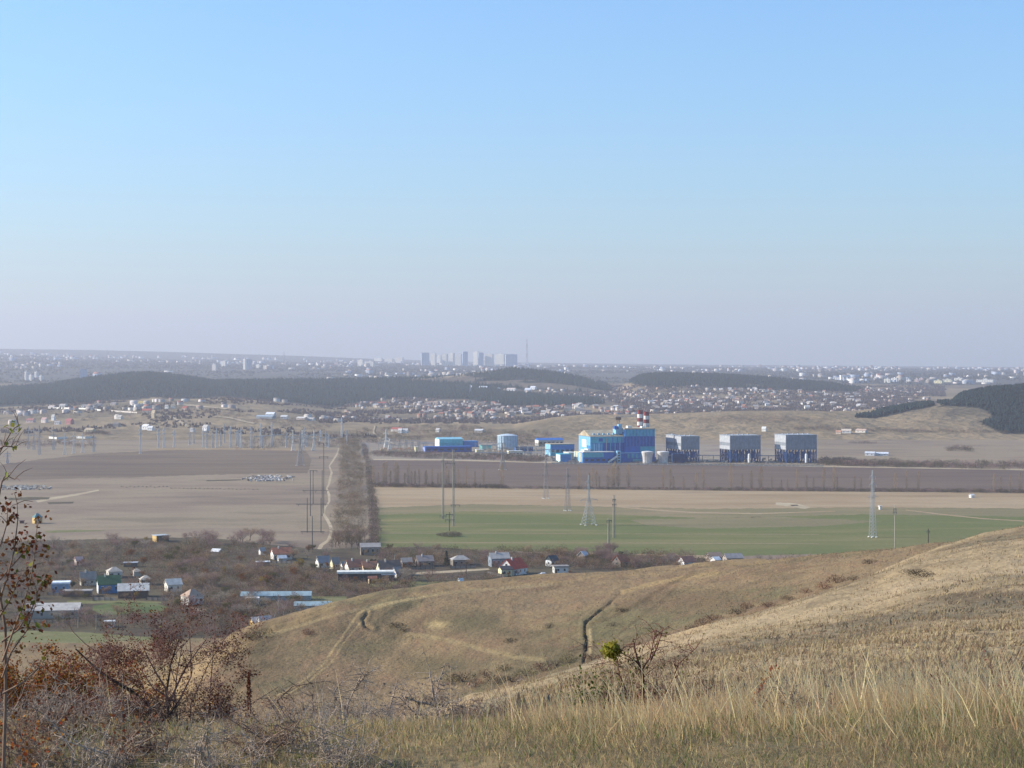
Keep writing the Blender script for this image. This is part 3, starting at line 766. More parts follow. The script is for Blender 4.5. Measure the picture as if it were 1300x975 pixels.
# storage tank
X, Y, Z = spot(644, 571.5); o = empty('storage_tank', (X, Y, 0)); tag(o, 'big pale blue cylindrical storage tank in the yard', 'tank')
MB().lathe([(12.6, 0), (12.6, 18)], 40, cap=False).build('shell', paint('a9bcc6', var=.12), o)
MB().lathe([(12.8, 18), (12.8, 18.6), (6, 20), (.3, 20.6)], 40).build('roof', paint('b9c6cc'), o)
for k in range(20):
    a = 2 * math.pi * k / 20
    MB().bar((12.7 * math.cos(a), 12.7 * math.sin(a), 0), (12.7 * math.cos(a), 12.7 * math.sin(a), 18), .5).build('rib', paint('8fa4b0'), o)

# substation gantries and equipment
def gantry_mesh(w, h):
    m = MB()
    for x in (-w / 2, w / 2):
        m.bar((x - .9, 0, 0), (x, 0, h), .35, .25).bar((x + .9, 0, 0), (x, 0, h), .35, .25).bar((x, 0, h), (x, 0, h + 2.5), .25, .1)
    b = MB().bar((-w / 2 - .5, 0, h), (w / 2 + .5, 0, h), .6)
    i = MB()
    for k in range(3):
        x = (k - 1) * w * .3
        i.bar((x, 0, h - .3), (x, 0, h - 2.2), .35)
    return m.mesh('posts'), b.mesh('beam'), i.mesh('insulators')
gm = gantry_mesh(11, 10)
r = random.Random(5)
GI = paint('8e9a98'); n = 0
for (ua, ub, va_, num, gap) in ((482, 548, 574, 8, 0), (484, 540, 569, 7, 0), (604, 640, 573.5, 5, 0), (610, 690, 577.5, 8, 0), (690, 704, 583, 2, 0)):
    for k in range(num):
        u = ua + (ub - ua) * (k + .5) / num
        o = empty('gantry', spot(u, va_ + r.uniform(-.5, .5)), r.uniform(-.2, .5))
        tag(o, {482: 'steel gantry in the front row of the substation', 484: 'steel gantry in the back row of the substation', 604: 'steel gantry between blue hall and storage tank', 610: 'steel gantry below the storage tank', 690: 'steel gantry beside the teal workshops'}[ua], 'gantry', 'substation gantries row %s' % {482: 'in front', 484: 'behind', 604: 'by the tank', 610: 'below the tank', 690: 'by the workshops'}[ua])
        for nm, me, ma in zip(('posts', 'beam', 'insulators'), gm, (CONC, STEEL, GI)): new_obj(nm, me, ma, o)
        o.scale = (r.uniform(.8, 1.1),) * 2 + (r.uniform(.8, 1.15),)
tm = MB().box(-2, 2, -1.5, 1.5, .5, 3.6).mesh('body'); tf = MB()
for k in range(6): tf.box(-2.6, -2, -1.4 + .48 * k, -1.2 + .48 * k, .8, 3.2)
tf = tf.mesh('cooling_fins'); ti = MB()
for k in range(3): ti.lathe([(.25, 3.6), (.35, 4.2), (.15, 5.2)], 8, -1.2 + 1.2 * k, 0)
ti = ti.mesh('bushings')
for k in range(16):
    u = 486 + k * 3.4 if k < 12 else 622 + (k - 12) * 7
    o = empty('transformer', spot(u, 574.5 + r.uniform(-1, 2)), r.uniform(-.3, .3)); o.scale = (1.1, 1.1, 1.15)
    tag(o, 'cream transformer standing among the substation gantries' if k < 12 else 'cream transformer below the storage tank', 'transformer', 'transformers in the substation' if k < 12 else 'transformers by the tank')
    for nm, me, ma in zip(('body', 'cooling_fins', 'bushings'), (tm, tf, ti), (paint('d3b894'), paint('c8ab88'), paint('a06a48'))): new_obj(nm, me, ma, o)

# ------------------------------------------------------------------ pylons, portals and poles
def lattice(h, w0, w1, wtop, waist=.5, arms=((.55, 7),), th=.22, n=8):
    """four legs tapering to a waist then to the tip, X braces, cross arms"""
    m = MB(); zs = [h * waist * i / n for i in range(n + 1)] + [h * (waist + (1 - waist) * i / n) for i in range(1, n + 1)]
    def wid(z):
        return w0 + (w1 - w0) * z / (h * waist) if z <= h * waist else w1 + (wtop - w1) * (z - h * waist) / (h * (1 - waist))
    for a, b in zip(zs[:-1], zs[1:]):
        p, q = wid(a) / 2, wid(b) / 2
        for sx, sy in ((-1, -1), (1, -1), (1, 1), (-1, 1)): m.bar((sx * p, sy * p, a), (sx * q, sy * q, b), th * 1.2)
        for f1, f2 in (((-1, -1), (1, -1)), ((-1, 1), (1, 1)), ((-1, -1), (-1, 1)), ((1, -1), (1, 1))):
            m.bar((f1[0] * p, f1[1] * p, a), (f2[0] * q, f2[1] * q, b), th * .7)
            m.bar((f2[0] * p, f2[1] * p, a), (f1[0] * q, f1[1] * q, b), th * .7)
    ar = []
    for fz, L in arms:
        z = h * fz; g = MB()
        for s in (-1, 1):
            g.bar((0, -.4, z), (s * L, 0, z), th).bar((0, .4, z), (s * L, 0, z), th).bar((0, 0, z + h * .045), (s * L, 0, z), th)
            g.bar((s * L, 0, z), (s * L, 0, z - 1.4), th * .9)
        ar.append(g)
    f = MB()
    for sx in (-1, 1):
        for sy in (-1, 1): f.box(sx * w0 / 2 - .5, sx * w0 / 2 + .5, sy * w0 / 2 - .5, sy * w0 / 2 + .5, 0, .5)
    return m, ar, f
def pylon(u, v, vtop, w_px, label, waist=.5, w1=.3, arms=((.55, 7),), th=.24, mat=None, rz=.3, group=None, n=8, Y=None):
    if Y is None: X, Y, Z = spot(u, v)
    else: X, Y, Z = at(u, v, Y)
    px = Y / F; h = (v - vtop) * px
    o = empty('pylon', (X, Y, Z), rz); tag(o, label, 'pylon', group)
    b, ar, f = lattice(h, w_px * px * .8, w_px * px * .8 * w1, .5, waist, arms, th, n)
    b.build('lattice_tower', mat or STEEL, o)
    for g in ar: g.build('cross_arm', mat or STEEL, o)
    f.build('footing', WHITE, o)
    return o
pylon(747.5, 666.5, 603, 19, 'broad-footed steel lattice pylon with one wide cross arm in the green field', .52, .16, ((.5, 6), (.72, 3), (.86, 2.4)), .15, rz=.35)
pylon(1108, 682, 597, 8.5, 'tall narrow steel lattice pylon on the right of the green field', .62, .5, ((.6, 3.6), (.78, 2.6), (.9, 2)), .13, rz=.4, n=12)
pylon(720.5, 648.5, 594, 8, 'faint lattice pylon left of the broad-footed pylon', .6, .5, ((.6, 3.4), (.8, 2.6)), .14, paint('8a8582'))
pylon(693, 633, 582, 8, 'faint lattice pylon at the edge of the stubble, farther left', .6, .5, ((.6, 3.6), (.8, 2.8)), .14, paint('8f8a86'))
pylon(638, 596.5, 563, 9, 'faint grey lattice pylon in the ploughed field before the storage tank', .5, .3, ((.6, 6), (.8, 4)), .24, paint('8a8784'))
pylon(381, 591, 546, 11, 'grey lattice pylon in the ploughed field left of the dirt track', .5, .25, ((.62, 9), (.75, 8)), .26, paint('9a9794'))
for k, u in enumerate((372, 384, 398.5)):
    pylon(u, 572, 546, 5, ['white steel pylon on the field edge, left one of three', 'white steel pylon on the field edge, middle one of three', 'white steel pylon on the field edge, right one of three'][k], .4, .35, ((.6, 4.5), (.78, 4)), .3, WHITE, group='white pylons on the field edge')
pylon(490, 570.5, 545, 8, 'white double lattice pylon at the left end of the substation', .4, .3, ((.55, 4), (.8, 3)), .34, WHITE)
pylon(494.5, 571.5, 557, 5, 'short white pylon leaning on the double pylon of the substation', .5, .3, ((.7, 2.5),), .3, WHITE)
for k, (u, b_, tp) in enumerate(((82, 577, 550), (93.5, 575.5, 549), (105, 574.5, 550))):
    pylon(u, b_, tp, 4.5, ['white pylon above the left ploughland, left one of three', 'white pylon above the left ploughland, middle one of three', 'white pylon above the left ploughland, right one of three'][k], .45, .35, ((.6, 4), (.8, 3.4)), .32, WHITE, group='white pylons above the left ploughland')
ORD = ['leftmost', 'second from left', 'third from left', 'fourth from left', 'fifth from left', 'sixth from left', 'seventh from left', 'sixth from right', 'fifth from right', 'fourth from right', 'third from right', 'second from right', 'rightmost']
for kk, (u, b_, tp) in enumerate(((9.5, 588, 573), (50, 577.5, 540), (36, 570, 541), (43, 571, 541), (68, 571, 541), (119, 573.5, 551))):
    pylon(u, b_, tp, 4, 'faint grey pylon near the white pylons, %s' % ['leftmost and lowest', 'in the middle of the group', 'just left of the middle one', 'close left of the middle one', 'right of the middle one', 'rightmost'][kk], .5, .4, ((.6, 4), (.8, 3)), .3, paint('9fa4a8'), group='faint pylons on the far left')
for kk, (u, b_, tp) in enumerate(((178, 576, 541), (201, 568.5, 544), (208, 568, 543), (221, 567.5, 545), (258, 567.5, 545), (275, 568, 544), (292.5, 568, 541), (306, 568.5, 543), (319, 568.5, 541), (331, 567, 537), (345, 567, 536), (407, 560, 546), (434, 556, 530))):
    pylon(u, b_, tp, 2.6, 'slender pale lattice mast in the row behind the left ploughland, %s' % ORD[kk], .5, .6, ((.7, 2.4), (.86, 2)), .36, paint('c6c8c6'), group='slender masts behind the left ploughland', n=6)

def portal(u0, u1, v, vtop, arm_v, arm_u, label, double=False, mat=CONC, extra=(), group=None, cat='power pole', lean=0):
    """poles with cross arms; u1 = None makes a single pole"""
    um = (u0 + (u1 if u1 is not None else u0)) / 2
    X, Y, Z = spot(um, v); px = Y / F; h = (v - vtop) * px
    o = empty('power_pole', (X, Y, 0)); tag(o, label, cat, group)
    xs = [0] if u1 is None else [(u0 - um) * px, (u1 - um) * px]
    for x in xs:
        for dx in ((-.45, .45) if double else (0,)):
            MB().lathe([(.32, 0), (.2, h)], 8, x + dx).build('pole', mat, o)
    for av, (a0, a1) in zip(arm_v, arm_u):
        z = (v - av) * px
        g = MB().bar(((a0 - um) * px, 0, z), ((a1 - um) * px, 0, z), .32); g.build('cross_arm', STEEL_D, o)
        i = MB(); m = 3
        for k in range(m):
            x = ((a0 + (a1 - a0) * (k + .15) / (m - .7)) - um) * px
            i.bar((x, 0, z), (x, 0, z - 1.3), .2)
        i.build('insulators', STEEL_D, o)
    return o
portal(396.5, None, 698, 655, (675,), ((381.5, 412),), 'dark power pole with one wide cross arm above the village, nearest of the left line', mat=STEEL_D)
portal(390, 407.5, 676, 632, (640,), ((376, 416),), 'two-legged power portal behind the nearest pole of the left line', mat=STEEL_D)
portal(394, 409, 655, 597, (623,), ((384, 417),), 'two-legged power portal, third from the village on the left line', mat=STEEL_D)
portal(411, None, 652, 563, (580, 562.5), ((405, 417), (405, 416)), 'very tall thin dark pole beside the dirt track', mat=STEEL_D)
portal(397.5, None, 640, 597, (597.5,), ((393, 403),), 'short dark pole with a box on top beside the rubble', mat=STEEL_D)
portal(562.5, None, 659, 574, (585, 655), ((560, 576), (558, 567)), 'tall double concrete pole on the left of the pair above the lone bush', True)
portal(575.5, None, 668, 571, (588, 641), ((565, 578), (572, 584)), 'tall double concrete pole on the right of the pair above the lone bush', True)
portal(570.5, None, 674, 650, (653, 660), ((566, 575), (565, 577)), 'short pole with two cross arms standing in the lone bush', mat=STEEL_D)
portal(773, None, 694, 658, (661,), ((770, 777),), 'short double concrete pole in the green field, left of two', True)
portal(779.5, None, 683, 628, (634, 640), ((777.5, 782), (777, 782.5)), 'tall double concrete pole in the green field, right of two', True)
portal(1136, None, 697, 641, (646, 650), ((1134, 1138), (1133.5, 1138.5)), 'tall single concrete pole behind the brown hill')
portal(1178.5, None, 692, 671, (674,), ((1176.5, 1180.5),), 'short dark pole peeping over the brown hill', mat=WOODP)
rm = random.Random(91)
for kk in range(16):
    u = rm.uniform(228, 442); b_ = rm.uniform(562, 569)
    pylon(u, b_, b_ - rm.uniform(14, 25), 2.4, '%s faint lattice mast in the switchyard left of the tree belt' % ('lower' if kk % 2 else 'taller'), .5, .55, ((.7, 2.2), (.86, 1.8)), .34, paint('aeb0b0'), group='%s faint masts in the switchyard' % ('lower' if kk % 2 else 'taller'), n=5)
for kk in range(9):
    o = empty('gantry', spot(330 + kk * 11.5, 566 + rm.uniform(-1.5, 1.5)), rm.uniform(-.2, .3)); o.scale = (1.3, 1.3, rm.uniform(1.1, 1.5))
    tag(o, 'steel gantry in the switchyard left of the tree belt', 'gantry', 'gantries left of the tree belt')
    for nm, me, ma in zip(('posts', 'beam', 'insulators'), gm, (CONC, STEEL, GI)): new_obj(nm, me, ma, o)
for u, v_, tp, lab in ((501, 721, 705, 'pale concrete pole beside the village road'), (99, 797, 784, 'pale concrete pole left of the braced pole in the gardens'), (122, 799, 782, 'pale braced concrete pole in the gardens'), (143, 798, 785, 'thin pole right of the braced pole in the gardens'), (396, 731, 716, 'thin pole among the white gabled houses'), (150, 800, 788, 'short post at the edge of the meadow'), (549, 730, 715, 'thin dark pole right of the long flat building'), (592, 731, 713, 'thin dark pole beside the village road on the right')):
    X, Y, Z = spot(u, v_); px = Y / F; h = (v_ - tp) * px
    o = empty('utility_pole', (X, Y, 0)); tag(o, lab, 'utility pole')
    MB().lathe([(.17, 0), (.12, h)], 8).build('pole', CONC if 'pale' in lab else WOODP, o)
    MB().bar((-.8, 0, h - .5), (.8, 0, h - .5), .12).build('cross_arm', STEEL_D, o)
    if 'braced' in lab and 'pale braced' in lab: MB().bar((1.6, .3, 0), (.1, 0, h * .8), .2).build('brace', CONC, o)
# ------------------------------------------------------------------ village houses
def house(name, u, v, w, d, hw, hr, yaw, roof, wall, label, hip=False, cat='house', chim=False, win=2, door=True, end=None, wm=None, flatroof=False, Y=None, gable=None, eave=.4, attic=True, group=None):
    """w metres along the ridge, d metres deep; yaw turns the sunny left end towards the camera; (u, v) is the front left corner"""
    if Y is None: X, Y, Z = spot(u, v)
    else: X, Y, Z = at(u, v, Y)
    o = empty(name, (X, Y, Z), math.radians(yaw)); tag(o, label, cat, group)
    if Y < 1010 and u < 960: HOUSES.append((X, Y, w, d, math.radians(yaw)))
    RF, WL = paint(roof, var=.2, scale=.5), paint(wall, var=.12)
    wl = MB().box(0, w, 0, d, 0, hw)
    wl.build('wall', WL, o)
    if flatroof:
        MB().box(-eave, w + eave, -eave, d + eave, hw, hw + hr).build('roof', RF, o)
    elif hip:
        e = eave; rr = min(w, d) * .42
        p = [(-e, -e, hw), (w + e, -e, hw), (w + e, d + e, hw), (-e, d + e, hw), (rr, d / 2, hw + hr), (w - rr, d / 2, hw + hr)]
        m = MB(); m.v = p; m.f = [(0, 1, 5, 4), (1, 2, 5), (2, 3, 4, 5), (3, 0, 4), (0, 3, 2, 1)]
        m.build('roof', RF, o)
    else:
        e = eave; k = hr / (d / 2); th = .16
        gb = MB().prism([(0, 0, hw), (0, d / 2, hw + hr - .05), (0, d, hw)], w, 0, 0); gb.build('gable', paint(gable or wall), o)
        for s in (0, 1):
            y0, y1 = (-e, d / 2) if s == 0 else (d + e, d / 2)
            z0, z1 = hw - e * k, hw + hr
            MB().prism([(-e, y0, z0), (-e, y1, z1), (-e, y1, z1 + th), (-e, y0, z0 + th)], w + 2 * e, 0, 0).build('roof_slope', RF, o)
    for k in range(win):
        x = w * (k + .6) / (win + .2)
        wf = MB().box(x - .45, x + .45, -.06, 0, hw * .38, hw * .74).build('window', GLASS, o)
        f = MB(); f.box(x - .55, x + .55, -.1, -.06, hw * .74, hw * .79).build('window_frame', WHITE, wf)
    if door and win: MB().box(w * .06, w * .06 + .9, -.07, 0, .05, min(2.1, hw * .85)).build('door', paint('5b4636'), o)
    if win and d > 4:
        MB().box(-.06, 0, d * .4, d * .56, hw * .4, hw * .76).build('window', GLASS, o)
        if attic and not hip and not flatroof: MB().box(-.07, 0, d * .43, d * .57, hw + hr * .2, hw + hr * .5).build('window', GLASS, o)
    if end: MB().box(-.1, 0, .05, d - .05, .05, hw - .05).build('end_wall', paint(end), o)  # left end in its own paint, on many houses lightened by painted sunlight
    if chim:
        MB().box(w * .3, w * .3 + .6, d * .4, d * .4 + .6, hw + hr * .5, hw + hr + .9).build('chimney', paint('c9c4ba'), o)
    return o
HOUSES = []
def m(v, px): return px * H / (v - V0)          # pixels on screen -> metres at base row v
SL, WH, BR, OR = '8d8378', 'd6d1c6', '6a5548', 'a2603f'
hut = house('hut', 44.5, 665, 5, 4.5, 4, 2.6, 38, '5b8080', 'b39862', 'small wooden hut with a teal pointed roof alone in the pasture', hip=True, win=1, door=True, cat='hut', end='c2a568')
house('shed', 199, 688, 7.5, 6.5, 3.4, .3, 34, 'aeb2b2', '4d5546', 'flat-roofed shed with sunlit tan end wall standing alone in the pasture', flatroof=True, win=1, cat='shed', end='c2a267')  # sunlit end and shaded front are put into the two wall colours
house('cabin', 65, 753, 7.6, 6, 4.0, .8, 8, 'dfe2e4', '7f94ad', 'small pale blue flat-roofed cabin left of the grey-roofed house', flatroof=True, win=2, cat='cabin')
house('house', 103, 744, 6.8, 6, 3, 3.2, 20, SL, 'cbc2b2', 'grey-roofed cottage just left of the green-roofed house', chim=True)
house('house', 125, 754, 9.6, 8.5, 4.2, 3.4, 18, '34553c', '3f7aa8', 'blue-walled house with dark green roof and white gable end', end='e4e2dc', gable='e4e2dc', win=3, chim=True)
house('house', 138, 734, 6.5, 6, 3, 2, 24, 'b0a596', 'c9c2b3', 'hipped pale roof cottage behind the green-roofed house', hip=True)
house('barn', 150, 760, 13, 8, 3.4, 2.6, 12, 'c3bdb2', '66534a', 'long brown barn with pale roof edge right of the green-roofed house', win=0, cat='barn', end='c5b190')
house('house', 179, 743, 5, 5, 2.6, 1.7, 20, 'b8ad9c', 'a99f8d', 'small pale roof among bare trees beyond the brown barn', hip=True)
house('house', 170, 732, 3.5, 3.5, 2.3, 1.4, 20, 'b3a692', 'b3aa98', 'tiny beige roof deep among the bare trees', hip=True, win=0)
house('house', 213, 752, 6.5, 6, 3.4, 2.2, 26, 'c4bcae', 'd5cdbd', 'whitewashed cottage with a crumbling pale roof left of the hipped house')
house('house', 240, 769, 7, 7, 3.6, 3.0, 40, 'a98e78', 'd9d4c6', 'white house with reddish and grey hipped roof facing the lane', hip=True, win=3)
house('farm_building', 32, 786, 21, 10, 3.4, 2.2, 6, 'b9b0a4', 'a79e90', 'long farm building with broad pale slate roof at the left', cat='farm building', win=5)
house('shed', 133, 797, 3.6, 3, 2.2, .3, 10, 'cfd4d4', 'd4d6d2', 'little white shed beside the poles in the gardens', flatroof=True, win=1, cat='shed')
house('shed', 80, 758, 12, 5, 2.4, .4, 5, '9c948a', '6e625a', 'low dark shed row below the grey-roofed cottage', flatroof=True, win=0, cat='shed')
house('house', 97, 718, 3.4, 4, 2.6, 1.6, 30, 'c09a8c', 'cfc0b0', 'tiny pink-roofed cottage high among the bare trees on the left')
house('shed', 157, 720, 6.5, 4, 2, .3, 6, 'a9adb0', '6a6660', 'grey flat roof glimpsed among the trees above the cottages', flatroof=True, win=0, cat='shed')
house('shed', 268, 705, 4.6, 4, 2.2, 1.2, -20, 'dcdad6', '8f857a', 'small shed with white roof edge at the pasture border', win=0, cat='shed')
GH = '8fa2a4'
house('greenhouse', 306, 763, 30, 6, 2.2, 1.4, 3, GH, '93a6a6', 'long pale glazed greenhouse below the village trees', win=0, door=False, cat='greenhouse')
house('greenhouse', 374, 775, 15, 5, 2, 1.3, 3, GH, '93a6a6', 'shorter pale greenhouse nearer the brown hill', win=0, door=False, cat='greenhouse')
house('shed', 312, 768, 5.4, 4, 2.6, .3, 8, 'dedcd6', 'd9d5cc', 'small white shed at the left end of the long greenhouse', flatroof=True, win=1, cat='shed')
house('house', 322, 800, 5, 5, 2.8, 1.8, 24, 'b5a79c', 'd2b070', 'yellow-walled cottage at the foot of the brown hill', end='d2ac62')
house('house', 332, 801, 4.6, 5, 3, 2.2, 30, 'c2b8ae', 'dcd9d2', 'white cottage behind birches at the foot of the brown hill')
house('house', 347.5, 711, 10, 7.5, 3.2, 2.8, 20, 'a5694e', 'd8d2c6', 'white cottage with long orange roof on the upper village edge', end='e2ddd2', gable='e2ddd2', win=3, chim=True)
house('house', 331, 705, 2.6, 3, 2.4, 1.6, 30, 'a39a90', 'dedad2', 'tiny white gable left of the orange-roofed cottage', win=0)
house('shed', 354, 714, 4, 3.4, 2.2, 1.2, 20, 'c9cccc', 'b9b5ac', 'small grey-white shed in front of the orange-roofed cottage', win=0, cat='shed')
house('shed', 326, 719, 6.5, 4, 2, .3, 12, 'd3d5d4', '7d756a', 'low shed with bright flat roof among autumn bushes', flatroof=True, win=0, cat='shed')
house('house', 405, 721, 6, 5.5, 2.8, 2.8, 24, '8f8a86', 'd9d5cb', 'white-gabled cottage with grey roof left of the cream gable', end='e6e2d8', gable='e6e2d8')
house('house', 423, 723, 3.6, 4, 3, 2.8, 30, '8a837a', 'd8cfb0', 'narrow cream-gabled cottage above the long flat building', end='ded2a8', gable='ded2a8', win=1)
house('house', 435, 724, 2.6, 3, 2.4, 1.7, 30, 'a0968a', 'e0dcd2', 'tiny white annex left of the orange-brown roofs', win=0)
house('house', 443, 727.5, 7.6, 7, 3, 3, 22, '8f6350', 'd5cfc0', 'cottage with orange-brown roof, left of a touching pair', end='e2dccb', gable='e2dccb', chim=True)
house('house', 462, 727.8, 7.2, 7, 2.8, 2.6, 20, '96684f', 'd2bfa2', 'cottage with orange-brown roof, right of a touching pair', end='d6bd9c', gable='d6bd9c', chim=True)
house('house', 483, 732, 10.5, 9, 3, 4.2, 18, '5f5650', 'd8d0b4', 'large house with steep dark roof and cream gable behind the flat building', end='e0d8b8', gable='e0d8b8', win=3, chim=True)
o = house('long_building', 429, 738, 26, 6, 3.6, .9, 4, 'dcd8cb', '4a463f', 'long flat-roofed building with white parapet and dark glazed front', flatroof=True, win=0, door=False, cat='building', end='e4d9a6', eave=.5)
for k in range(13): MB().box(.5 + k * 1.95, 2.1 + k * 1.95, -.08, 0, .8, 3.1).build('window', GLASS, o)
house('shed', 485, 737.5, 6, 4, 2.8, .5, 4, 'dcdde0', '55575c', 'white-topped annex at the right end of the long flat building', flatroof=True, win=1, cat='shed')
house('shed', 468.5, 741.5, 3.6, 3, 2.6, .8, 12, '8c5c4a', 'cbb394', 'small brick hut in front of the long flat building', win=1, cat='hut')
house('house', 504, 735, 3.4, 5, 2.6, 2.8, 40, '8c857e', 'dcd8ce', 'white gable at the right end of the dark-roofed house', end='e6e2da', gable='e6e2da', win=0)
house('house', 458, 705, 10.5, 7, 4.4, 1.8, 8, '9a938c', '97897a', 'two-storey grey house on the edge of the green field', win=4)
house('house', 531, 720, 8, 7, 3, 2.4, 16, '8b7f78', '7d7064', 'low grey-brown roofed cottage beside the village road', chim=True)
house('house', 511, 720, 5, 5, 2.6, 1.8, 16, '938a82', '8b7f72', 'small grey roof left of the grey-brown cottage')
house('house', 575, 718.5, 9, 7, 3, 2, 12, '9c978f', '857c70', 'hipped grey bungalow right of the dark conifer', hip=True, win=3)
house('house', 624, 720, 9.6, 7.5, 4.4, 2.4, 14, 'a19c94', '7e8890', 'grey two-storey house left of the red roof', win=4, chim=True)
house('house', 637, 732, 5.5, 5, 3.4, 1.4, 20, '4d4a4c', 'd8c79a', 'little yellow-walled house below the grey two-storey house', end='e0d3a4')
house('house', 652, 731, 11, 9, 3.4, 4.2, 52, 'c0503a', 'd3cec6', 'house with bright red tiled roof', end='d8d4cc', win=3, chim=True)
house('house', 700, 719.5, 4.6, 5, 3, 2.4, 36, '4a5254', 'cfd2d2', 'white cottage with dark gable right of the red roof', gable='454d50')
house('house', 704, 728, 7, 5, 3, .6, 10, '8e8780', 'c9c4bb', 'low white building right of the parked white car', flatroof=True, win=2)
house('shed', 742, 711, 4, 4.4, 2.4, 2, 56, 'd8d6d2', '8a7f74', 'shed with tilted white roof at the edge of the green field', win=0, cat='shed')
house('house', 788, 720, 6, 6, 2.8, 2.8, 42, 'a9694a', '6f665e', 'cottage with orange roof among the bare trees on the right')
house('house', 869, 721, 7, 6, 3, 2.4, 30, 'a6705a', 'd8d3c8', 'cottage with faded orange roof half behind the brown hill', end='e2dfd8', gable='e2dfd8')
house('shed', 908, 718, 3.4, 4, 3, 1.2, 30, 'e0deda', 'c9c3ba', 'tip of a white roof showing over the brown hill', win=0, cat='shed')
house('house', 902, 713, 7, 6, 2.4, 2, 20, 'a08672', '9a8c7e', 'faded brown roof behind the white roof tip')
house('house', 923, 716, 9, 6, 3, 2, 16, '98908a', '9a8e82', 'low grey roof farthest right over the brown hill')
house('shed', 584, 742, 1.8, 2, 1.8, .9, 30, 'd8d5ce', 'e0dcd4', 'tiny white hut in the pasture above the brown hill', win=0, cat='hut')
house('shed', 1233, 632, 3, 3, 2, .8, 20, 'dad7d0', 'd6d2ca', 'tiny white hut in the stubble on the far right', win=0, cat='hut')
house('shed', 1117, 647, 1.6, 1.6, 2.2, .5, 20, 'dad7d0', 'dfdbd2', 'tiny white box behind the narrow pylon', flatroof=True, win=0, cat='hut')
house('shed', 25, 664.5, 2.6, 2.4, 1.5, .3, 10, '5a3f3c', '5a3f3c', 'dark red box beside the wooden hut in the pasture', flatroof=True, win=0, cat='hut')
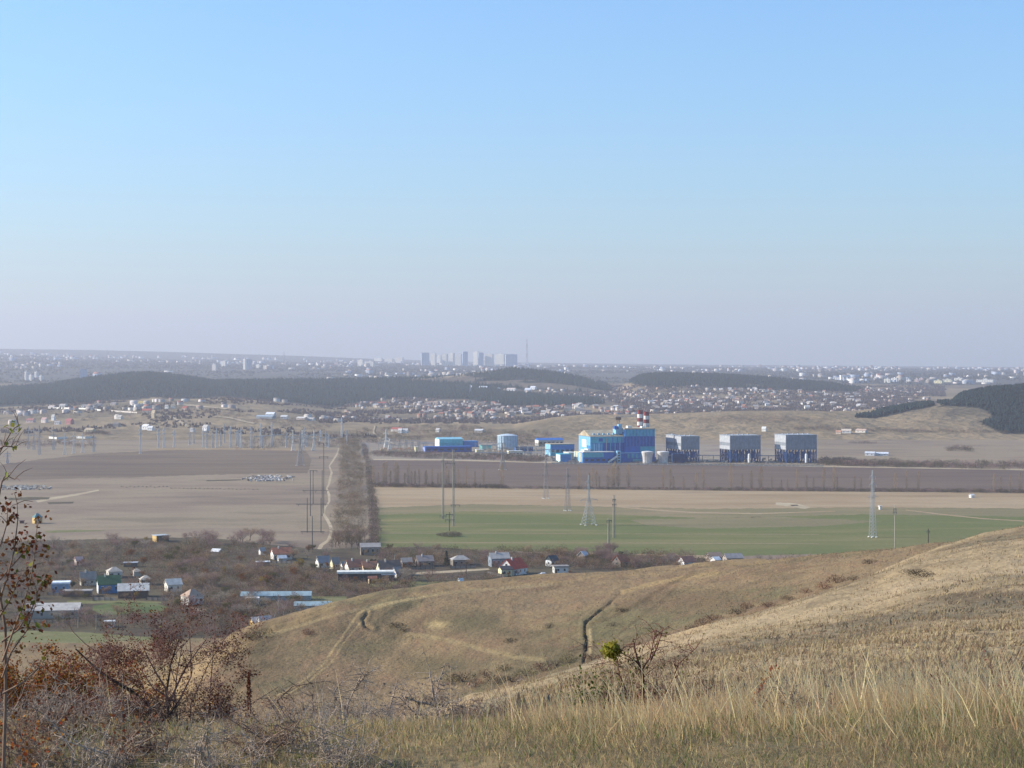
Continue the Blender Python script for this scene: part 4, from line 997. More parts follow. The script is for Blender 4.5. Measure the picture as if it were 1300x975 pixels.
# hillside hamlet on the left and other far houses that can be told apart
HAM = [(61, 519, 22, 9, 'b9a8a0', 'd8d2cc', 'white house row at the left end of the hillside hamlet'), (75, 517.5, 20, 10, 'a9a29c', 'd8d5d0', 'white-walled house second from the left in the hillside hamlet'), (103, 517.5, 18, 8, '8a8682', 'c9c5bf', 'grey house above the long pale wall'), (121, 516.5, 16, 9, '7f7874', 'b5aca4', 'brown house right of the long pale wall'), (140, 515, 18, 8, '8c8580', 'a59b92', 'grey hamlet house among trees'), (175, 514, 20, 9, 'b7a05c', 'c9bda0', 'hamlet house with a yellowish roof'), (180, 525, 24, 11, 'a05848', 'c8b8a6', 'hamlet house with a long red roof'), (192, 531, 9, 18, 'b9a688', 'bfae90', 'tall tan tower-like house in the hamlet'), (209, 519, 9, 10, 'a29c96', 'e2e0d8', 'small white hamlet house on the right'), (217, 519, 10, 12, '8a8070', 'd8d4c4', 'white hamlet house with pale gable on the right'), (231, 521, 14, 10, '9a4f44', 'b8a294', 'red hamlet house at the right end'),
       (149, 532.5, 10, 9, 'b5aca0', 'cfcac0', 'lone pale house below the hamlet'), (33, 537, 18, 10, 'a06a62', 'cfb9b0', 'pinkish house at the far left below the wooded ridge'), (52, 537, 14, 12, 'b09088', 'd9ccc4', 'white house with pink gable at the far left'), (65, 534, 8, 14, 'b8b4ae', 'e0deda', 'white tower-like house at the far left'), (69, 539, 12, 8, '9c9894', 'dad8d4', 'small white house beside the red block at the far left'), (83, 539, 16, 13, '9a5a58', 'a87470', 'red block house at the far left'), (107, 549, 20, 8, 'b3a184', 'd3c7a8', 'cream shed with dark trees at its right'), (143, 542, 14, 9, '6f6a66', '8a8680', 'dark shed on the slope below the hamlet'), (180, 545.5, 16, 11, 'd4d2ce', 'e0deda', 'bright white house on the lower slope'), (187, 546.5, 12, 9, 'c9c7c2', 'e0dfdc', 'second white house on the lower slope, right of the first'), (241, 548.5, 8, 8, 'a39c94', 'dad6d0', 'tiny white house left of the winding track end'), (257, 547, 12, 12, 'b0aaa4', 'e4e2de', 'white house beside the row of masts'), (325, 531.5, 46, 8, '93a0a8', '8e949a', 'long grey works hall with pale roofs'), (337, 530, 22, 12, 'd5d8da', 'b9bcbe', 'works hall with a bright white slanted roof'), (356, 532, 16, 9, 'c9c6c0', 'cfcac4', 'small pale house right of the works halls'), (376, 533, 24, 7, 'c3bdb4', 'b9a99c', 'low pale shed by the road right of the works halls'), (390, 534, 16, 7, 'b4aca4', 'cfc8c0', 'second low pale shed right of the works halls'),
       (489, 533.5, 10, 12, 'b4aca4', 'e0dcd4', 'white twin house above the substation'), (496, 548, 24, 8, 'a0584e', 'cfc6ba', 'long red-roofed building above the substation'), (505, 550, 8, 9, 'c4c0ba', 'e2e0da', 'white house at the right end of the red-roofed building'), (511, 550, 10, 9, 'bcb8b2', 'e4e2dc', 'white house with steep gable above the substation'), (553, 549, 8, 8, 'bcb6b0', 'dedad4', 'tiny white house above the teal hall'), (602, 549.5, 18, 7, 'c8c8c8', 'bdb4aa', 'grey-white house on the slope above the storage tank'), (480, 514, 26, 9, '9c5048', 'bfaba0', 'red-roofed farm at the edge of the wooded ridge'), (473, 516, 18, 8, '9aa0a6', 'b0aca8', 'grey barn left of the red-roofed farm'),
       (597, 495, 5, 16, 'd8dade', 'e6e6e4', 'white tower at the wood edge'), (608, 494.5, 30, 12, 'd8dade', 'eceae6', 'bright white block at the wood edge'), (630, 495, 12, 8, 'cfd2d6', 'e0e0e0', 'small white block between the woods'), (643, 496, 34, 10, 'c9b8ac', 'e8e4dc', 'long white building with pinkish end between the woods'), (666, 498.5, 22, 16, 'd2d4d8', 'eceae6', 'white block with a taller part at its right'), (673, 494.5, 20, 12, 'd2d4d8', 'eeece8', 'tall white block beside the wood on the right'),
       (1061, 552, 10, 7, 'b58a72', 'cfb9a4', 'small pink-roofed house behind the bare slope'), (1068, 550.5, 18, 8, 'c9b8a4', 'dcd6cc', 'white-walled house behind the bare slope'), (1086, 550, 20, 7, 'bca08c', 'd3cabc', 'long cream house behind the bare slope'), (967, 548.5, 8, 9, 'd6d4cc', 'e4e0d6', 'tiny white house right of the middle cooling box'), (1098, 587, 14, 6, 'c3c6c8', 'd6d4d0', 'low white shed right of the cooling boxes'), (1112, 587.5, 18, 5, 'cfd2d4', 'd0cec8', 'long low white shed farther right of the cooling boxes')]
for k, (u, v, w, h_, rf, wl, lab) in enumerate(HAM):
    X, Y, Z = hit(u, v, 2000, 6200)
    w *= .78; h_ *= .8
    house('house', u, v, w, min(w * .7, 10), h_ * .62, h_ * .38, -34 + (k * 7) % 22, rf, wl, lab, Y=Y, win=2 if w > 9 else 0, attic=False, door=False)
def wall_run(pts, h, mat, label, y0=1900, name='wall', cat='wall'):
    o = empty(name, hit(*pts[0], y0, 6200)); tag(o, label, cat); p0 = o.location.copy(); mb = MB()
    P = [Vector(hit(u, v, y0, 6200)) - p0 for u, v in pts]
    for a, b in zip(P[:-1], P[1:]):
        mb.prism([(a.x, a.y, a.z - 1.5), (b.x, b.y, b.z - 1.5), (b.x, b.y, b.z + h), (a.x, a.y, a.z + h)], 0, .8, 0)
    mb.build('panel_run', mat, o)
wall_run([(68, 519), (95, 519.5), (120, 521), (128, 522)], 3.2, WHITE, 'long pale wall along the hillside hamlet')
wall_run([(140, 522.5), (155, 523.5), (174, 525)], 2.6, paint('c3bab0'), 'shorter pale wall right of the long hamlet wall')
wall_run([(62, 557), (72, 558), (85, 557)], 3, WHITE, 'white wall segment on the left below the cream shed')
wall_run([(97, 556.5), (108, 557), (117, 556.5)], 3, WHITE, 'white wall segment below the cream shed, right one')
def far_strip(pts, w, label):
    """a pale road draped on the far slope"""
    P = [Vector(hit(u, v, 2300, 6200)) for u, v in pts]
    Q = []
    for a, b in zip(P[:-1], P[1:]):
        for k in range(6): Q.append(a.lerp(b, k / 6))
    Q.append(P[-1]); vs = []; fs = []
    for q in Q:
        for s in (-.5, .5):
            vs.append((q.x, q.y + s * w, hz(q.x, q.y + s * w) + 1.2))
    for k in range(len(Q) - 1): fs.append((2 * k, 2 * k + 1, 2 * k + 3, 2 * k + 2))
    me = np_mesh('dirt_road', vs, fs); o = new_obj('dirt_road', me, M['track']); o['kind'] = 'structure'
far_strip([(214, 529.5), (222, 532), (230, 537), (239, 543)], 26, '')
far_strip([(226, 514), (250, 516), (270, 518), (288, 520)], 40, '')
far_strip([(273, 529), (290, 531), (306, 535), (323, 538.5)], 30, '')
far_strip([(500, 566), (480, 556), (474, 550), (476, 541), (488, 536)], 26, '')

# far suburbs: one gabled mesh per look, shared
def gable_mesh(name, w, d, hw, hr):
    mb = MB().box(0, w, 0, d, -1, hw); a = mb.mesh(name + '_wall')
    r_ = MB().prism([(-.4, -.4, hw), (-.4, d / 2, hw + hr), (-.4, d + .4, hw)], w + .8, 0, 0).mesh(name + '_roof')
    return a, r_
GM = [gable_mesh('far_house', w, d, h, r_) for w, d, h, r_ in ((11, 8, 4, 3), (9, 9, 5, 3.4), (15, 9, 3.6, 2.6), (12, 10, 6, 3.6))]
for a, b in GM: a.materials.append(None); b.materials.append(None)
ROOFS = ['8f8680', '8a544c', '7b7169', 'a29b94', '966352', 'bdb9b4', '6c6360', '9a7d6d', '837973', 'a99f93']
WALLS = ['c6c0b6', 'a89d90', 'b3a89a', '94887c', 'd6d2c8']
# clusters of suburb: (u0,u1, v0,v1, count of single houses, wording)
SUB = [(530, 660, 512, 530, 55, 'under the wooded ridge'), (660, 800, 515, 530, 50, 'above the blue hall'), (820, 960, 505, 521, 55, 'above the cooling boxes'), (960, 1100, 498, 520, 50, 'beyond the bare slope'), (905, 1000, 495, 499, 14, 'below the right wooded ridge')]
RNAME = ['pinkish grey', 'brick red', 'grey', 'pale grey', 'rust red', 'whitish', 'dark grey', 'tan pink', 'stone grey', 'beige']
SHAPE = ['small', 'square', 'long', 'tall']
rs = random.Random(21)
for (u0, u1, v0, v1, n, lab) in SUB:
    for k in range(n):
        u, v = rs.uniform(u0, u1), rs.uniform(v0, v1)
        X, Y, Z = hit(u, v, 3150, 6400, 300)
        i = rs.randrange(4); ri = rs.randrange(10)
        third = ('left part', 'middle', 'right part')[min(2, int((u - u0) / (u1 - u0) * 3))]
        o = empty('suburb_house', (X, Y, Z), rs.uniform(-.9, .5)); s_ = rs.uniform(.75, 1.15); o.scale = (s_, s_, s_)
        tag(o, '%s far house, %s roof, %s of the suburb %s' % (SHAPE[i], RNAME[ri], third, lab), 'house', '%s houses with %s roofs, %s of the suburb %s' % (SHAPE[i], RNAME[ri], third, lab))
        for nm, me, hx in (('wall', GM[i][0], rs.choice(WALLS)), ('roof', GM[i][1], ROOFS[ri])):
            c = bpy.data.objects.new(nm, me); COL.objects.link(c); c.parent = o
            c.material_slots[0].link = 'OBJECT'; c.material_slots[0].material = paint(hx)
# the rest of the suburbs and the city's small buildings: nobody could count them
def box_field(name, P, W, D, Ht, rot, mats, mi, gab=None):
    """many little buildings in one mesh"""
    n = len(P); c, s = np.cos(rot), np.sin(rot)
    base = np.array([(-.5, -.5, 0), (.5, -.5, 0), (.5, .5, 0), (-.5, .5, 0), (-.5, -.5, 1), (.5, -.5, 1), (.5, .5, 1), (-.5, .5, 1), (-.5, 0, 1.45), (.5, 0, 1.45)])
    g = np.where(gab, 1.45, 1.02) if gab is not None else np.full(n, 1.45)
    x = base[None, :, 0] * W[:, None]; y = base[None, :, 1] * D[:, None]
    zz = np.repeat(base[None, :, 2], n, 0).copy(); zz[:, 8:] = g[:, None]
    zz = zz * Ht[:, None]; zz[:, :4] = -3
    V = np.stack([P[:, 0, None] + x * c[:, None] - y * s[:, None], P[:, 1, None] + x * s[:, None] + y * c[:, None], P[:, 2, None] + zz], -1).reshape(-1, 3)
    tri = np.array([(0, 1, 5, 4), (1, 2, 6, 5), (2, 3, 7, 6), (3, 0, 4, 7), (4, 5, 9, 8), (6, 7, 8, 9), (7, 4, 8, 8), (5, 6, 9, 9)])
    quads = tri[:6]
    Fq = (quads[None] + (np.arange(n) * 10)[:, None, None]).reshape(-1, 4)
    t3 = np.array([(7, 4, 8), (5, 6, 9)]); F3 = (t3[None] + (np.arange(n) * 10)[:, None, None]).reshape(-1, 3)
    me = bpy.data.meshes.new(name)
    me.vertices.add(len(V)); me.vertices.foreach_set('co', V.astype(np.float32).ravel())
    li = np.concatenate([Fq.ravel(), F3.ravel()]).astype(np.int32)
    me.loops.add(len(li)); me.loops.foreach_set('vertex_index', li)
    ls = np.concatenate([np.arange(len(Fq)) * 4, len(Fq) * 4 + np.arange(len(F3)) * 3]).astype(np.int32)
    me.polygons.add(len(ls)); me.polygons.foreach_set('loop_start', ls)
    nw = len(WALLS_M)
    wm = np.repeat(mi[0], 4); rm = np.repeat(mi[1], 2)
    mq = np.stack([mi[0], mi[0], mi[0], mi[0], mi[1], mi[1]], 1).ravel(); m3 = np.repeat(mi[0], 2)
    me.polygons.foreach_set('material_index', np.concatenate([mq, m3]).astype(np.int32))
    me.update(calc_edges=True)
    o = new_obj(name, me, mats); o['kind'] = 'stuff'
    return o
WALLS_M = [paint(h) for h in WALLS] + [paint(h) for h in ROOFS] + [paint('c4b8b0'), paint('9fa8b4')]
def scatter_uY(n, u0, u1, y0, y1, keep=None, power=1.0):
    """points spread over the ground between two depths inside the view"""
    Y = np.sqrt(rng.random(n) * (y1 ** 2 - y0 ** 2) + y0 ** 2) if power == 1 else y0 + (y1 - y0) * rng.random(n)
    U = u0 + (u1 - u0) * rng.random(n); X = (U - U0) / F * Y; Z = height(X, Y); V = vpix(Y, Z)
    if keep is not None:
        k = keep(U, V, X, Y); U, V, X, Y, Z = U[k], V[k], X[k], Y[k], Z[k]
    return U, V, X, Y, Z
def in_woods(U, V, Y):
    r_ = np.zeros(U.shape, bool)
    for k, w in enumerate(WOODS):
        lo, hi = ((4000, 6300), (4600, 6300), (2450, 3300), (2450, 3300))[k]
        r_ |= inpoly(U, V, w) & (Y > lo) & (Y < hi)
    return r_
def town(name, n, u0, u1, y0, y1, size, hgt, keep, wl, gabp=.7):
    U, V, X, Y, Z = scatter_uY(n, u0, u1, y0, y1, keep)
    k = len(X); P = np.stack([X, Y, Z], -1)
    W = rng.uniform(size[0], size[1], k); D = W * rng.uniform(.6, 1, k); Ht = rng.uniform(hgt[0], hgt[1], k)
    mi = (rng.choice(wl, k), rng.integers(5, 15, k))
    box_field(name, P, W, D, Ht, rng.uniform(-.3, .9, k), WALLS_M, mi, rng.random(k) < gabp)
town('suburb_houses', 1900, 440, 1180, 3200, 6300, (7, 12), (3., 5.5), lambda U, V, X, Y: ~in_woods(U, V, Y) & (V > 490) & ((V < 531) | (U < 640)) & (fbm(X * .004, Y * .003 + 7, 3) > -.05), [1, 2, 3, 3, 15, 12])
town('hamlet_houses', 420, -60, 440, 3000, 4300, (9, 15), (3.5, 7), lambda U, V, X, Y: ~in_woods(U, V, Y) & (fbm(X * .004 + 2, Y * .004, 3) > .22) & (V > 508), [0, 1, 2, 3, 15])
town('city_buildings', 3000, -80, 1400, 6300, 14500, (10, 34), (5, 17), lambda U, V, X, Y: (fbm(X * .0019 + 5, Y * .0009, 4) > .04) & (rng.random(X.shape) < .8), [0, 1, 2, 3, 4, 15, 16, 16, 13], .3)

# city blocks that stand out on the skyline
WINB = paint('93a0b0')
CITY = [(535, 545, 448, 454.5, 'b2bdcc', 'blue-grey slab block at the left end of the hilltop estate'), (546, 553, 449, 459, 'dcd6c8', 'cream tower block, tallest at the left of the hilltop estate'), (552.5, 560, 451, 461, 'd8d2c4', 'cream stepped block in front of the hilltop estate'), (560.5, 567.5, 449.5, 457, 'd9d4c8', 'cream block left of the centre of the hilltop estate'), (569, 576, 448.5, 457, 'd5cfc4', 'cream block at the centre of the hilltop estate'), (577, 586, 449.5, 455, 'cfcbc4', 'low pale block at the centre of the hilltop estate'), (587.5, 594, 446.5, 455, 'a9b6c8', 'dark blue-grey tower in the hilltop estate'), (600, 607.5, 446.5, 460, 'dfd9cc', 'tall cream tower right of the blue-grey tower'), (608, 616, 454, 460.5, 'dcd8ce', 'pale low block in front of the cream tower'), (608, 614, 448, 454, 'a9b5c5', 'blue block behind the cream tower'), (615, 625.5, 449.5, 456, 'd8d2c6', 'cream slab right of the blue block'), (627, 641, 449.5, 456, 'dbd5ca', 'long cream slab near the right end of the hilltop estate'), (642, 657, 450, 456, 'aab6c8', 'long blue-grey slab at the right end of the hilltop estate'),
        (500, 512, 454, 461, 'd9cec0', 'cream block left of the hilltop estate'), (473, 486, 455, 459.5, 'd9d3c8', 'long white slab far left of the estate'), (487, 499, 455.5, 460, 'd5cfc4', 'second long slab left of the estate'), (453, 461, 457, 466, 'dcd4c8', 'white block on the slope left of the estate'), (463, 475, 459, 467, 'd6cec2', 'wide pale block on the slope left of the estate'),
        (30.5, 34, 472, 484, 'dcd8d0', 'white tower, left of the two at the far left'), (34.5, 41, 476, 484, 'cfcac2', 'low pale block between the two far left towers'), (43, 47, 472, 484, 'dad6ce', 'white tower, right of the two at the far left'), (49, 53, 477, 484, 'd5d1c8', 'short pale block right of the far left towers'), (101.5, 110.5, 469, 485, '9aabc0', 'tall blue-grey block with white top above the wooded ridge'), (280, 287, 458.5, 467, 'd6cfc4', 'white block left of the twin towers'), (308, 312, 456, 469, 'e0dad0', 'white tower of a pair, the left and brighter'), (313, 320, 456.5, 470, 'abaeba', 'grey tower of a pair, the right and darker'), (324, 330, 463, 469, 'd9d4ca', 'pale block right of the pair of towers'), (333, 346, 464, 469, 'd3cec6', 'long pale slab right of the pair of towers'), (268, 275, 463, 472, 'b9b4b0', 'dull block left of the pair of towers'),
        (1057, 1087, 482, 487, 'dcdce0', 'long white podium under the arch-shaped building'), (1122, 1130, 481, 490, 'dad8c8', 'cream block, left of the right-hand estate'), (1131, 1139, 480, 491, 'd9d8d4', 'taller pale block of the right-hand estate'), (1143, 1149, 481, 491, 'd0cfc8', 'pale narrow block of the right-hand estate'), (1150, 1156, 482, 492, 'd6d2ca', 'cream block of the right-hand estate'), (1161, 1166, 483, 492, 'd3b8b0', 'pink block, left part of the pair'), (1166.5, 1172, 483, 493, 'c9a8a2', 'darker pink block, right part of the pair'), (1185, 1196, 486, 495, 'dacf9e', 'yellowish slab block on the right'), (1196.5, 1208, 485, 495, 'e0d8b8', 'wide cream slab block on the right'), (1211, 1222, 488, 495, 'd6d4cc', 'low white slab right of the cream slab'), (1224, 1238, 488, 496, 'afb5bc', 'grey slab between white slabs on the right'), (1239, 1261, 489, 496, 'dad7ce', 'long white slab at the right end of the city')]
for k, (u0, u1, vt, vb, wl, lab) in enumerate(CITY):
    uc = (u0 + u1) / 2
    P = np.linspace(6300, 15500, 900); X_ = (uc - U0) / F * P; gz = height(X_, P)
    ray = H - (vb - V0) / F * P; ok = gz >= ray
    i = int(np.argmax(ok)) if ok.any() else 500
    Y = max(6500., float(P[i])) + (k % 3) * 260; X, Z = (uc - U0) / F * Y, hz((uc - U0) / F * Y, Y)
    w = (u1 - u0) / F * Y; zt = H - (vt - V0) / F * Y
    o = empty('apartment_block', (X, Y, Z), math.radians(12 if wl[:2] in ('9a','a9','aa','ab','af','b2') else -40 + (k * 7) % 12)); tag(o, lab, 'apartment block')
    w *= 1.0; d = max(12, min(w * .5, 22)); hh = max(10, zt - Z)
    MB().box(-w / 2, w / 2, 0, d, -3, hh).build('wall', paint(wl), o)
    MB().box(-w / 2 - .4, w / 2 + .4, -.4, d + .4, hh, hh + 1).build('roof', paint('8f9299'), o)
    MB().box(-w * .12, w * .1, d * .3, d * .7, hh + 1, hh + 4).build('roof_house', paint(wl), o)
    n = max(2, int(w / 9))
    for j in range(n):
        x = -w / 2 + w * (j + .5) / n
        MB().box(x - w / n * .2, x + w / n * .2, -.6, 0, 3, hh - 2).build('balcony_stack', WINB if wl[:2] in ('9a','a9','aa','ab','af','b2') else paint('b9b3a8'), o)
# arch-shaped building
P = hit(1073.5, 484.5, 6300, 14000); Y = P[1]; px = Y / F
o = empty('arch_building', P, .2); tag(o, 'white arch-shaped building with two openings above its podium', 'building')
for x in (-5.2, 0, 5.2): MB().box((x - 1) * px, (x + 1) * px, 0, 14, 0, 6 * px).build('pillar', paint('e4e2e0'), o)
MB().box(-6.4 * px, 6.4 * px, -.5, 14.5, 6 * px, 8 * px).build('top_storey', paint('e8e6e4'), o)
# masts on the horizon
def mast(u, vb, vt, label, banded, Y=11500, w=10):
    X, Y, Z = (u - U0) / F * Y, Y, hz((u - U0) / F * Y, Y)
    h = H - (vt - V0) / F * Y - Z
    o = empty('radio_mast', (X, Y, Z)); tag(o, label, 'mast')
    n = 6
    for k in range(n):
        a, b = h * k / n, h * (k + 1) / n
        wa, wb = w * (1 - .85 * k / n), w * (1 - .85 * (k + 1) / n); g = MB()
        for sx in (-1, 1):
            for sy in (-1, 1): g.bar((sx * wa / 2, sy * wa / 2, a), (sx * wb / 2, sy * wb / 2, b), 1.6)
        g.bar((-wa / 2, -wa / 2, a), (wb / 2, -wb / 2, b), 1.2).bar((wa / 2, -wa / 2, a), (-wb / 2, -wb / 2, b), 1.2)
        g.build('mast_section', paint('b9a8a4') if not banded or k % 2 else paint('8d5a54'), o)
    return o
o = mast(669, 456, 430, 'tall television mast on the horizon right of the hilltop estate', True, 11500, 14)
MB().box(-14, 14, -8, 8, 0, 22).build('base_building', paint('dcd6cc'), o)
mast(136, 459, 444, 'thin dark mast on the far left horizon', False, 11800, 9)
mast(360.5, 466, 446.5, 'thin mast on the horizon above the white blocks', False, 11000, 8)
mast(597, 495, 487.5, 'small mast beside the white tower at the wood edge', False, 4700, 4)

# plank fences round some yards
def fence(u0, v0, u1, v1, h, hexc, lab):
    a, b = Vector(spot(u0, v0)), Vector(spot(u1, v1)); o = empty('fence', a); tag(o, lab, 'fence'); d = b - a; L = d.length; n = max(3, int(L / 2.4))
    for k in range(n):
        p_, q = d * (k / n), d * ((k + .96) / n); hh = h * rs.uniform(.9, 1.08)
        MB().prism([(p_.x, p_.y, .1), (q.x, q.y, .1), (q.x, q.y, hh), (p_.x, p_.y, hh)], .05, .08, 0).build('panel', paint(hexc), o)
        MB().bar((p_.x, p_.y - .05, 0), (p_.x, p_.y - .05, h + .2), .14).build('post', WOODP, o)
for a_ in ((60, 756, 98, 757, 1.4, '7d7368', 'grey plank fence below the pale blue cabin'), (118, 762, 148, 763, 1.4, '8d8378', 'grey plank fence in front of the green-roofed house'), (186, 762, 214, 763, 1.3, '80756a', 'grey plank fence right of the brown barn'), (208, 757, 236, 758, 1.3, '9a9084', 'pale fence below the whitewashed cottage'), (236, 775, 262, 777, 1.3, 'b0a48e', 'cream fence in front of the hipped white house'), (344, 715, 376, 716, 1.3, '8a7f72', 'grey fence below the long orange roof'), (402, 725, 440, 727, 1.4, '7a6e62', 'dark fence below the white-gabled cottages'), (500, 737, 520, 737.5, 1.2, '8d8274', 'grey fence right of the dark-roofed house'), (522, 723.5, 552, 722, 1.2, '8a7e70', 'grey fence along the village road by the grey-brown cottage'), (572, 722, 604, 721, 1.2, '94897c', 'grey fence in front of the hipped grey bungalow'), (618, 728, 640, 733, 1.3, '5b5550', 'dark fence left of the little yellow-walled house'), (668, 733, 700, 733, 1.2, '8b8074', 'grey fence behind the parked white car'), (28, 790, 90, 792, 1.2, '857a6c', 'grey fence below the long farm building')): fence(*a_)
# white car at the village road
X, Y, Z = spot(689, 731); o = empty('parked_car', (X, Y, .04), math.radians(100)); tag(o, 'white car parked below the red-roofed house', 'car')
CARW = paint('dfe1e3', rough=.3)
MB().prism([(-.85, -2.1, .35), (-.85, 2.1, .35), (-.85, 2.15, .8), (-.85, 1.1, .95), (-.85, .6, 1.42), (-.85, -1.2, 1.45), (-.85, -1.9, 1.0), (-.85, -2.15, .9)], 1.7, 0, 0).build('body', CARW, o)
for s in (-1, 1):
    MB().prism([(s * .87, .95, .97), (s * .87, .55, 1.36), (s * .87, -1.1, 1.38), (s * .87, -1.6, 1.0)], s * .02, 0, 0).build('window', GLASS, o)
    for y in (-1.3, 1.35):
        wh = MB(); wh.lathe([(.33, -.1), (.33, .1)], 14).build('wheel', paint('1c1c1e'), o)
        ob = o.children[-1]; ob.rotation_euler = (0, math.radians(90), 0); ob.location = (s * .8, y, .33)
    MB().box(s * .35, s * .75, 2.12, 2.2, .62, .78).build('headlight', paint('f0f0ea', rough=.2), o)

# rubble and stones on the pasture
def rubble(u0, u1, v0, v1, n, label, cols_):
    o = empty('rubble_heap', spot((u0 + u1) / 2, v1)); tag(o, label, 'rubble'); p0 = o.location.copy()
    ms = [MB() for _ in cols_]
    for k in range(n):
        a = rs.gauss(.5, .22); u = u0 + (u1 - u0) * min(1, max(0, a)); v = rs.uniform(v0, v1)
        X, Y, Z = spot(u, v); s_ = rs.uniform(.5, 1.5); b = rs.choice(ms)
        q = Vector((X, Y, 0)) - p0; an = rs.uniform(0, 3)
        b.bar((q.x - s_ * math.cos(an), q.y - s_ * math.sin(an), rs.uniform(0, .6)), (q.x + s_ * math.cos(an), q.y + s_ * math.sin(an), rs.uniform(.3, 1.4)), s_ * 1.2, s_ * .6)
    for b, c in zip(ms, cols_):
        if b.v:
            x = b.build('broken_slabs', paint(c), o); x['kind'] = 'stuff'
rubble(308, 372, 604.5, 611, 260, 'long heap of pale rubble beside the ploughland', ['c2bdb6', '8b8580', 'a59c92', '6d6660'])
rubble(-6, 64, 617, 622, 180, 'long heap of pale rubble at the left edge of the pasture', ['a8a49c', '8b857c', '9a9488'])
# ------------------------------------------------------------------ vegetation builders (numpy, shared meshes)
def leaf_mat(name, hexc, var=.25, rough=.9, trans=0.3):
    m_, n, l, b = base_mat(name, rough, .1)
    g = n.new('ShaderNodeNewGeometry'); oi = n.new('ShaderNodeObjectInfo')
    ad = n.new('ShaderNodeMath'); ad.operation = 'ADD'
    l.new(g.outputs['Random Per Island'], ad.inputs[0]); l.new(oi.outputs['Random'], ad.inputs[1])
    mr = n.new('ShaderNodeMapRange'); mr.inputs[1].default_value = 0; mr.inputs[2].default_value = 2; mr.inputs[3].default_value = 1 - var; mr.inputs[4].default_value = 1 + var
    l.new(ad.outputs[0], mr.inputs[0])
    mx = n.new('ShaderNodeMix'); mx.data_type = 'RGBA'; mx.blend_type = 'MULTIPLY'; mx.inputs[0].default_value = 1; mx.inputs[6].default_value = lin(hexc)
    hs = n.new('ShaderNodeHueSaturation'); h2 = n.new('ShaderNodeMapRange'); h2.inputs[3].default_value = .475; h2.inputs[4].default_value = .525
    l.new(g.outputs['Random Per Island'], h2.inputs[0]); l.new(h2.outputs[0], hs.inputs['Hue'])
    l.new(mr.outputs[0], mx.inputs[7]); l.new(mx.outputs[2], hs.inputs['Color']); l.new(hs.outputs[0], b.inputs['Base Color'])
    if trans:
        tr = n.new('ShaderNodeBsdfTranslucent'); ms = n.new('ShaderNodeMixShader'); ms.inputs[0].default_value = trans
        l.new(hs.outputs[0], tr.inputs[0]); l.new(b.outputs[0], ms.inputs[1]); l.new(tr.outputs[0], ms.inputs[2])
        l.new(ms.outputs[0], n['Material Output'].inputs[0])
    return m_
def tubes(name, polys, mat=None, parent=None, sides=3, radii=None, mesh_only=False):
    """polys: list of (points (k,3), radii (k,)); one mesh of tapered branches"""
    V = []; Fq = []; b = 0
    ang = np.arange(sides) * 2 * np.pi / sides
    for pts, rad in polys:
        pts = np.asarray(pts, float); rad = np.asarray(rad, float); k = len(pts)
        d = np.gradient(pts, axis=0); d /= np.linalg.norm(d, axis=1, keepdims=True) + 1e-9
        up = np.array([0, 0, 1.]) if abs(d[:, 2]).mean() < .85 else np.array([1., 0, 0])
        a = np.cross(d, up); a /= np.linalg.norm(a, axis=1, keepdims=True) + 1e-9; c = np.cross(d, a)
        ring = pts[:, None] + rad[:, None, None] * (np.cos(ang)[None, :, None] * a[:, None] + np.sin(ang)[None, :, None] * c[:, None])
        V.append(ring.reshape(-1, 3))
        i = np.arange(k - 1)[:, None] * sides + np.arange(sides)[None]; j = np.arange(k - 1)[:, None] * sides + (np.arange(sides)[None] + 1) % sides
        Fq.append(np.stack([i, j, j + sides, i + sides], -1).reshape(-1, 4) + b); b += k * sides
    me = np_mesh(name, np.concatenate(V), np.concatenate(Fq), True)
    return me if mesh_only else new_obj(name, me, mat, parent)
def blades(name, P, D, W, L, mat, parent=None, bend=None, mesh_only=False):
    """thin triangles: base points P, directions D, widths W, lengths L"""
    n = len(P); D = D / (np.linalg.norm(D, axis=1, keepdims=True) + 1e-9)
    R = rng.normal(size=(n, 3)); S = np.cross(D, R); S /= np.linalg.norm(S, axis=1, keepdims=True) + 1e-9
    a = P - S * W[:, None] / 2; b = P + S * W[:, None] / 2; c = P + D * L[:, None]
    me = np_mesh(name, np.stack([a, b, c], 1).reshape(-1, 3), np.arange(3 * n).reshape(-1, 3))
    return me if mesh_only else new_obj(name, me, mat, parent)
def leaves(name, P, size, mat, parent=None, mesh_only=False, elong=1.0):
    n = len(P); A = rng.normal(size=(n, 3)); A /= np.linalg.norm(A, axis=1, keepdims=True)
    B = np.cross(A, rng.normal(size=(n, 3))); B /= np.linalg.norm(B, axis=1, keepdims=True)
    s = size[:, None] / 2
    q = np.stack([P - A * s * elong, P - B * s, P + A * s * elong, P + B * s], 1)
    me = np_mesh(name, q.reshape(-1, 3), np.arange(4 * n).reshape(-1, 4))
    return me if mesh_only else new_obj(name, me, mat, parent)

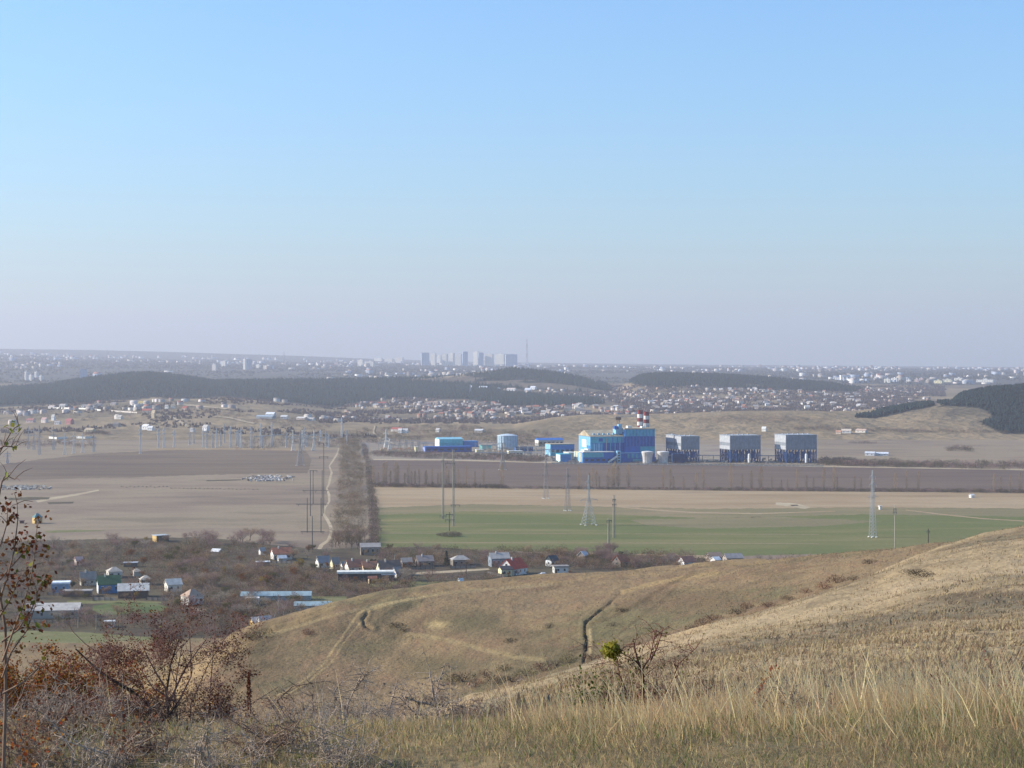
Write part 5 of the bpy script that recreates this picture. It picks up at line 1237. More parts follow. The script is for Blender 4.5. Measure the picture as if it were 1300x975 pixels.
def limb_skeleton(r, h, spread, nl=6, fork=3):
    polys = []; tips = []
    th = h * .28
    pts = [(0, 0, -.3), (r.uniform(-.1, .1), r.uniform(-.1, .1), th * .5), (r.uniform(-.2, .2), r.uniform(-.2, .2), th), (r.uniform(-.3, .3), r.uniform(-.3, .3), h * .7)]
    polys.append((pts, (h * .025, h * .02, h * .017, h * .006)))
    for k in range(nl):
        a = 2 * math.pi * (k + r.random() * .6) / nl; z0 = th * r.uniform(.7, 1.5); L = spread * r.uniform(.6, 1.05)
        mid = (math.cos(a) * L * .5, math.sin(a) * L * .5, z0 + h * r.uniform(.15, .3)); tip = (math.cos(a) * L, math.sin(a) * L, z0 + h * r.uniform(.25, .55))
        polys.append(([(0, 0, z0), mid, tip], (h * .012, h * .008, h * .003))); tips.append(tip); tips.append(mid)
        for f in range(fork):
            q = (mid[0] + r.uniform(-1, 1) * spread * .5, mid[1] + r.uniform(-1, 1) * spread * .5, mid[2] + h * r.uniform(.1, .35))
            polys.append(([mid, q], (h * .006, h * .002))); tips.append(q)
    tips.append(pts[-1])
    return polys, np.array(tips)
def bare_tree(seed, h=7., spread=2.6, n=330, tw=.06, tl=(.5, 1.1), name='bare_tree', up=.55):
    r = random.Random(seed); polys, tips = limb_skeleton(r, h, spread)
    tm_ = tubes(name + '_trunk', polys, sides=4, mesh_only=True)
    k = rng.integers(0, len(tips), n); P = tips[k] + rng.normal(size=(n, 3)) * np.array([.42, .42, .36]) * spread * .36
    P[:, 2] = np.clip(P[:, 2], h * .16, h * 1.0)
    ctr = np.array([0, 0, h * .35]); D = (P - ctr) / spread + rng.normal(size=(n, 3)) * .55 + np.array([0, 0, up])
    cm = blades(name + '_crown', P, D, rng.uniform(.7, 1.3, n) * tw, rng.uniform(*tl, n), None, mesh_only=True)
    return tm_, cm
def leafy_tree(seed, h=5., spread=2.2, n=420, ls=(.22, .42), name='leafy', low=.12):
    r = random.Random(seed); polys, tips = limb_skeleton(r, h, spread)
    tm_ = tubes(name + '_trunk', polys, sides=4, mesh_only=True)
    k = rng.integers(0, len(tips), n); P = tips[k] + rng.normal(size=(n, 3)) * np.array([.42, .42, .36]) * spread * .34
    P[:, 2] = np.clip(P[:, 2], h * low, h * 1.02)
    return tm_, leaves(name + '_crown', P, rng.uniform(*ls, n), None, mesh_only=True)
def conifer(seed, h=9., w=2.0, n=420):
    r = random.Random(seed)
    tm_ = tubes('conifer_trunk', [([(0, 0, -.3), (.05, 0, h * .5), (0, .05, h)], (h * .02, h * .013, .03))], sides=5, mesh_only=True)
    t = rng.random(n) ** .8; a = rng.random(n) * 6.283; lay = np.floor(t * 9) / 9
    rad = w * (1 - lay * .95) * rng.uniform(.25, 1, n)
    P = np.stack([np.cos(a) * rad * .4, np.sin(a) * rad * .4, h * (.1 + .88 * t)], -1)
    D = np.stack([np.cos(a), np.sin(a), -.25 + rng.normal(size=n) * .2], -1)
    return tm_, blades('conifer_crown', P, D, rng.uniform(.2, .4, n), rad * .8 + .3, None, mesh_only=True)
def poplar(seed, h=19., w=2.6, n=700):
    r = random.Random(seed); polys = [([(0, 0, -.3), (r.uniform(-.2, .2), .1, h * .4), (r.uniform(-.4, .4), 0, h * .97)], (h * .009, h * .006, .03))]
    t = rng.random(n); rad = w * np.sin(np.pi * np.clip(t * .92 + .08, 0, 1)) ** .6
    a = rng.random(n) * 6.283; q = rng.random(n) ** .5
    P = np.stack([np.cos(a) * rad * q * .7, np.sin(a) * rad * q * .7, h * (.12 + .85 * t)], -1)
    D = np.stack([np.cos(a) * .35, np.sin(a) * .35, np.ones(n)], -1) + rng.normal(size=(n, 3)) * .12
    tm_ = tubes('poplar_trunk', polys, sides=4, mesh_only=True)
    return tm_, blades('poplar_crown', P, D, rng.uniform(.07, .14, n), rng.uniform(.8, 2.0, n), None, mesh_only=True)
def shrub_mesh(seed, h=2.2, w=1.8, n=200, tw=.05):
    r = random.Random(seed); polys = []
    for k in range(6):
        a = r.uniform(0, 6.28); polys.append(([(0, 0, -.1), (math.cos(a) * w * .3, math.sin(a) * w * .3, h * .5), (math.cos(a) * w * .55, math.sin(a) * w * .55, h * r.uniform(.6, .95))], (.04, .03, .01)))
    a = rng.random(n) * 6.283; q = rng.random(n) ** .5 * w * .8; z = h * (.05 + .75 * rng.random(n) * np.sqrt(np.clip(1 - (q / w) ** 2, .05, 1)))
    P = np.stack([np.cos(a) * q, np.sin(a) * q, z], -1); D = P / w + np.array([0, 0, .5]) + rng.normal(size=(n, 3)) * .5
    return tubes('shrub_stems', polys, sides=3, mesh_only=True), blades('shrub_twigs', P, D, rng.uniform(.6, 1.4, n) * tw, rng.uniform(.25, .6, n) * h * .35, None, mesh_only=True)

BARK = flat('grey bark', '5d5147', .95, .1, .2, 2); BARK_P = flat('pale birch bark', 'b3aaa0', .9, .1, .25, 2)
TW_B = leaf_mat('brown twigs', '8f775d', .45); TW_P = leaf_mat('purplish twigs', '8a7169', .45); TW_G = leaf_mat('grey twigs', '978a7a', .4); TW_T = leaf_mat('tan twigs', '6a5d49')
LF_R = leaf_mat('rusty leaves', '7c5230', .3); LF_O = leaf_mat('olive leaves', '5a5430', .3); LF_Y = leaf_mat('yellow leaves', '8c7434', .3); LF_G = leaf_mat('dark evergreen', '333a26', .3); LF_GR = leaf_mat('green leaves', '4d5a2c', .3)
NEEDLE = leaf_mat('pine needles', '26301f', .3)
KINDS_T = {
    'purple': [bare_tree(s, 6.4, 3.5, 820, .075) for s in range(3)], 'brown': [bare_tree(10 + s, 5.8, 3.4, 820, .075) for s in range(3)],
    'grey': [bare_tree(20 + s, 7.2, 3.2, 700, .07) for s in range(3)], 'birch': [bare_tree(30 + s, 8., 1.8, 300, .05) for s in range(2)],
    'rust': [leafy_tree(40 + s, 4.6, 2.2, 460) for s in range(2)], 'olive': [leafy_tree(50 + s, 4.4, 2.2, 460) for s in range(2)],
    'yellow': [leafy_tree(60 + s, 5, 1.8, 380) for s in range(2)], 'evergreen': [leafy_tree(70 + s, 5.4, 2.0, 700, (.25, .5)) for s in range(2)],
    'pine': [conifer(80 + s, 8.5, 2.2) for s in range(2)],
}
KMAT = {'purple': (BARK, TW_P), 'brown': (BARK, TW_B), 'grey': (BARK, TW_G), 'birch': (BARK_P, TW_P), 'rust': (BARK, LF_R), 'olive': (BARK, LF_O), 'yellow': (BARK, LF_Y), 'evergreen': (BARK, LF_G), 'pine': (BARK, NEEDLE)}
KNAME = {'purple': ('bare_tree', 'bare purplish tree'), 'brown': ('bare_tree', 'bare brown tree'), 'grey': ('bare_tree', 'bare grey tree'), 'birch': ('birch_tree', 'bare white-stemmed birch'), 'rust': ('autumn_tree', 'rusty-leaved autumn tree'), 'olive': ('leafy_tree', 'olive-leaved small tree'), 'yellow': ('autumn_tree', 'yellow-leaved autumn tree'), 'evergreen': ('evergreen_tree', 'dark evergreen tree'), 'pine': ('pine_tree', 'dark conifer')}
for k, L in KINDS_T.items():
    for a, b in L: a.materials.append(KMAT[k][0]); b.materials.append(KMAT[k][1])
rt = random.Random(33)
def tree(kind, X, Y, Z, s, where, unique=None):
    a, b = rt.choice(KINDS_T[kind]); nm, lab = KNAME[kind]
    o = empty(nm, (X, Y, Z), rt.uniform(0, 6.28)); o.scale = (s * rt.uniform(.9, 1.15), s * rt.uniform(.9, 1.15), s)
    lab = ('tall ' if s > 1.05 else 'mid-sized ' if s > .85 else 'small ') + lab
    tag(o, unique or '%s %s' % (lab, where), 'tree', None if unique else '%ss %s' % (lab, where))
    new_obj('trunk', a, None, o); new_obj('crown', b, None, o)
    return o
def clear_of_roads(u, v):
    return True
# village trees: (u0,u1,v0,v1,count,kinds,where,size)
MIXB = ['purple'] * 4 + ['brown'] * 4 + ['grey'] * 2 + ['olive', 'rust']
VIL = [(42, 180, 692, 716, 34, MIXB + ['brown'], 'on the pasture border above the left cottages', (.8, 1.2)),
       (180, 260, 698, 728, 20, MIXB + ['olive', 'rust'], 'between the lone shed and the cottages', (.8, 1.15)),
       (236, 345, 686, 702, 24, ['purple'] * 3 + ['brown'], 'on the upper edge of the village', (.9, 1.25)),
       (200, 330, 712, 748, 34, MIXB + ['rust', 'rust', 'olive', 'yellow'], 'in the gardens right of the cottages', (.8, 1.15)),
       (30, 130, 718, 742, 18, MIXB, 'around the cabin and grey-roofed cottage', (.7, 1.0)),
       (300, 400, 725, 746, 26, ['rust'] * 3 + ['brown'] * 3 + ['olive', 'yellow'], 'above the long greenhouse', (.75, 1.0)),
       (395, 520, 744, 756, 26, ['brown'] * 4 + ['olive', 'yellow', 'purple'], 'below the long flat building', (.45, .75)),
       (506, 545, 733, 744, 10, ['grey', 'purple'], 'right of the dark-roofed house', (.75, 1.0)),
       (480, 560, 700, 716, 16, MIXB + ['olive'], 'along the green field behind the flat building', (.6, .95)),
       (560, 700, 703, 722, 22, MIXB, 'between the green field and the village road', (.55, .9)),
       (715, 790, 706, 722, 20, ['purple'] * 3 + ['brown', 'grey', 'olive'], 'right of the white house with dark gable', (.6, .95)),
       (752, 780, 702, 712, 10, ['purple'], 'in the clump below the double concrete poles', (.8, 1.1)),
       (800, 865, 712, 724, 18, ['purple', 'brown', 'grey'], 'behind the brown hill on the right', (.6, .95)),
       (880, 1040, 711, 716, 12, ['grey', 'purple'], 'peeping over the brown hill', (.45, .75)),
       (213, 330, 752, 806, 34, MIXB + ['olive', 'rust'], 'in the gardens at the foot of the brown hill', (.7, 1.05)),
       (60, 215, 782, 800, 18, MIXB + ['olive'], 'around the poles below the green plot', (.5, .85)),
       (340, 374, 770, 786, 8, ['birch', 'purple', 'rust'], 'beside the shorter greenhouse', (.75, 1.0)),
       (308, 400, 766, 772, 9, ['rust', 'brown', 'olive', 'purple'], 'in front of the long greenhouse', (.6, .9)), (60, 215, 757, 764, 9, ['brown', 'purple', 'olive'], 'in front of the barn and cabin', (.45, .7)),
       (-40, 30, 692, 800, 26, MIXB, 'on the left edge of the village', (.7, 1.1)),
       (345, 425, 700, 714, 14, MIXB + ['olive'], 'around the orange-roofed cottage', (.6, .9))]
kf = ['brown', 'purple', 'rust', 'olive', 'brown', 'yellow']
for k, (hx, hy, hw_, hd_, ya) in enumerate(HOUSES):
    for j in range(2 if hw_ > 7 else 1):
        f = rt.uniform(-.1, 1.1); dx, dy = hw_ * f, -rt.uniform(2.0, 4.5)
        tree(kf[(k * 2 + j) % 6], hx + dx * math.cos(ya) - dy * math.sin(ya), hy + dx * math.sin(ya) + dy * math.cos(ya), 0, rt.uniform(.4, .72), 'growing close before a house front in the village')
for u0, u1, v0, v1, n, kinds, where, (s0, s1) in VIL:
    for k in range(int(n * .74)):
        u, v = rt.uniform(u0, u1), rt.uniform(v0, v1)
        if 120 < u < 212 and 763 < v < 781: v = rt.uniform(783, 795)
        X, Y, Z = spot(u, v)
        tree(rt.choice(kinds), X, Y, 0, rt.uniform(s0, s1), where)
for kind, u, v, s, lab in (('yellow', 186, 690, .8, 'yellow-leaved bush-like tree left of the lone shed'), ('pine', 567, 720, 1.0, 'dark conifer beside the hipped grey bungalow'), ('evergreen', 473, 722, 1.0, 'dark round evergreen behind the orange-brown roofs'), ('evergreen', 787, 712, .9, 'dark evergreen tree behind the orange-roofed cottage on the right'), ('yellow', 380, 726, 1.35, 'tall yellow-green poplar-like tree right of the orange-roofed cottage'), ('evergreen', 92, 748, .7, 'dark round bush between the cabin and the grey-roofed cottage'), ('yellow', 482, 745, .75, 'olive-yellow bush below the long flat building'), ('evergreen', 647, 737, .5, 'small dark bush below the yellow-walled house'), ('birch', 345, 800, .95, 'white-stemmed birch at the foot of the brown hill, leftmost'), ('birch', 333, 803, .85, 'white-stemmed birch in front of the white cottage'), ('rust', 340, 744, 1.1, 'orange autumn tree above the long greenhouse'), ('olive', 372, 770, 1.1, 'green willow-like tree in front of the long greenhouse')):
    X, Y, Z = spot(u, v); tree(kind, X, Y, 0, s, '', lab)
# the tree belt running away from the village: nearest 250 single trees, the rest one mass
BL = prof((556, 432), (570, 431), (600, 429), (640, 425), (670, 422), (700, 420)); BR = prof((556, 459), (570, 460), (600, 465), (640, 469), (670, 471), (700, 472))
BELT = {k: bare_tree(90 + k, 7.5, 3.1, 430, .07, (.6, 1.2), 'belt') for k in range(4)}
for k, (a, b) in BELT.items(): a.materials.append(BARK); b.materials.append((TW_B, TW_T, TW_P, TW_T)[k])
cand = []
Yv = 955.
while Yv < 2380:
    v = V0 + H * F / Yv; a, b = BL(v) + fbm(np.array([Yv * .01]), np.array([3.]), 3)[0] * 6 + 2, BR(v) + fbm(np.array([Yv * .012]), np.array([9.]), 3)[0] * 6 - 5; wdt = (b - a) / F * Yv; nn = max(3, int(wdt / 5.4))
    for j in range(nn):
        u = a + (b - a) * (j + rt.uniform(.1, .9)) / nn
        yy = Yv + rt.uniform(-3, 3)
        if fbm(np.array([u * .05]), np.array([yy * .03]), 3)[0] < -.42: continue
        cand.append(((u - U0) / F * yy, yy))
    Yv += 5.8
for k, (X, Y) in enumerate(cand[:30]):
    i = rt.randrange(4); o = empty('bare_tree', (X, Y, 0), rt.uniform(0, 6.28)); s = rt.uniform(.7, 1.1); o.scale = (s * 1.1, s * 1.1, s)
    w_ = 'in the near end of the straight tree belt' if Y < 1110 else 'in the middle of the straight tree belt' if Y < 1300 else 'in the farther part of the straight tree belt'
    c_ = ('brown', 'tan', 'purplish', 'tan')[i]
    tag(o, 'bare %s tree %s' % (c_, w_), 'tree', 'bare %s trees %s' % (c_, w_))
    new_obj('trunk', BELT[i][0], None, o); new_obj('crown', BELT[i][1], None, o)
def mass(name, me_list, mats, pts, scales, kind='stuff'):
    """join copies of meshes into one stuff object"""
    VS, FS, MI = [], [], []; b = 0
    src = []
    for me in me_list:
        v = np.empty(len(me.vertices) * 3, np.float32); me.vertices.foreach_get('co', v)
        ls = np.array([list(p.vertices)[:3] if len(p.vertices) == 3 else list(p.vertices) for p in me.polygons], dtype=object)
        tri = []
        for p in me.polygons:
            q = list(p.vertices); tri.append(q[:3])
            if len(q) == 4: tri.append([q[0], q[2], q[3]])
        src.append((v.reshape(-1, 3), np.array(tri)))
    for (x, y, z), s in zip(pts, scales):
        i = rt.randrange(len(src)); v, f = src[i]; a = rt.uniform(0, 6.28); c, sn = math.cos(a), math.sin(a)
        w = v * np.asarray(s); w = np.stack([w[:, 0] * c - w[:, 1] * sn + x, w[:, 0] * sn + w[:, 1] * c + y, w[:, 2] + z], -1)
        VS.append(w); FS.append(f + b); MI.append(np.full(len(f), i % len(mats))); b += len(v)
    me = np_mesh(name, np.concatenate(VS), np.concatenate(FS))
    for m_ in mats: me.materials.append(m_)
    me.polygons.foreach_set('material_index', np.concatenate(MI).astype(np.int32))
    o = new_obj(name, me); o['kind'] = kind
    return o
low = [bare_tree(120 + k, 6.2, 3.8, 220, .12, (.5, 1.1), 'low', .1)[1] for k in range(4)]
rest = cand[30:]
mass('tree_belt', low, [TW_B, TW_T, TW_G, TW_T], [(x, y, 0) for x, y in rest], [rt.choice((rt.uniform(.45, .8), rt.uniform(.8, 1.3))) for _ in rest])
# poplar row beyond the stubble
POP = [poplar(140 + k) for k in range(4)]
TW_POP = leaf_mat('poplar twigs', '9c886e', .2); BARK_T = flat('tan bark', '7d6d5b', .95, .1, .2, 2) 
for a, b in POP: a.materials.append(BARK_T); b.materials.append(TW_POP)
PR = [(476 + k * 5.2 + rt.uniform(-2.4, 2.4), 617, rt.uniform(16, 33)) for k in range(20)] + [(582, 618, 22), (592, 618.4, 27), (603, 618.4, 20), (614, 618.7, 24), (637, 619, 31), (735, 620.5, 28), (748, 620.5, 20), (752, 621, 27), (757, 620.8, 24), (761, 620.7, 16), (772, 621, 26), (777, 621.2, 30), (780, 621, 34), (785, 621, 30), (798, 621.2, 32), (842, 621.6, 30), (851, 621.7, 28), (855, 621.8, 18), (868, 622, 16), (884, 622, 22), (893, 622, 28), (928, 622.4, 34), (942, 622.5, 20), (954, 622.6, 26), (966, 622.8, 30), (980, 623, 18), (992, 623, 14), (1000, 623, 16), (1012, 623.2, 28), (1024, 623.3, 20), (1033, 623.3, 17), (1046, 623.4, 29), (1059, 623.5, 31), (1063, 623.5, 18), (1085, 623.7, 20), (1093, 623.7, 19), (1137, 624.2, 25), (1151, 624.3, 27), (1166, 624.4, 26), (1262, 625, 24), (1270, 625, 20), (1283, 625.3, 22), (1295, 625.4, 26)]
for k, (u, v, hp) in enumerate(PR):
    X, Y, Z = spot(u, v); a, b = POP[k % 4]; o = empty('poplar_tree', (X, Y, 0), rt.uniform(0, 6)); s = hp * Y / F / 19.; o.scale = (s * rt.uniform(.8, 1.3), s, s)
    w_ = 'in the dense row right of the tree belt' if u < 582 else 'standing apart behind the tall double poles' if u < 640 else 'in the loose row before the blue hall' if u < 830 else 'in the loose row before the cooling boxes' if u < 1075 else 'in the sparse row on the far right'
    tag(o, '%s leafless poplar %s' % ('tall' if hp > 25 else 'short', w_), 'tree', '%s poplars %s' % ('tall' if hp > 25 else 'short', w_))
    new_obj('trunk', a, None, o); new_obj('crown', b, None, o)
# hedges and scrub that read as one band
SH = [shrub_mesh(160 + k, 2.6, 2.2, 130, .12)[1] for k in range(4)]
TW_D = leaf_mat('dark scrub', '5c5047', .3); TW_D2 = leaf_mat('olive scrub', '565038', .25)
def band(name, line, n, vj, s0, s1, mats=None):
    L = np.array(line); seg = np.linspace(0, 1, n); pts = []; sc = []
    for t in seg:
        q = t * (len(L) - 1); i = min(int(q), len(L) - 2); f = q - i; u = L[i, 0] * (1 - f) + L[i + 1, 0] * f + rt.uniform(-1.5, 1.5); v = L[i, 1] * (1 - f) + L[i + 1, 1] * f + rt.uniform(-vj, vj)
        if v > 558: X, Y, Z = spot(u, v)
        else: X, Y, Z = hit(u, v, 2300, 6000)
        pts.append((X, Y, Z)); s = rt.uniform(s0, s1); sc.append((s * 1.3, s, s))
    mass(name, SH, mats or [TW_D, TW_P, TW_D2, TW_D], pts, sc)
band('hedge', [(474, 698), (475.5, 670), (473, 640), (470, 610), (465, 580), (462, 565)], 260, 1.0, .8, 2.0)  # hedge added along the belt; its dark twigs give the shaded right edge
band('hedge', [(474, 618), (640, 619.8)], 130, .7, .9, 2.2)
band('hedge', [(640, 620.4), (900, 622.4)], 150, .5, .7, 1.5)
band('hedge', [(900, 622.6), (1360, 626)], 300, .5, .9, 1.8)
band('scrub', [(474, 578), (560, 580), (640, 583), (690, 585)], 260, 2.5, 1.2, 2.8)
band('scrub', [(478, 575), (640, 578)], 90, 1.2, 1, 2)
band('scrub', [(1040, 588), (1100, 590), (1200, 592), (1360, 595)], 380, 3.0, 1.2, 3.2)
band('scrub', [(730, 586.5), (860, 588.6), (1040, 590)], 120, .6, .5, 1.3)
band('scrub', [(1205, 571), (1232, 572)], 26, 2, 1.5, 3)
band('scrub', [(470, 556), (560, 548), (640, 556), (700, 560)], 280, 9, 1.5, 3.4)
band('scrub', [(300, 565), (420, 560), (470, 552)], 160, 8, 1.2, 2.8)
band('scrub', [(-40, 562), (120, 566)], 120, 3, 1.2, 2.6)
band('scrub', [(20, 528), (120, 529), (250, 523), (330, 533), (420, 545)], 220, 6, 1.4, 3)
band('scrub', [(110, 551), (138, 551)], 40, 1.3, 1.5, 3)
band('scrub', [(1010, 545), (1100, 547), (1180, 549), (1290, 549)], 160, 2, 1.2, 2.4)
band('scrub', [(1080, 563), (1110, 563.5)], 12, .3, 1, 2); 
for k in range(34):
    u = 155 + k * 5.2; v = 619 + (k / 34) * 3 + rt.uniform(-.3, .3)
    if k < 12: v = 618.5 + rt.uniform(-.5, .5)
    X, Y, Z = spot(u, v); a, b = None, None
    if k == 0: RWS = shrub_mesh(170, 1.3, 1.5, 120, .1); RWS[0].materials.append(BARK); RWS[1].materials.append(TW_D)
    o = empty('shrub', (X, Y, 0), rt.uniform(0, 6)); o.scale = (1.3, 1, rt.uniform(.7, 1.1)); tag(o, 'small dark shrub in the dotted row across the left pasture', 'shrub', 'shrubs in the dotted row across the left pasture')
    new_obj('stems', RWS[0], None, o); new_obj('twigs', RWS[1], None, o)
# the lone bush at the double poles
for k, (u, v, s) in enumerate(((557, 680, 1.0), (563, 681, 1.5), (570, 681.5, 1.9), (577, 681, 2.0), (582, 680.5, 1.5))):
    X, Y, Z = spot(u, v)
    if k == 0: LB = shrub_mesh(180, 2.2, 1.9, 420, .09); LB[0].materials.append(BARK); LB[1].materials.append(TW_D)
    o = empty('shrub', (X, Y, 0), k * 1.3); o.scale = (s, s, s * .9)
    tag(o, ['small low bush at the left end of the clump under the double poles', 'bush second from left in the clump under the double poles', 'middle bush of the clump under the double poles', 'biggest bush of the clump under the double poles', 'bush at the right end of the clump under the double poles'][k], 'shrub', 'clump of bushes under the double poles')
    new_obj('stems', LB[0], None, o); new_obj('twigs', LB[1], None, o)

# gardens: bushes and saplings between the houses, nobody could count them
GS = [shrub_mesh(220 + k, 2.4, 2.0, 78, .105)[1] for k in range(4)]
pts = []; scs = []
for u0, u1, v0, v1, n in ((-60, 260, 690, 720, 560), (180, 345, 690, 750, 620), (-60, 140, 718, 760, 260), (300, 520, 722, 760, 700), (480, 720, 699, 722, 560), (700, 880, 703, 724, 480), (860, 1040, 711, 716, 60), (210, 330, 752, 808, 480), (20, 215, 781, 800, 160), (340, 420, 757, 786, 90), (-60, 30, 760, 800, 90), (505, 640, 730, 745, 90)):
    for k in range(n):
        u, v = rt.uniform(u0, u1), rt.uniform(v0, v1)
        if (515 < u < 625 and 719 < v < 733) or (28 < u < 90 and 773 < v < 792): continue
        X, Y, Z = spot(u, v); pts.append((X, Y, 0)); s = rt.choice((rt.uniform(.6, 1.2), rt.uniform(1.0, 1.9))); scs.append((s * 1.2, s * 1.1, s * 1.15))
mass('garden_scrub', GS, [TW_P, TW_B, TW_D2, leaf_mat('rusty garden scrub', '6b4e36', .3)], pts, scs)

# woods on the far ridges: one mass of conifers each
def wood(name, n, u0, u1, y0, y1, k, hgt, rad, mat, sides=5):
    w = WOODS[k]
    U, V, X, Y, Z = scatter_uY(n, u0, u1, y0, y1, lambda U, V, X, Y: inpoly(U + fbm(X * .02, Y * .01, 3) * 8, V + 1.0, w) & (fbm(X * .004, Y * .004, 3) > -.4 + .12 * rng.random(X.shape)))
    m_ = len(X); hh = rng.uniform(hgt[0], hgt[1], m_); rr = rng.uniform(rad[0], rad[1], m_); a0 = rng.random(m_) * 6.28
    ang = np.arange(sides) * 2 * np.pi / sides
    jit = rng.uniform(.7, 1.25, (m_, sides))
    ring = lambda f, z: np.stack([X[:, None] + np.cos(ang[None] + a0[:, None]) * rr[:, None] * f * jit, Y[:, None] + np.sin(ang[None] + a0[:, None]) * rr[:, None] * f * jit, Z[:, None] + hh[:, None] * z * np.ones((1, sides))], -1)
    V3 = np.concatenate([ring(.8, .12), ring(1.0, .45), np.stack([X + rng.normal(size=m_) * .3, Y, Z + hh], -1)[:, None]], 1)
    nv = 2 * sides + 1; fs = []
    for i in range(sides):
        j = (i + 1) % sides
        fs += [(i, j, sides + j), (i, sides + j, sides + i), (sides + i, sides + j, 2 * sides)] if sides > 4 else [(i, j, 2 * sides)]
    fs = np.array(fs)[None] + (np.arange(m_) * nv)[:, None, None]
    me = np_mesh(name, V3.reshape(-1, 3), fs.reshape(-1, 3))
    o = new_obj(name, me, mat); o['kind'] = 'stuff'
WOODM = leaf_mat('far conifers', '1d2c2a', .6, trans=0)
wood('woodland', 56000, -80, 800, 4100, 6000, 0, (7, 14), (2.4, 4.8), WOODM, 4)
wood('woodland', 16000, 780, 1110, 4700, 6000, 1, (8, 13), (2.6, 4.6), WOODM, 4)
wood('woodland', 15000, 1180, 1660, 2460, 3200, 2, (5, 9), (1.5, 2.8), WOODM, 5)
wood('woodland', 6000, 1080, 1190, 2460, 3200, 3, (5, 8), (1.4, 2.6), WOODM, 5)
# bushes and garden trees of the suburbs and the city: one mass of low crowns
def scrub_field(name, n, u0, u1, y0, y1, keep, hgt, rad, mat):
    U, V, X, Y, Z = scatter_uY(n, u0, u1, y0, y1, keep)
    m_ = len(X); k = 5
    P = np.repeat(np.stack([X, Y, Z], -1), k, 0); h_ = np.repeat(rng.uniform(*hgt, m_), k); r_ = np.repeat(rng.uniform(*rad, m_), k)
    P = P + rng.normal(size=P.shape) * r_[:, None] * np.array([.5, .5, 0]); D = rng.normal(size=P.shape) * .35 + np.array([0, 0, 1.])
    o = blades(name, P, D, r_ * rng.uniform(.8, 1.5, len(P)), h_ * rng.uniform(.6, 1.1, len(P)), mat); o['kind'] = 'stuff'
TW_F = leaf_mat('suburb trees', '5c5250', .35); TW_F2 = leaf_mat('city trees', '565650', .3)
scrub_field('suburb_trees', 26000, 400, 1200, 3100, 6300, lambda U, V, X, Y: ~in_woods(U, V, Y) & (V > 490) & (fbm(X * .005 + 3, Y * .004, 3) > -.12), (4, 8.5), (2, 5), TW_F)
scrub_field('slope_trees', 5000, -80, 480, 2500, 4300, lambda U, V, X, Y: ~in_woods(U, V, Y) & (fbm(X * .005 + 8, Y * .004, 3) > .12), (3, 7), (2, 4), TW_F)
scrub_field('city_trees', 16000, -80, 1400, 6300, 13000, lambda U, V, X, Y: fbm(X * .0016, Y * .0011, 3) > -.25, (6, 12), (4, 10), TW_F2)
# ------------------------------------------------------------------ shrubs on the brown hill and along the spur
HS = {k: shrub_mesh(200 + i, 1.5, 1.5, 420, .05) for i, k in enumerate(('dark', 'red', 'olive', 'grey'))}
HSM = {'dark': leaf_mat('dark hill scrub', '463d2c', .3), 'red': leaf_mat('reddish hill scrub', '6a4634', .3), 'olive': leaf_mat('olive hill scrub', '5d5733', .3), 'grey': leaf_mat('grey hill scrub', '6d6152', .25)}
for k, (a, b) in HS.items(): a.materials.append(BARK); b.materials.append(HSM[k])
HILLB = [(588, 866, 'dark', 1.9, 'darkest bush in the hollow under the brown hill'), (572, 868, 'olive', 1.6, 'olive bush left of the darkest one in the hollow'), (603, 872, 'red', 1.5, 'reddish bush right of the darkest one in the hollow'), (630, 868, 'dark', 1.7, 'dark bush near the bare crest in the hollow'), (650, 866, 'dark', 1.5, 'dark bush touching the bare crest in the hollow'), (668, 858, 'olive', 1.4, 'olive bush above the bare crest'), (690, 852, 'red', 1.6, 'reddish bush left of the earth gully foot'), (706, 846, 'grey', 1.3, 'grey bush left of the earth gully foot'), (722, 842, 'olive', 1.6, 'pale green bush at the foot of the earth gully'), (752, 838, 'red', 1.2, 'small reddish bush right of the earth gully foot'), (640, 852, 'olive', 1.2, 'small olive bush above the hollow'), (615, 858, 'red', 1.2, 'small reddish bush above the hollow'),
         (878, 800, 'dark', 1.1, 'dark bush at the lower end of the reddish strip on the spur edge'), (893, 795, 'red', 1.5, 'reddish bush at the lower end of the strip on the spur edge'), (905, 788, 'red', 1.2, 'reddish bush second in the strip on the spur edge'), (937, 780, 'dark', 1.2, 'dark bush in the middle of the strip on the spur edge'), (948, 773, 'red', 1.2, 'reddish bush in the middle of the strip on the spur edge'), (975, 771, 'red', 1.0, 'low reddish bush in the upper half of the strip'), (1000, 762, 'dark', 1.0, 'dark bush in the upper half of the strip'), (1023, 753, 'red', 1.0, 'small reddish bush in the upper half of the strip'), (1046, 748, 'red', 1.3, 'reddish bush near the top of the strip on the spur edge'), (1062, 740, 'red', 1.5, 'deep red bush at the top of the strip on the spur edge'), (1083, 737, 'dark', 1.0, 'dark bush above the deep red one on the spur edge'),
         (330, 809, 'olive', 1.8, 'olive bush low on the left end of the brown hill'), (318, 813, 'dark', 1.2, 'small dark bush beside the olive one on the hill end'), (392, 806, 'red', 1.2, 'lone reddish bush on the left flank of the brown hill'), (503, 797, 'dark', 1.0, 'small dark bush in the middle of the brown hill'), (513, 802, 'dark', .8, 'tiny dark bush right of the small dark one on the hill'), (648, 816, 'dark', .9, 'small dark bush on the hill slope left of the gully'), (697, 798, 'grey', .9, 'small grey bush on the hill slope left of the gully'), (790, 777, 'dark', .9, 'small dark bush right of the gully head'), (778, 795, 'grey', .8, 'small grey bush right of the gully'), (1104, 716, 'dark', 1.0, 'lone dark bush high on the brown hill at the right')]
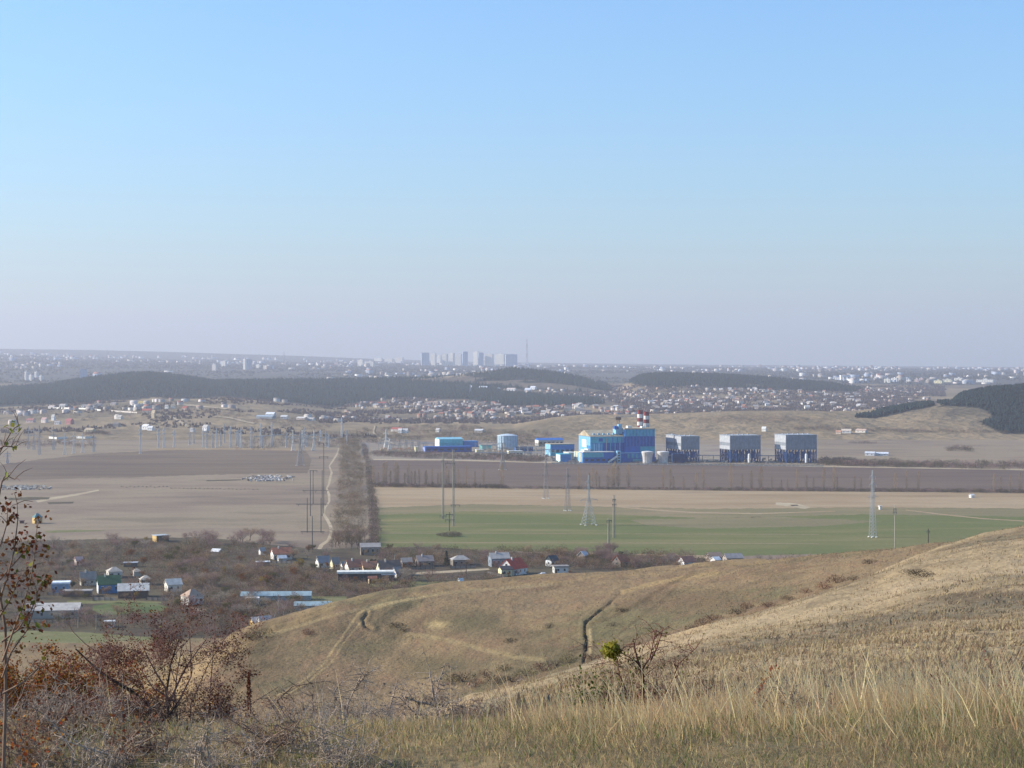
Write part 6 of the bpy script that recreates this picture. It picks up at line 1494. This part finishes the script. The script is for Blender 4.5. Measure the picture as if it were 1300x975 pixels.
for u, v, k, s, lab in HILLB:
    X, Y, Z = hit(u, v, 290 if u < 1075 else 330, 480)
    a, b = HS[k]; o = empty('shrub', (X, Y, Z - .1), rt.uniform(0, 6)); s *= Y / 400 * 1.1; o.scale = (s * 1.5, s, s * .95); tag(o, lab, 'shrub')
    new_obj('stems', a, None, o); new_obj('twigs', b, None, o)
SPB = [(1172, 733, 'dark', 1.0, 'dark flat bush on the upper right spur'), (1163, 728, 'grey', .8, 'grey bush beside the dark flat one on the spur'), (1238, 803, 'dark', .7, 'dark bush on the right of the grassy spur'), (1254, 807, 'grey', .6, 'grey bush right of the dark one on the grassy spur'), (1122, 806, 'dark', .35, 'tiny dark bush in the middle of the grassy spur')]
for u, v, k, s, lab in SPB:
    X, Y, Z = hit(u, v, 50, 250); a, b = HS[k]; o = empty('shrub', (X, Y, Z - .1), rt.uniform(0, 6)); s *= Y / 170; o.scale = (s * 1.8, s, s * .6); tag(o, lab, 'shrub')
    new_obj('stems', a, None, o); new_obj('twigs', b, None, o)

# tussocks on the spur and the brown hill (uncountable)
def tufts(name, n, u0, u1, y0, y1, hts, wid, mat, keep=None, k=4, logy=True):
    Y = np.exp(rng.uniform(np.log(y0), np.log(y1), n)) if logy else rng.uniform(y0, y1, n)
    U = rng.uniform(u0, u1, n); X = (U - U0) / F * Y
    if keep is not None:
        q = keep(U, Y, X); U, Y, X = U[q], Y[q], X[q]
    Z = height(X, Y)
    if name == 'hill_grass': Z = Z + hill_carve(U, Y, X, Z)
    P = np.repeat(np.stack([X, Y, Z], -1), k, 0); m_ = len(P)
    sc = np.repeat(rng.uniform(.5, 1.3, len(X)), k)
    P[:, :2] += rng.normal(size=(m_, 2)) * (wid[1] * sc)[:, None]
    D = rng.normal(size=(m_, 3)) * np.array([.5, .5, .15]) + np.array([.15, 0, 1.])
    o = blades(name, P, D, rng.uniform(.6, 1.4, m_) * wid[0] * sc, rng.uniform(hts[0], hts[1], m_) * sc, mat); o['kind'] = 'stuff'
G_STRAW = leaf_mat('straw grass', 'a8946f', .3); G_DRY = leaf_mat('dry grass', '957f62', .3); G_GREY = leaf_mat('grey herbs', '857861', .3); G_GREEN = leaf_mat('green grass', '6a6a38', .3)
below = lambda U, Y, X: Y < SP_Y(U) + 3
tufts('spur_grass', 26000, 560, 1420, 22, 280, (.1, .28), (.05, .2), G_DRY, lambda U, Y, X: below(U, Y, X))
tufts('spur_grass', 9000, 560, 1420, 22, 280, (.12, .34), (.05, .2), G_STRAW, lambda U, Y, X: below(U, Y, X) & (fbm(X * .05, Y * .05, 4) < .1))
tufts('spur_herbs', 9000, 560, 1420, 22, 280, (.12, .3), (.08, .22), G_GREY, lambda U, Y, X: below(U, Y, X) & (fbm(X * .05, Y * .05, 4) > -.05))
onhill = lambda U, Y, X: (Y > VA_Y(U) - 5) & (Y < H2_Y(U) + 4)
tufts('hill_grass', 16000, 230, 1260, 310, 500, (.2, .5), (.12, .4), G_DRY, onhill, 3, False)
tufts('hill_grass', 9000, 230, 1260, 310, 500, (.2, .45), (.14, .4), G_GREY, lambda U, Y, X: onhill(U, Y, X) & (fbm(X * .025 + 4, Y * .02, 5) > .0), 3, False)

def strands(name, n, u0, u1, y0, y1, L, W, lean, mat, keep=None, seg=2, tuft=0, curl=.5):
    Y = np.sqrt(rng.random(n) * (y1 ** 2 - y0 ** 2) + y0 ** 2); U = rng.uniform(u0, u1, n); X = (U - U0) / F * Y
    if tuft:
        c = rng.integers(0, tuft, n); cu = rng.uniform(u0, u1, tuft); cy = np.sqrt(rng.random(tuft) * (y1 ** 2 - y0 ** 2) + y0 ** 2)
        Y = cy[c] + rng.normal(size=n) * .09; X = (cu[c] - U0) / F * cy[c] + rng.normal(size=n) * .09
    if keep is not None:
        q = keep(U0 + F * X / Y, Y, X); X, Y = X[q], Y[q]
    q = rng.random(len(X)) < np.clip(.62 + 1.1 * fbm(X * .9 + 3, Y * .8, 3), .1, 1); X, Y = X[q], Y[q]
    n = len(X); Z = height(X, Y) - .01
    l_ = rng.uniform(L[0], L[1], n) * np.clip(.9 + .9 * fbm(X * .7 + 9, Y * .6, 3), .45, 1.5); w = rng.uniform(W[0], W[1], n)
    D = np.stack([rng.normal(lean, .3, n), rng.normal(0, .25, n), np.ones(n)], -1); D /= np.linalg.norm(D, axis=1, keepdims=True)
    B = np.stack([rng.normal(lean * 1.5, .5, n), rng.normal(0, .5, n), np.full(n, -.25)], -1) * curl
    side = np.cross(D, np.stack([rng.normal(0, .35, n), np.ones(n), np.zeros(n)], -1)); side /= np.linalg.norm(side, axis=1, keepdims=True) + 1e-9
    P0 = np.stack([X, Y, Z], -1); VS = []
    for s in range(seg + 1):
        t = s / seg; c = P0 + D * (l_ * t)[:, None] + B * (l_ * t * t * .5)[:, None]; ww = (w * (1 - t * .85) / 2)[:, None]
        VS += [c - side * ww, c + side * ww]
    V = np.stack(VS, 1); k = 2 * (seg + 1)
    f = np.array([(2 * s, 2 * s + 1, 2 * s + 3, 2 * s + 2) for s in range(seg)])
    me = np_mesh(name, V.reshape(-1, 3), (f[None] + (np.arange(n) * k)[:, None, None]).reshape(-1, 4))
    o = new_obj(name, me, mat); o['kind'] = 'stuff'; return o
G1 = leaf_mat('foreground straw', 'dcb985', .35); G2 = leaf_mat('foreground dry grass', 'c6a678', .35); G3 = leaf_mat('foreground green grass', '83824a', .35); G4 = leaf_mat('pale stalks', 'eccf9c', .25); G5 = leaf_mat('grey dead stems', 'a5968a', .3)

# ------------------------------------------------------------------ foreground shrubs
def fg(u, v, Y):
    """foreground point: its own depth, on the ground below (u, v)"""
    X = (u - U0) / F * Y; return X, Y, hz(X, Y)
def branch(r, p, d, L, rad, depth, out, tips, wig=.25, kids=(3, 5), up=.1, shrink=.62, thorn=0.0):
    n = 4; pts = [Vector(p)]; d = Vector(d).normalized()
    for i in range(n):
        d = (d + Vector((r.gauss(0, wig), r.gauss(0, wig), r.gauss(0, wig) + up * .3))).normalized()
        pts.append(pts[-1] + d * (L / n))
    rads = [rad * (1 - .75 * i / n) for i in range(n + 1)]
    out.append(([tuple(q) for q in pts], rads))
    if depth <= 0:
        tips.extend(pts[2:]); return
    for k in range(r.randint(*kids)):
        i = r.randint(1, n); q = pts[i]
        a = Vector((r.gauss(0, 1), r.gauss(0, 1), r.gauss(0, .6) + up)).normalized()
        nd = (d * .55 + a * .75).normalized()
        branch(r, q, nd, L * shrink * r.uniform(.6, 1.15), max(rads[i] * .62, .0017), depth - 1, out, tips, wig, kids, up, shrink)
B_DARK = flat('dark bark', '4b3d35', .95, .1, .3, 30); B_GREY = flat('silvery dead wood', 'a08f7e', .9, .15, .3, 30); B_RED = flat('reddish bark', '6a4238', .85, .2, .3, 30); B_BROWN = flat('brown twig bark', '7d6656', .9, .15, .3, 30)
B_TWIG = flat('reddish grey twigs', '8c6a5f', .9, .15, .3, 30)
L_DRED = leaf_mat('dark red leaves', '5a2a26', .35); L_BROWN = leaf_mat('brown dry leaves', '6b3f26', .35); L_ORANGE = leaf_mat('orange leaves', '9c5a28', .35); L_OLIVE = leaf_mat('olive yellow leaves', '6f6a2e', .35); L_GREEN = leaf_mat('green leaves near', '4f5a26', .3); L_GREY = leaf_mat('withered grey leaves', '86756a', .3)
PX13 = 1 / F
def shrub(name, label, loc, stems, seed, bark, depth=3, kids=(3, 5), wig=.25, up=.1, foliage=(), shrink=.62, cat='shrub', sides=4):
    """stems: (offset, direction, length, radius); foliage: (name, material, count, size, elong, chance region)"""
    r = random.Random(seed); out = []; tips = []
    for off, d, L, rad in stems: branch(r, off, d, L, rad, depth, out, tips, wig, kids, up, shrink)
    o = empty(name, loc); tag(o, label, cat)
    thick = [q for q in out if q[1][0] > .0045]; thin = [q for q in out if q[1][0] <= .0045]
    if thick: tubes('branches', thick, bark, o, 5)
    if thin: tubes('twigs', thin, bark, o, 3)
    T = np.array([tuple(t) for t in tips])
    for nm, mt, n, sz, el in foliage:
        k = rng.integers(0, len(T), n); P = T[k] + rng.normal(size=(n, 3)) * .02
        leaves(nm, P, rng.uniform(sz[0], sz[1], n), mt, o, elong=el)
    return o, T
# hawthorn: a leaning dark trunk fork with a wide mesh of red-brown twigs, base near u=212
Y = 12.4; px = Y / F
loc = fg(213, 945, Y)
def pxv(du, dv, dy=0.0): return (du * px, dy, -dv * px)         # picture offset (right, down) -> metres
ST = [(pxv(0, -4), (-.75, .1, .5), 110 * px, .011), (pxv(-5, -30), (-.9, -.1, .55), 105 * px, .009), (pxv(0, -10), (.15, .1, 1), 120 * px, .010), (pxv(4, -40), (.75, 0, .75), 120 * px, .009), (pxv(4, -25), (.95, .1, .45), 110 * px, .011), (pxv(0, -55), (-.3, -.2, 1), 95 * px, .010), (pxv(2, -60), (.45, .2, .95), 100 * px, .010), (pxv(-20, -50), (-.85, .3, .62), 95 * px, .010), (pxv(8, -15), (.98, -.2, .2), 80 * px, .008), (pxv(-60, -70), (-.6, .1, .75), 70 * px, .008)]
haw, T = shrub('hawthorn_shrub', 'wide tangled hawthorn with dark leaning trunk and dark red twigs', loc, ST, 5, B_TWIG, 4, (4, 5), .3, .1, (('leaves', L_DRED, 11000, (.005, .011), 1.3), ('dry_leaves', L_BROWN, 2600, (.007, .017), 1.2), ('yellow_leaves', L_OLIVE, 160, (.008, .018), 1.1)), .62)
tubes('trunk', [([pxv(2, 6), pxv(0, -20, .02), pxv(-12, -48, .0), pxv(-45, -75, -.02), pxv(-85, -98, 0), pxv(-118, -128, .02)], [.022, .020, .017, .013, .009, .005]), ([pxv(0, 4), pxv(3, -30), pxv(-2, -70), pxv(4, -110), pxv(14, -140)], [.014, .012, .009, .006, .003]), ([pxv(0, -28), pxv(35, -36), pxv(80, -34), pxv(105, -28)], [.013, .011, .008, .004])], B_DARK, haw, 7)
tubes('long_shoots', [([pxv(8, -60), pxv(12, -100), pxv(18, -130), pxv(40, -158)], [.005, .004, .003, .0018]), ([pxv(-60, -80), pxv(-20, -95), pxv(0, -110), pxv(20, -135)], [.004, .003, .003, .002]), ([pxv(50, -20), pxv(55, -90), pxv(60, -150), pxv(58, -172)], [.004, .0032, .0026, .0016]), ([pxv(30, -60), pxv(52, -110), pxv(78, -150), pxv(90, -175)], [.004, .003, .0026, .0016]), ([pxv(20, -30), pxv(70, -44), pxv(105, -58), pxv(140, -80)], [.005, .004, .003, .002]), ([pxv(-20, -70), pxv(-70, -85), pxv(-110, -68), pxv(-150, -60)], [.004, .0036, .003, .002]), ([pxv(-70, -110), pxv(-105, -135), pxv(-120, -150), pxv(-130, -168)], [.004, .003, .0025, .0016])], flat('pinkish shoot bark', '8a675c', .85, .2, .25, 30), haw, 4)
# orange-leaved shrubs behind it
for u, w, seed, n1, n2, lab in ((55, 95, 41, 3200, 700, 'low orange-leaved shrub at the left behind the hawthorn'), (140, 90, 42, 1700, 500, 'low orange and olive shrub under the hawthorn'), (262, 36, 43, 260, 130, 'small rusty shrub right of the hawthorn trunk'), (-20, 80, 44, 2200, 500, 'orange-leaved shrub at the left picture edge'), (95, 70, 45, 1500, 700, 'dense rusty shrub between the two left orange shrubs'), (185, 60, 46, 700, 330, 'rusty shrub directly behind the hawthorn trunk'), (20, 60, 47, 2200, 600, 'orange shrub under the young tree')):
    Y = 13.4; px = Y / F; st = []
    r = random.Random(seed)
    for k in range(15):
        st.append(((r.uniform(-.6, .6) * w * px, r.uniform(-.25, .25), 0), (r.uniform(-.5, .5), r.uniform(-.3, .3), 1), r.uniform(60, 95) * px * (.62 if u > 150 else 1), .005))
    loc = fg(u, 950, Y); loc = (loc[0], loc[1], loc[2] + .02)
    shrub('autumn_shrub', lab, loc, st, seed, B_BROWN, 2, (3, 5), .2, .15, (('orange_leaves', L_ORANGE, int(n1 * 1.7), (.008, .02), 1.25), ('brown_leaves', L_BROWN, n2 * 4, (.008, .02), 1.25), ('olive_leaves', L_OLIVE, n2 * 2, (.008, .018), 1.2)), .6)
# young tree at the left picture edge with brown leaves, two shoots above it
Y = 6.6; px = Y / F; loc = fg(4, 985, Y)
zb = lambda v: zof(v, Y) - loc[2]
def pl(u, v, dy=0.0): return ((u - 4) * px, dy, zof(v, Y) - loc[2])
o = empty('young_tree', loc); tag(o, 'thin young tree with withered brown leaves at the left picture edge', 'tree')
tubes('trunk', [([pl(4, 985), pl(5, 900, .02), pl(3, 800, .04), pl(-12, 700, .03), pl(-25, 610)], [.0075, .0065, .0055, .004, .003])], B_BROWN, o, 6)
BRS = [[(3, 840), (18, 800), (30, 772), (42, 735), (48, 700), (52, 668)], [(2, 815), (22, 800), (38, 775), (52, 745)], [(-4, 770), (8, 735), (16, 700), (20, 660), (18, 640)], [(-8, 745), (10, 722), (28, 700), (40, 690)], [(4, 880), (30, 866), (48, 850), (55, 843)], [(-12, 720), (0, 690), (6, 665), (5, 650)], [(-2, 785), (14, 760), (22, 742), (34, 724)], [(3, 860), (14, 828), (34, 800), (44, 770), (47, 752)], [(-20, 640), (-10, 590), (0, 568), (10, 548), (17, 540)], [(-8, 575), (5, 566), (14, 567), (19, 568)], [(-15, 700), (0, 612), (6, 606), (11, 610)]]
r = random.Random(8); polys = []; tipsL = []
for b_ in BRS:
    dy = r.uniform(-.12, .12); pts = [pl(u, v, dy * i / len(b_)) for i, (u, v) in enumerate(b_)]
    polys.append((pts, list(np.linspace(.0042, .0013, len(pts)))))
    for i in range(1, len(pts)):
        for k in range(2):
            a = Vector(pts[i]); e = a + Vector((r.uniform(-.05, .07), r.uniform(-.05, .05), r.uniform(-.01, .07)))
            if b_[0][1] > 650 or True: polys.append(([tuple(a), tuple((a + e) / 2 + Vector((0, 0, .008))), tuple(e)], [.0016, .0013, .0008]))
            if b_[-1][1] > 620: tipsL.append(tuple(e)); tipsL.append(tuple((a + e) / 2))
tubes('branches', polys, B_BROWN, o, 4)
T = np.array(tipsL); T = T[T[:, 2] > zb(830)]
k = rng.integers(0, len(T), 420); leaves('brown_leaves', T[k] + rng.normal(size=(420, 3)) * .016, rng.uniform(.008, .018, 420), L_BROWN, o, elong=1.3)
T2 = T[T[:, 2] < zb(690)]
k = rng.integers(0, len(T2), 60); leaves('olive_leaves', T2[k] + rng.normal(size=(60, 3)) * .012, rng.uniform(.012, .026, 60), L_OLIVE, o, elong=1.4)
lf = np.array([pl(u + rng.normal() * 2, v + rng.normal() * 2, rng.normal() * .005) for u, v in [(10, 541), (14, 540), (17, 537), (18, 543), (22, 542), (24, 546), (15, 549), (14, 553), (13, 557), (12, 566), (17, 567), (19, 570), (6, 604), (9, 608), (12, 612)]])
leaves('green_leaves', lf, rng.uniform(.014, .024, len(lf)), leaf_mat('yellow-green leaves', '86863c', .3), o, elong=1.7)
# thorny dead shrubs in the middle
def at_fg(u, v, Y, base): return ((u - base[3]) * Y / F, 0.0, zof(v, Y) - base[2])
def thorn_shrub(name, label, u, vb, Y, lines, seed, bark, n_side=5, leaf=None, low=14, spread=70, hgt=45, extra_leaf=0, rad=.0085):
    loc = fg(u, vb, Y); px = Y / F; base = (loc[0], loc[1], loc[2], u); r = random.Random(seed)
    o = empty(name, loc); tag(o, label, 'shrub'); polys = []; out = []; tips = []
    for ln in lines:
        pts = []; dy = r.uniform(-.15, .15)
        for i, (a, b) in enumerate(ln):
            q = at_fg(a, b, Y, base); pts.append((q[0] + r.gauss(0, .003), dy * i / len(ln), q[2]))
        polys.append((pts, list(np.linspace(rad, rad * .3, len(pts)))))
        for i in range(1, len(pts)):
            for k in range(n_side):
                a = Vector(pts[i - 1]).lerp(Vector(pts[i]), r.random())
                branch(r, a, (r.gauss(0, 1), r.gauss(0, .7), r.gauss(.2, .6)), r.uniform(10, 32) * px, .0034 * min(1, Y / 10), 1, out, tips, .3, (2, 3), .05, .55)
    for k in range(int(low * 2.2)):
        a = (r.uniform(-spread, spread) * px, r.uniform(-.3, .3), -.02)
        branch(r, a, (r.gauss(0, .6), r.gauss(0, .3), 1), r.uniform(.5, 1.1) * hgt * px, .0038 * min(1, Y / 10), 2, out, tips, .28, (3, 5), .05, .6)
    tubes('stems', polys, bark, o, 5); tubes('twigs', out, bark, o, 3)
    if leaf:
        T = np.array([tuple(t) for t in tips]); k = rng.integers(0, len(T), leaf[1]); leaves('dry_leaves', T[k] + rng.normal(size=(leaf[1], 3)) * .012, rng.uniform(leaf[2], leaf[3], leaf[1]), leaf[0], o, elong=1.2)
    return o
thorn_shrub('thorn_shrub', 'grey dead thorn shrub with a slanting forked stem, left of centre', 448, 945, 11.0, [[(446, 950), (442, 925), (441, 895), (452, 872), (466, 845)], [(441, 897), (425, 905), (424, 880), (431, 868)], [(424, 905), (410, 925), (405, 940)], [(452, 872), (462, 860), (470, 850)], [(441, 920), (460, 905), (480, 900)]], 51, B_GREY, 7, (L_GREY, 120, .01, .02), 22, 62, 62)
thorn_shrub('thorn_shrub', 'tall grey thorn shrub with withered pale leaves, left of the stony crest', 552, 945, 11.4, [[(556, 950), (556, 920), (553, 890), (556, 870), (566, 845)], [(553, 890), (547, 868), (545, 848)], [(540, 945), (535, 915), (520, 895), (508, 882)], [(552, 895), (530, 890), (515, 884)], [(556, 915), (575, 905), (585, 898)], [(496, 940), (495, 900), (500, 880), (505, 865)]], 52, B_GREY, 8, (leaf_mat('pale withered leaves', 'a08a78', .3), 420, .012, .026), 26, 64, 66)
thorn_shrub('thorn_shrub', 'low grey thorn thicket filling the ground between the hawthorn and the middle shrubs', 372, 948, 11.6, [[(372, 948), (365, 915), (352, 890), (372, 872), (410, 866)], [(360, 945), (355, 910), (340, 885)], [(395, 945), (398, 900), (396, 880)]], 53, B_BROWN, 6, (L_GREY, 200, .01, .02), 30, 66, 50)
thorn_shrub('thorn_shrub', 'pale grey thorny branches lying at the lower left corner', 55, 972, 8.6, [[(42, 985), (45, 950), (52, 922), (65, 905)], [(20, 975), (60, 955), (95, 935), (130, 915), (160, 908)], [(75, 972), (100, 948), (135, 925)], [(0, 940), (30, 950), (60, 975)]], 54, B_GREY, 7, None, 30, 90, 60)
thorn_shrub('thorn_shrub', 'dark twisted thorn branches below the hawthorn', 205, 978, 8.8, [[(190, 975), (188, 940), (195, 915), (210, 890)], [(188, 945), (175, 930), (182, 918)], [(195, 952), (225, 952), (250, 948)], [(235, 975), (255, 955), (272, 943)], [(195, 925), (215, 905), (225, 890)]], 55, B_DARK, 5, None, 14, 60, 40)
thorn_shrub('thorn_shrub', 'grey thorn thicket under the pale leaved shrub, right part', 618, 948, 11.2, [[(610, 948), (606, 915), (600, 890)], [(640, 948), (645, 925), (662, 915)]], 56, B_BROWN, 5, (L_GREY, 120, .01, .02), 22, 46, 45)
thorn_shrub('thorn_shrub', 'small purplish thorn bush in the dry grass right of centre', 1020, 955, 9.4, [[(1035, 950), (1030, 925), (1015, 905), (1002, 898)], [(1022, 952), (1014, 930), (1008, 912)], [(1030, 930), (1040, 915), (1046, 905)], [(1010, 920), (996, 910)]], 57, flat('purplish bark', '5d4d4c', .9, .15, .3, 30), 8, None, 10, 28, 40)
thorn_shrub('thorn_shrub', 'reddish thorn bush with an arching dry stem at the right', 1235, 935, 12.2, [[(1235, 940), (1222, 905), (1205, 878), (1180, 855)], [(1240, 940), (1250, 900), (1262, 885)], [(1225, 935), (1205, 900), (1190, 886)]], 58, B_RED, 8, (leaf_mat('reddish leaves', '7a4a3e', .3), 160, .01, .02), 14, 50, 46)
for kk, (u, vb, Y, sd, bk, lf_, lab) in enumerate(((110, 985, 6.9, 71, B_GREY, None, 'silvery thorn branches at the bottom edge under the orange shrubs'), (165, 978, 7.2, 72, B_BROWN, (L_BROWN, 160, .008, .018), 'brown thorn bush at the bottom edge left of the dark thorn branches'), (262, 975, 6.8, 73, B_GREY, (L_GREY, 200, .008, .018), 'silvery thorn bush at the bottom edge right of the dark thorn branches'), (338, 970, 7.4, 74, B_BROWN, (L_GREY, 160, .008, .016), 'brown thorn bush in front of the dark dock stalk'), (15, 980, 7.1, 75, B_BROWN, (L_ORANGE, 200, .01, .02), 'orange-leaved thorn bush in the bottom left corner'), (425, 972, 7.1, 76, B_GREY, (L_GREY, 160, .008, .016), 'low silvery thorn bush at the bottom edge left of centre'), (62, 960, 7.8, 77, B_BROWN, (L_BROWN, 260, .008, .018), 'brown thorn bush below the orange shrubs on the left'))):
    r_ = random.Random(sd)
    thorn_shrub('thorn_shrub', lab, u, vb, Y, [[(u + r_.uniform(-20, 20), vb), (u + r_.uniform(-30, 30), vb - 30), (u + r_.uniform(-50, 50), vb - r_.uniform(45, 75))] for _ in range(4)], sd, bk, 6, lf_, 16, 52, 48, rad=.0055)
strands('grass_stalks', 700, -60, 420, 7.5, 12, (.12, .3), (.003, .0045), .05, G5, tuft=160, curl=.6)
# rose shrub with a round mistletoe-like green clump
o = thorn_shrub('rose_shrub', 'open reddish rose shrub with a round green clump on its left', 822, 935, 12.0, [[(822, 935), (818, 890), (814, 850), (808, 840), (788, 828), (778, 822)], [(818, 880), (816, 850), (826, 836), (832, 812), (836, 800)], [(822, 930), (832, 890), (850, 870), (860, 840), (882, 820)], [(815, 925), (800, 890), (788, 860), (785, 840)], [(826, 930), (845, 905), (880, 885), (912, 870)], [(813, 848), (806, 826), (804, 810)], [(830, 925), (835, 885), (833, 850)], [(808, 930), (780, 905), (755, 890)], [(826, 838), (834, 822), (842, 795)]], 61, B_RED, 6, (L_OLIVE, 260, .012, .026), 20, 70, 80, rad=.0075)
Y = 12.0; bl = fg(822, 935, Y); c0 = np.array([(776 - 822) * Y / F, 0, zof(826, Y) - bl[2]])
P = rng.normal(size=(700, 3)); P /= np.linalg.norm(P, axis=1, keepdims=True); P = c0 + P * (rng.random((700, 1)) ** .5) * np.array([.07, .06, .062]) * (1 + .5 * fbm(P[:, :1] * 2.2, P[:, 2:] * 2.2, 2))
P = P + .02 * rng.normal(size=P.shape) * (rng.random((700, 1)) < .4); leaves('green_clump', P, rng.uniform(.01, .021, 700), leaf_mat('yellow-green clump', 'a39a3e', .35, trans=.5), o, elong=1.7)
P = rng.normal(size=(420, 3)) * np.array([.12, .1, .09]) + np.array([(760 - 822) * Y / F, 0, zof(885, Y) - bl[2]])
leaves('low_green_leaves', P, rng.uniform(.012, .024, 420), L_GREEN, o, elong=1.4)
# dried dark weed spike and the orange stem at the right
Y = 11.8; loc = fg(316, 945, Y); px = Y / F
o = empty('weed_stalk', loc); tag(o, 'dark dried dock stalk standing right of the hawthorn', 'weed')
h = zof(853, Y) - loc[2]
tubes('stalk', [([(0, 0, -.02), (.01, 0, h * .5), (.004, 0, h)], [.005, .004, .002])], B_BROWN, o, 5)
t_ = rng.random(520); P = np.stack([rng.normal(size=520) * .022 * (1.1 - t_), rng.normal(size=520) * .02, h * (.25 + .75 * t_)], -1)
leaves('seed_heads', P, rng.uniform(.008, .018, 520), leaf_mat('dark seeds', '4e2a1e', .3), o)
loc = fg(975, 930, 10.5); o = empty('weed_stalk', loc); tag(o, 'orange-leaved stem rising from dry grass near the purplish thorn bush', 'weed')
h = zof(845, 10.5) - loc[2]
tubes('stalk', [([(-.12, 0, -.02), (-.06, 0, h * .5), (.04, .02, h)], [.003, .0025, .0012])], B_RED, o, 4)
t_ = rng.random(60); P = np.stack([-.1 + .14 * t_ + rng.normal(size=60) * .012, rng.normal(size=60) * .02, h * (.35 + .65 * t_)], -1)
leaves('leaves', P, rng.uniform(.01, .02, 60), leaf_mat('orange brown leaves', '9a5a34', .3), o, elong=1.4)

# ------------------------------------------------------------------ foreground grass
strands('turf', 60000, -60, 1360, 6.2, 13.5, (.03, .085), (.003, .006), .1, leaf_mat('matted turf', 'ab9266', .4), tuft=5000, curl=1.2)
strands('turf', 60000, -60, 1360, 6.2, 9, (.03, .08), (.0025, .005), -.1, leaf_mat('straw turf', 'bfa478', .4), tuft=6000, curl=1.3)
strands('turf', 22000, -60, 1360, 6.2, 12, (.03, .075), (.003, .006), 0, leaf_mat('green turf', '86844c', .4), tuft=2200, curl=1.1)
strands('grass', 26000, -60, 1360, 6.3, 12.5, (.04, .12), (.003, .006), -.05, G2, tuft=1500)
strands('grass', 16000, -60, 1360, 6.3, 11, (.04, .11), (.003, .006), 0, G3, tuft=500)
strands('grass', 22000, 620, 1400, 7.5, 15.5, (.08, .22), (.0025, .005), -.12, G1, tuft=1300)
strands('grass', 7000, 560, 1400, 9, 16, (.1, .24), (.003, .005), -.1, G2, tuft=500)
strands('grass', 8000, -60, 640, 8, 12.5, (.03, .1), (.0025, .005), 0, G5, tuft=800)
strands('grass', 6000, -60, 640, 7, 12, (.04, .11), (.0025, .005), 0, G1, tuft=380)
strands('grass_stalks', 900, 640, 1400, 7.5, 14, (.26, .48), (.004, .0065), -.22, G4, tuft=240, curl=.35)
strands('grass_stalks', 800, 860, 1400, 8, 15, (.25, .44), (.004, .006), -.12, G4, tuft=120, curl=.35)
strands('grass_stalks', 70, 60, 640, 7.5, 13, (.25, .5), (.003, .005), -.12, G4, tuft=60, curl=.35)
strands('grass_stalks', 260, 0, 640, 8, 13, (.12, .28), (.003, .0045), .05, G5, tuft=160, curl=.5)
strands('grass', 26000, 620, 1420, 15, 40, (.08, .2), (.006, .012), -.1, G2, tuft=1600)
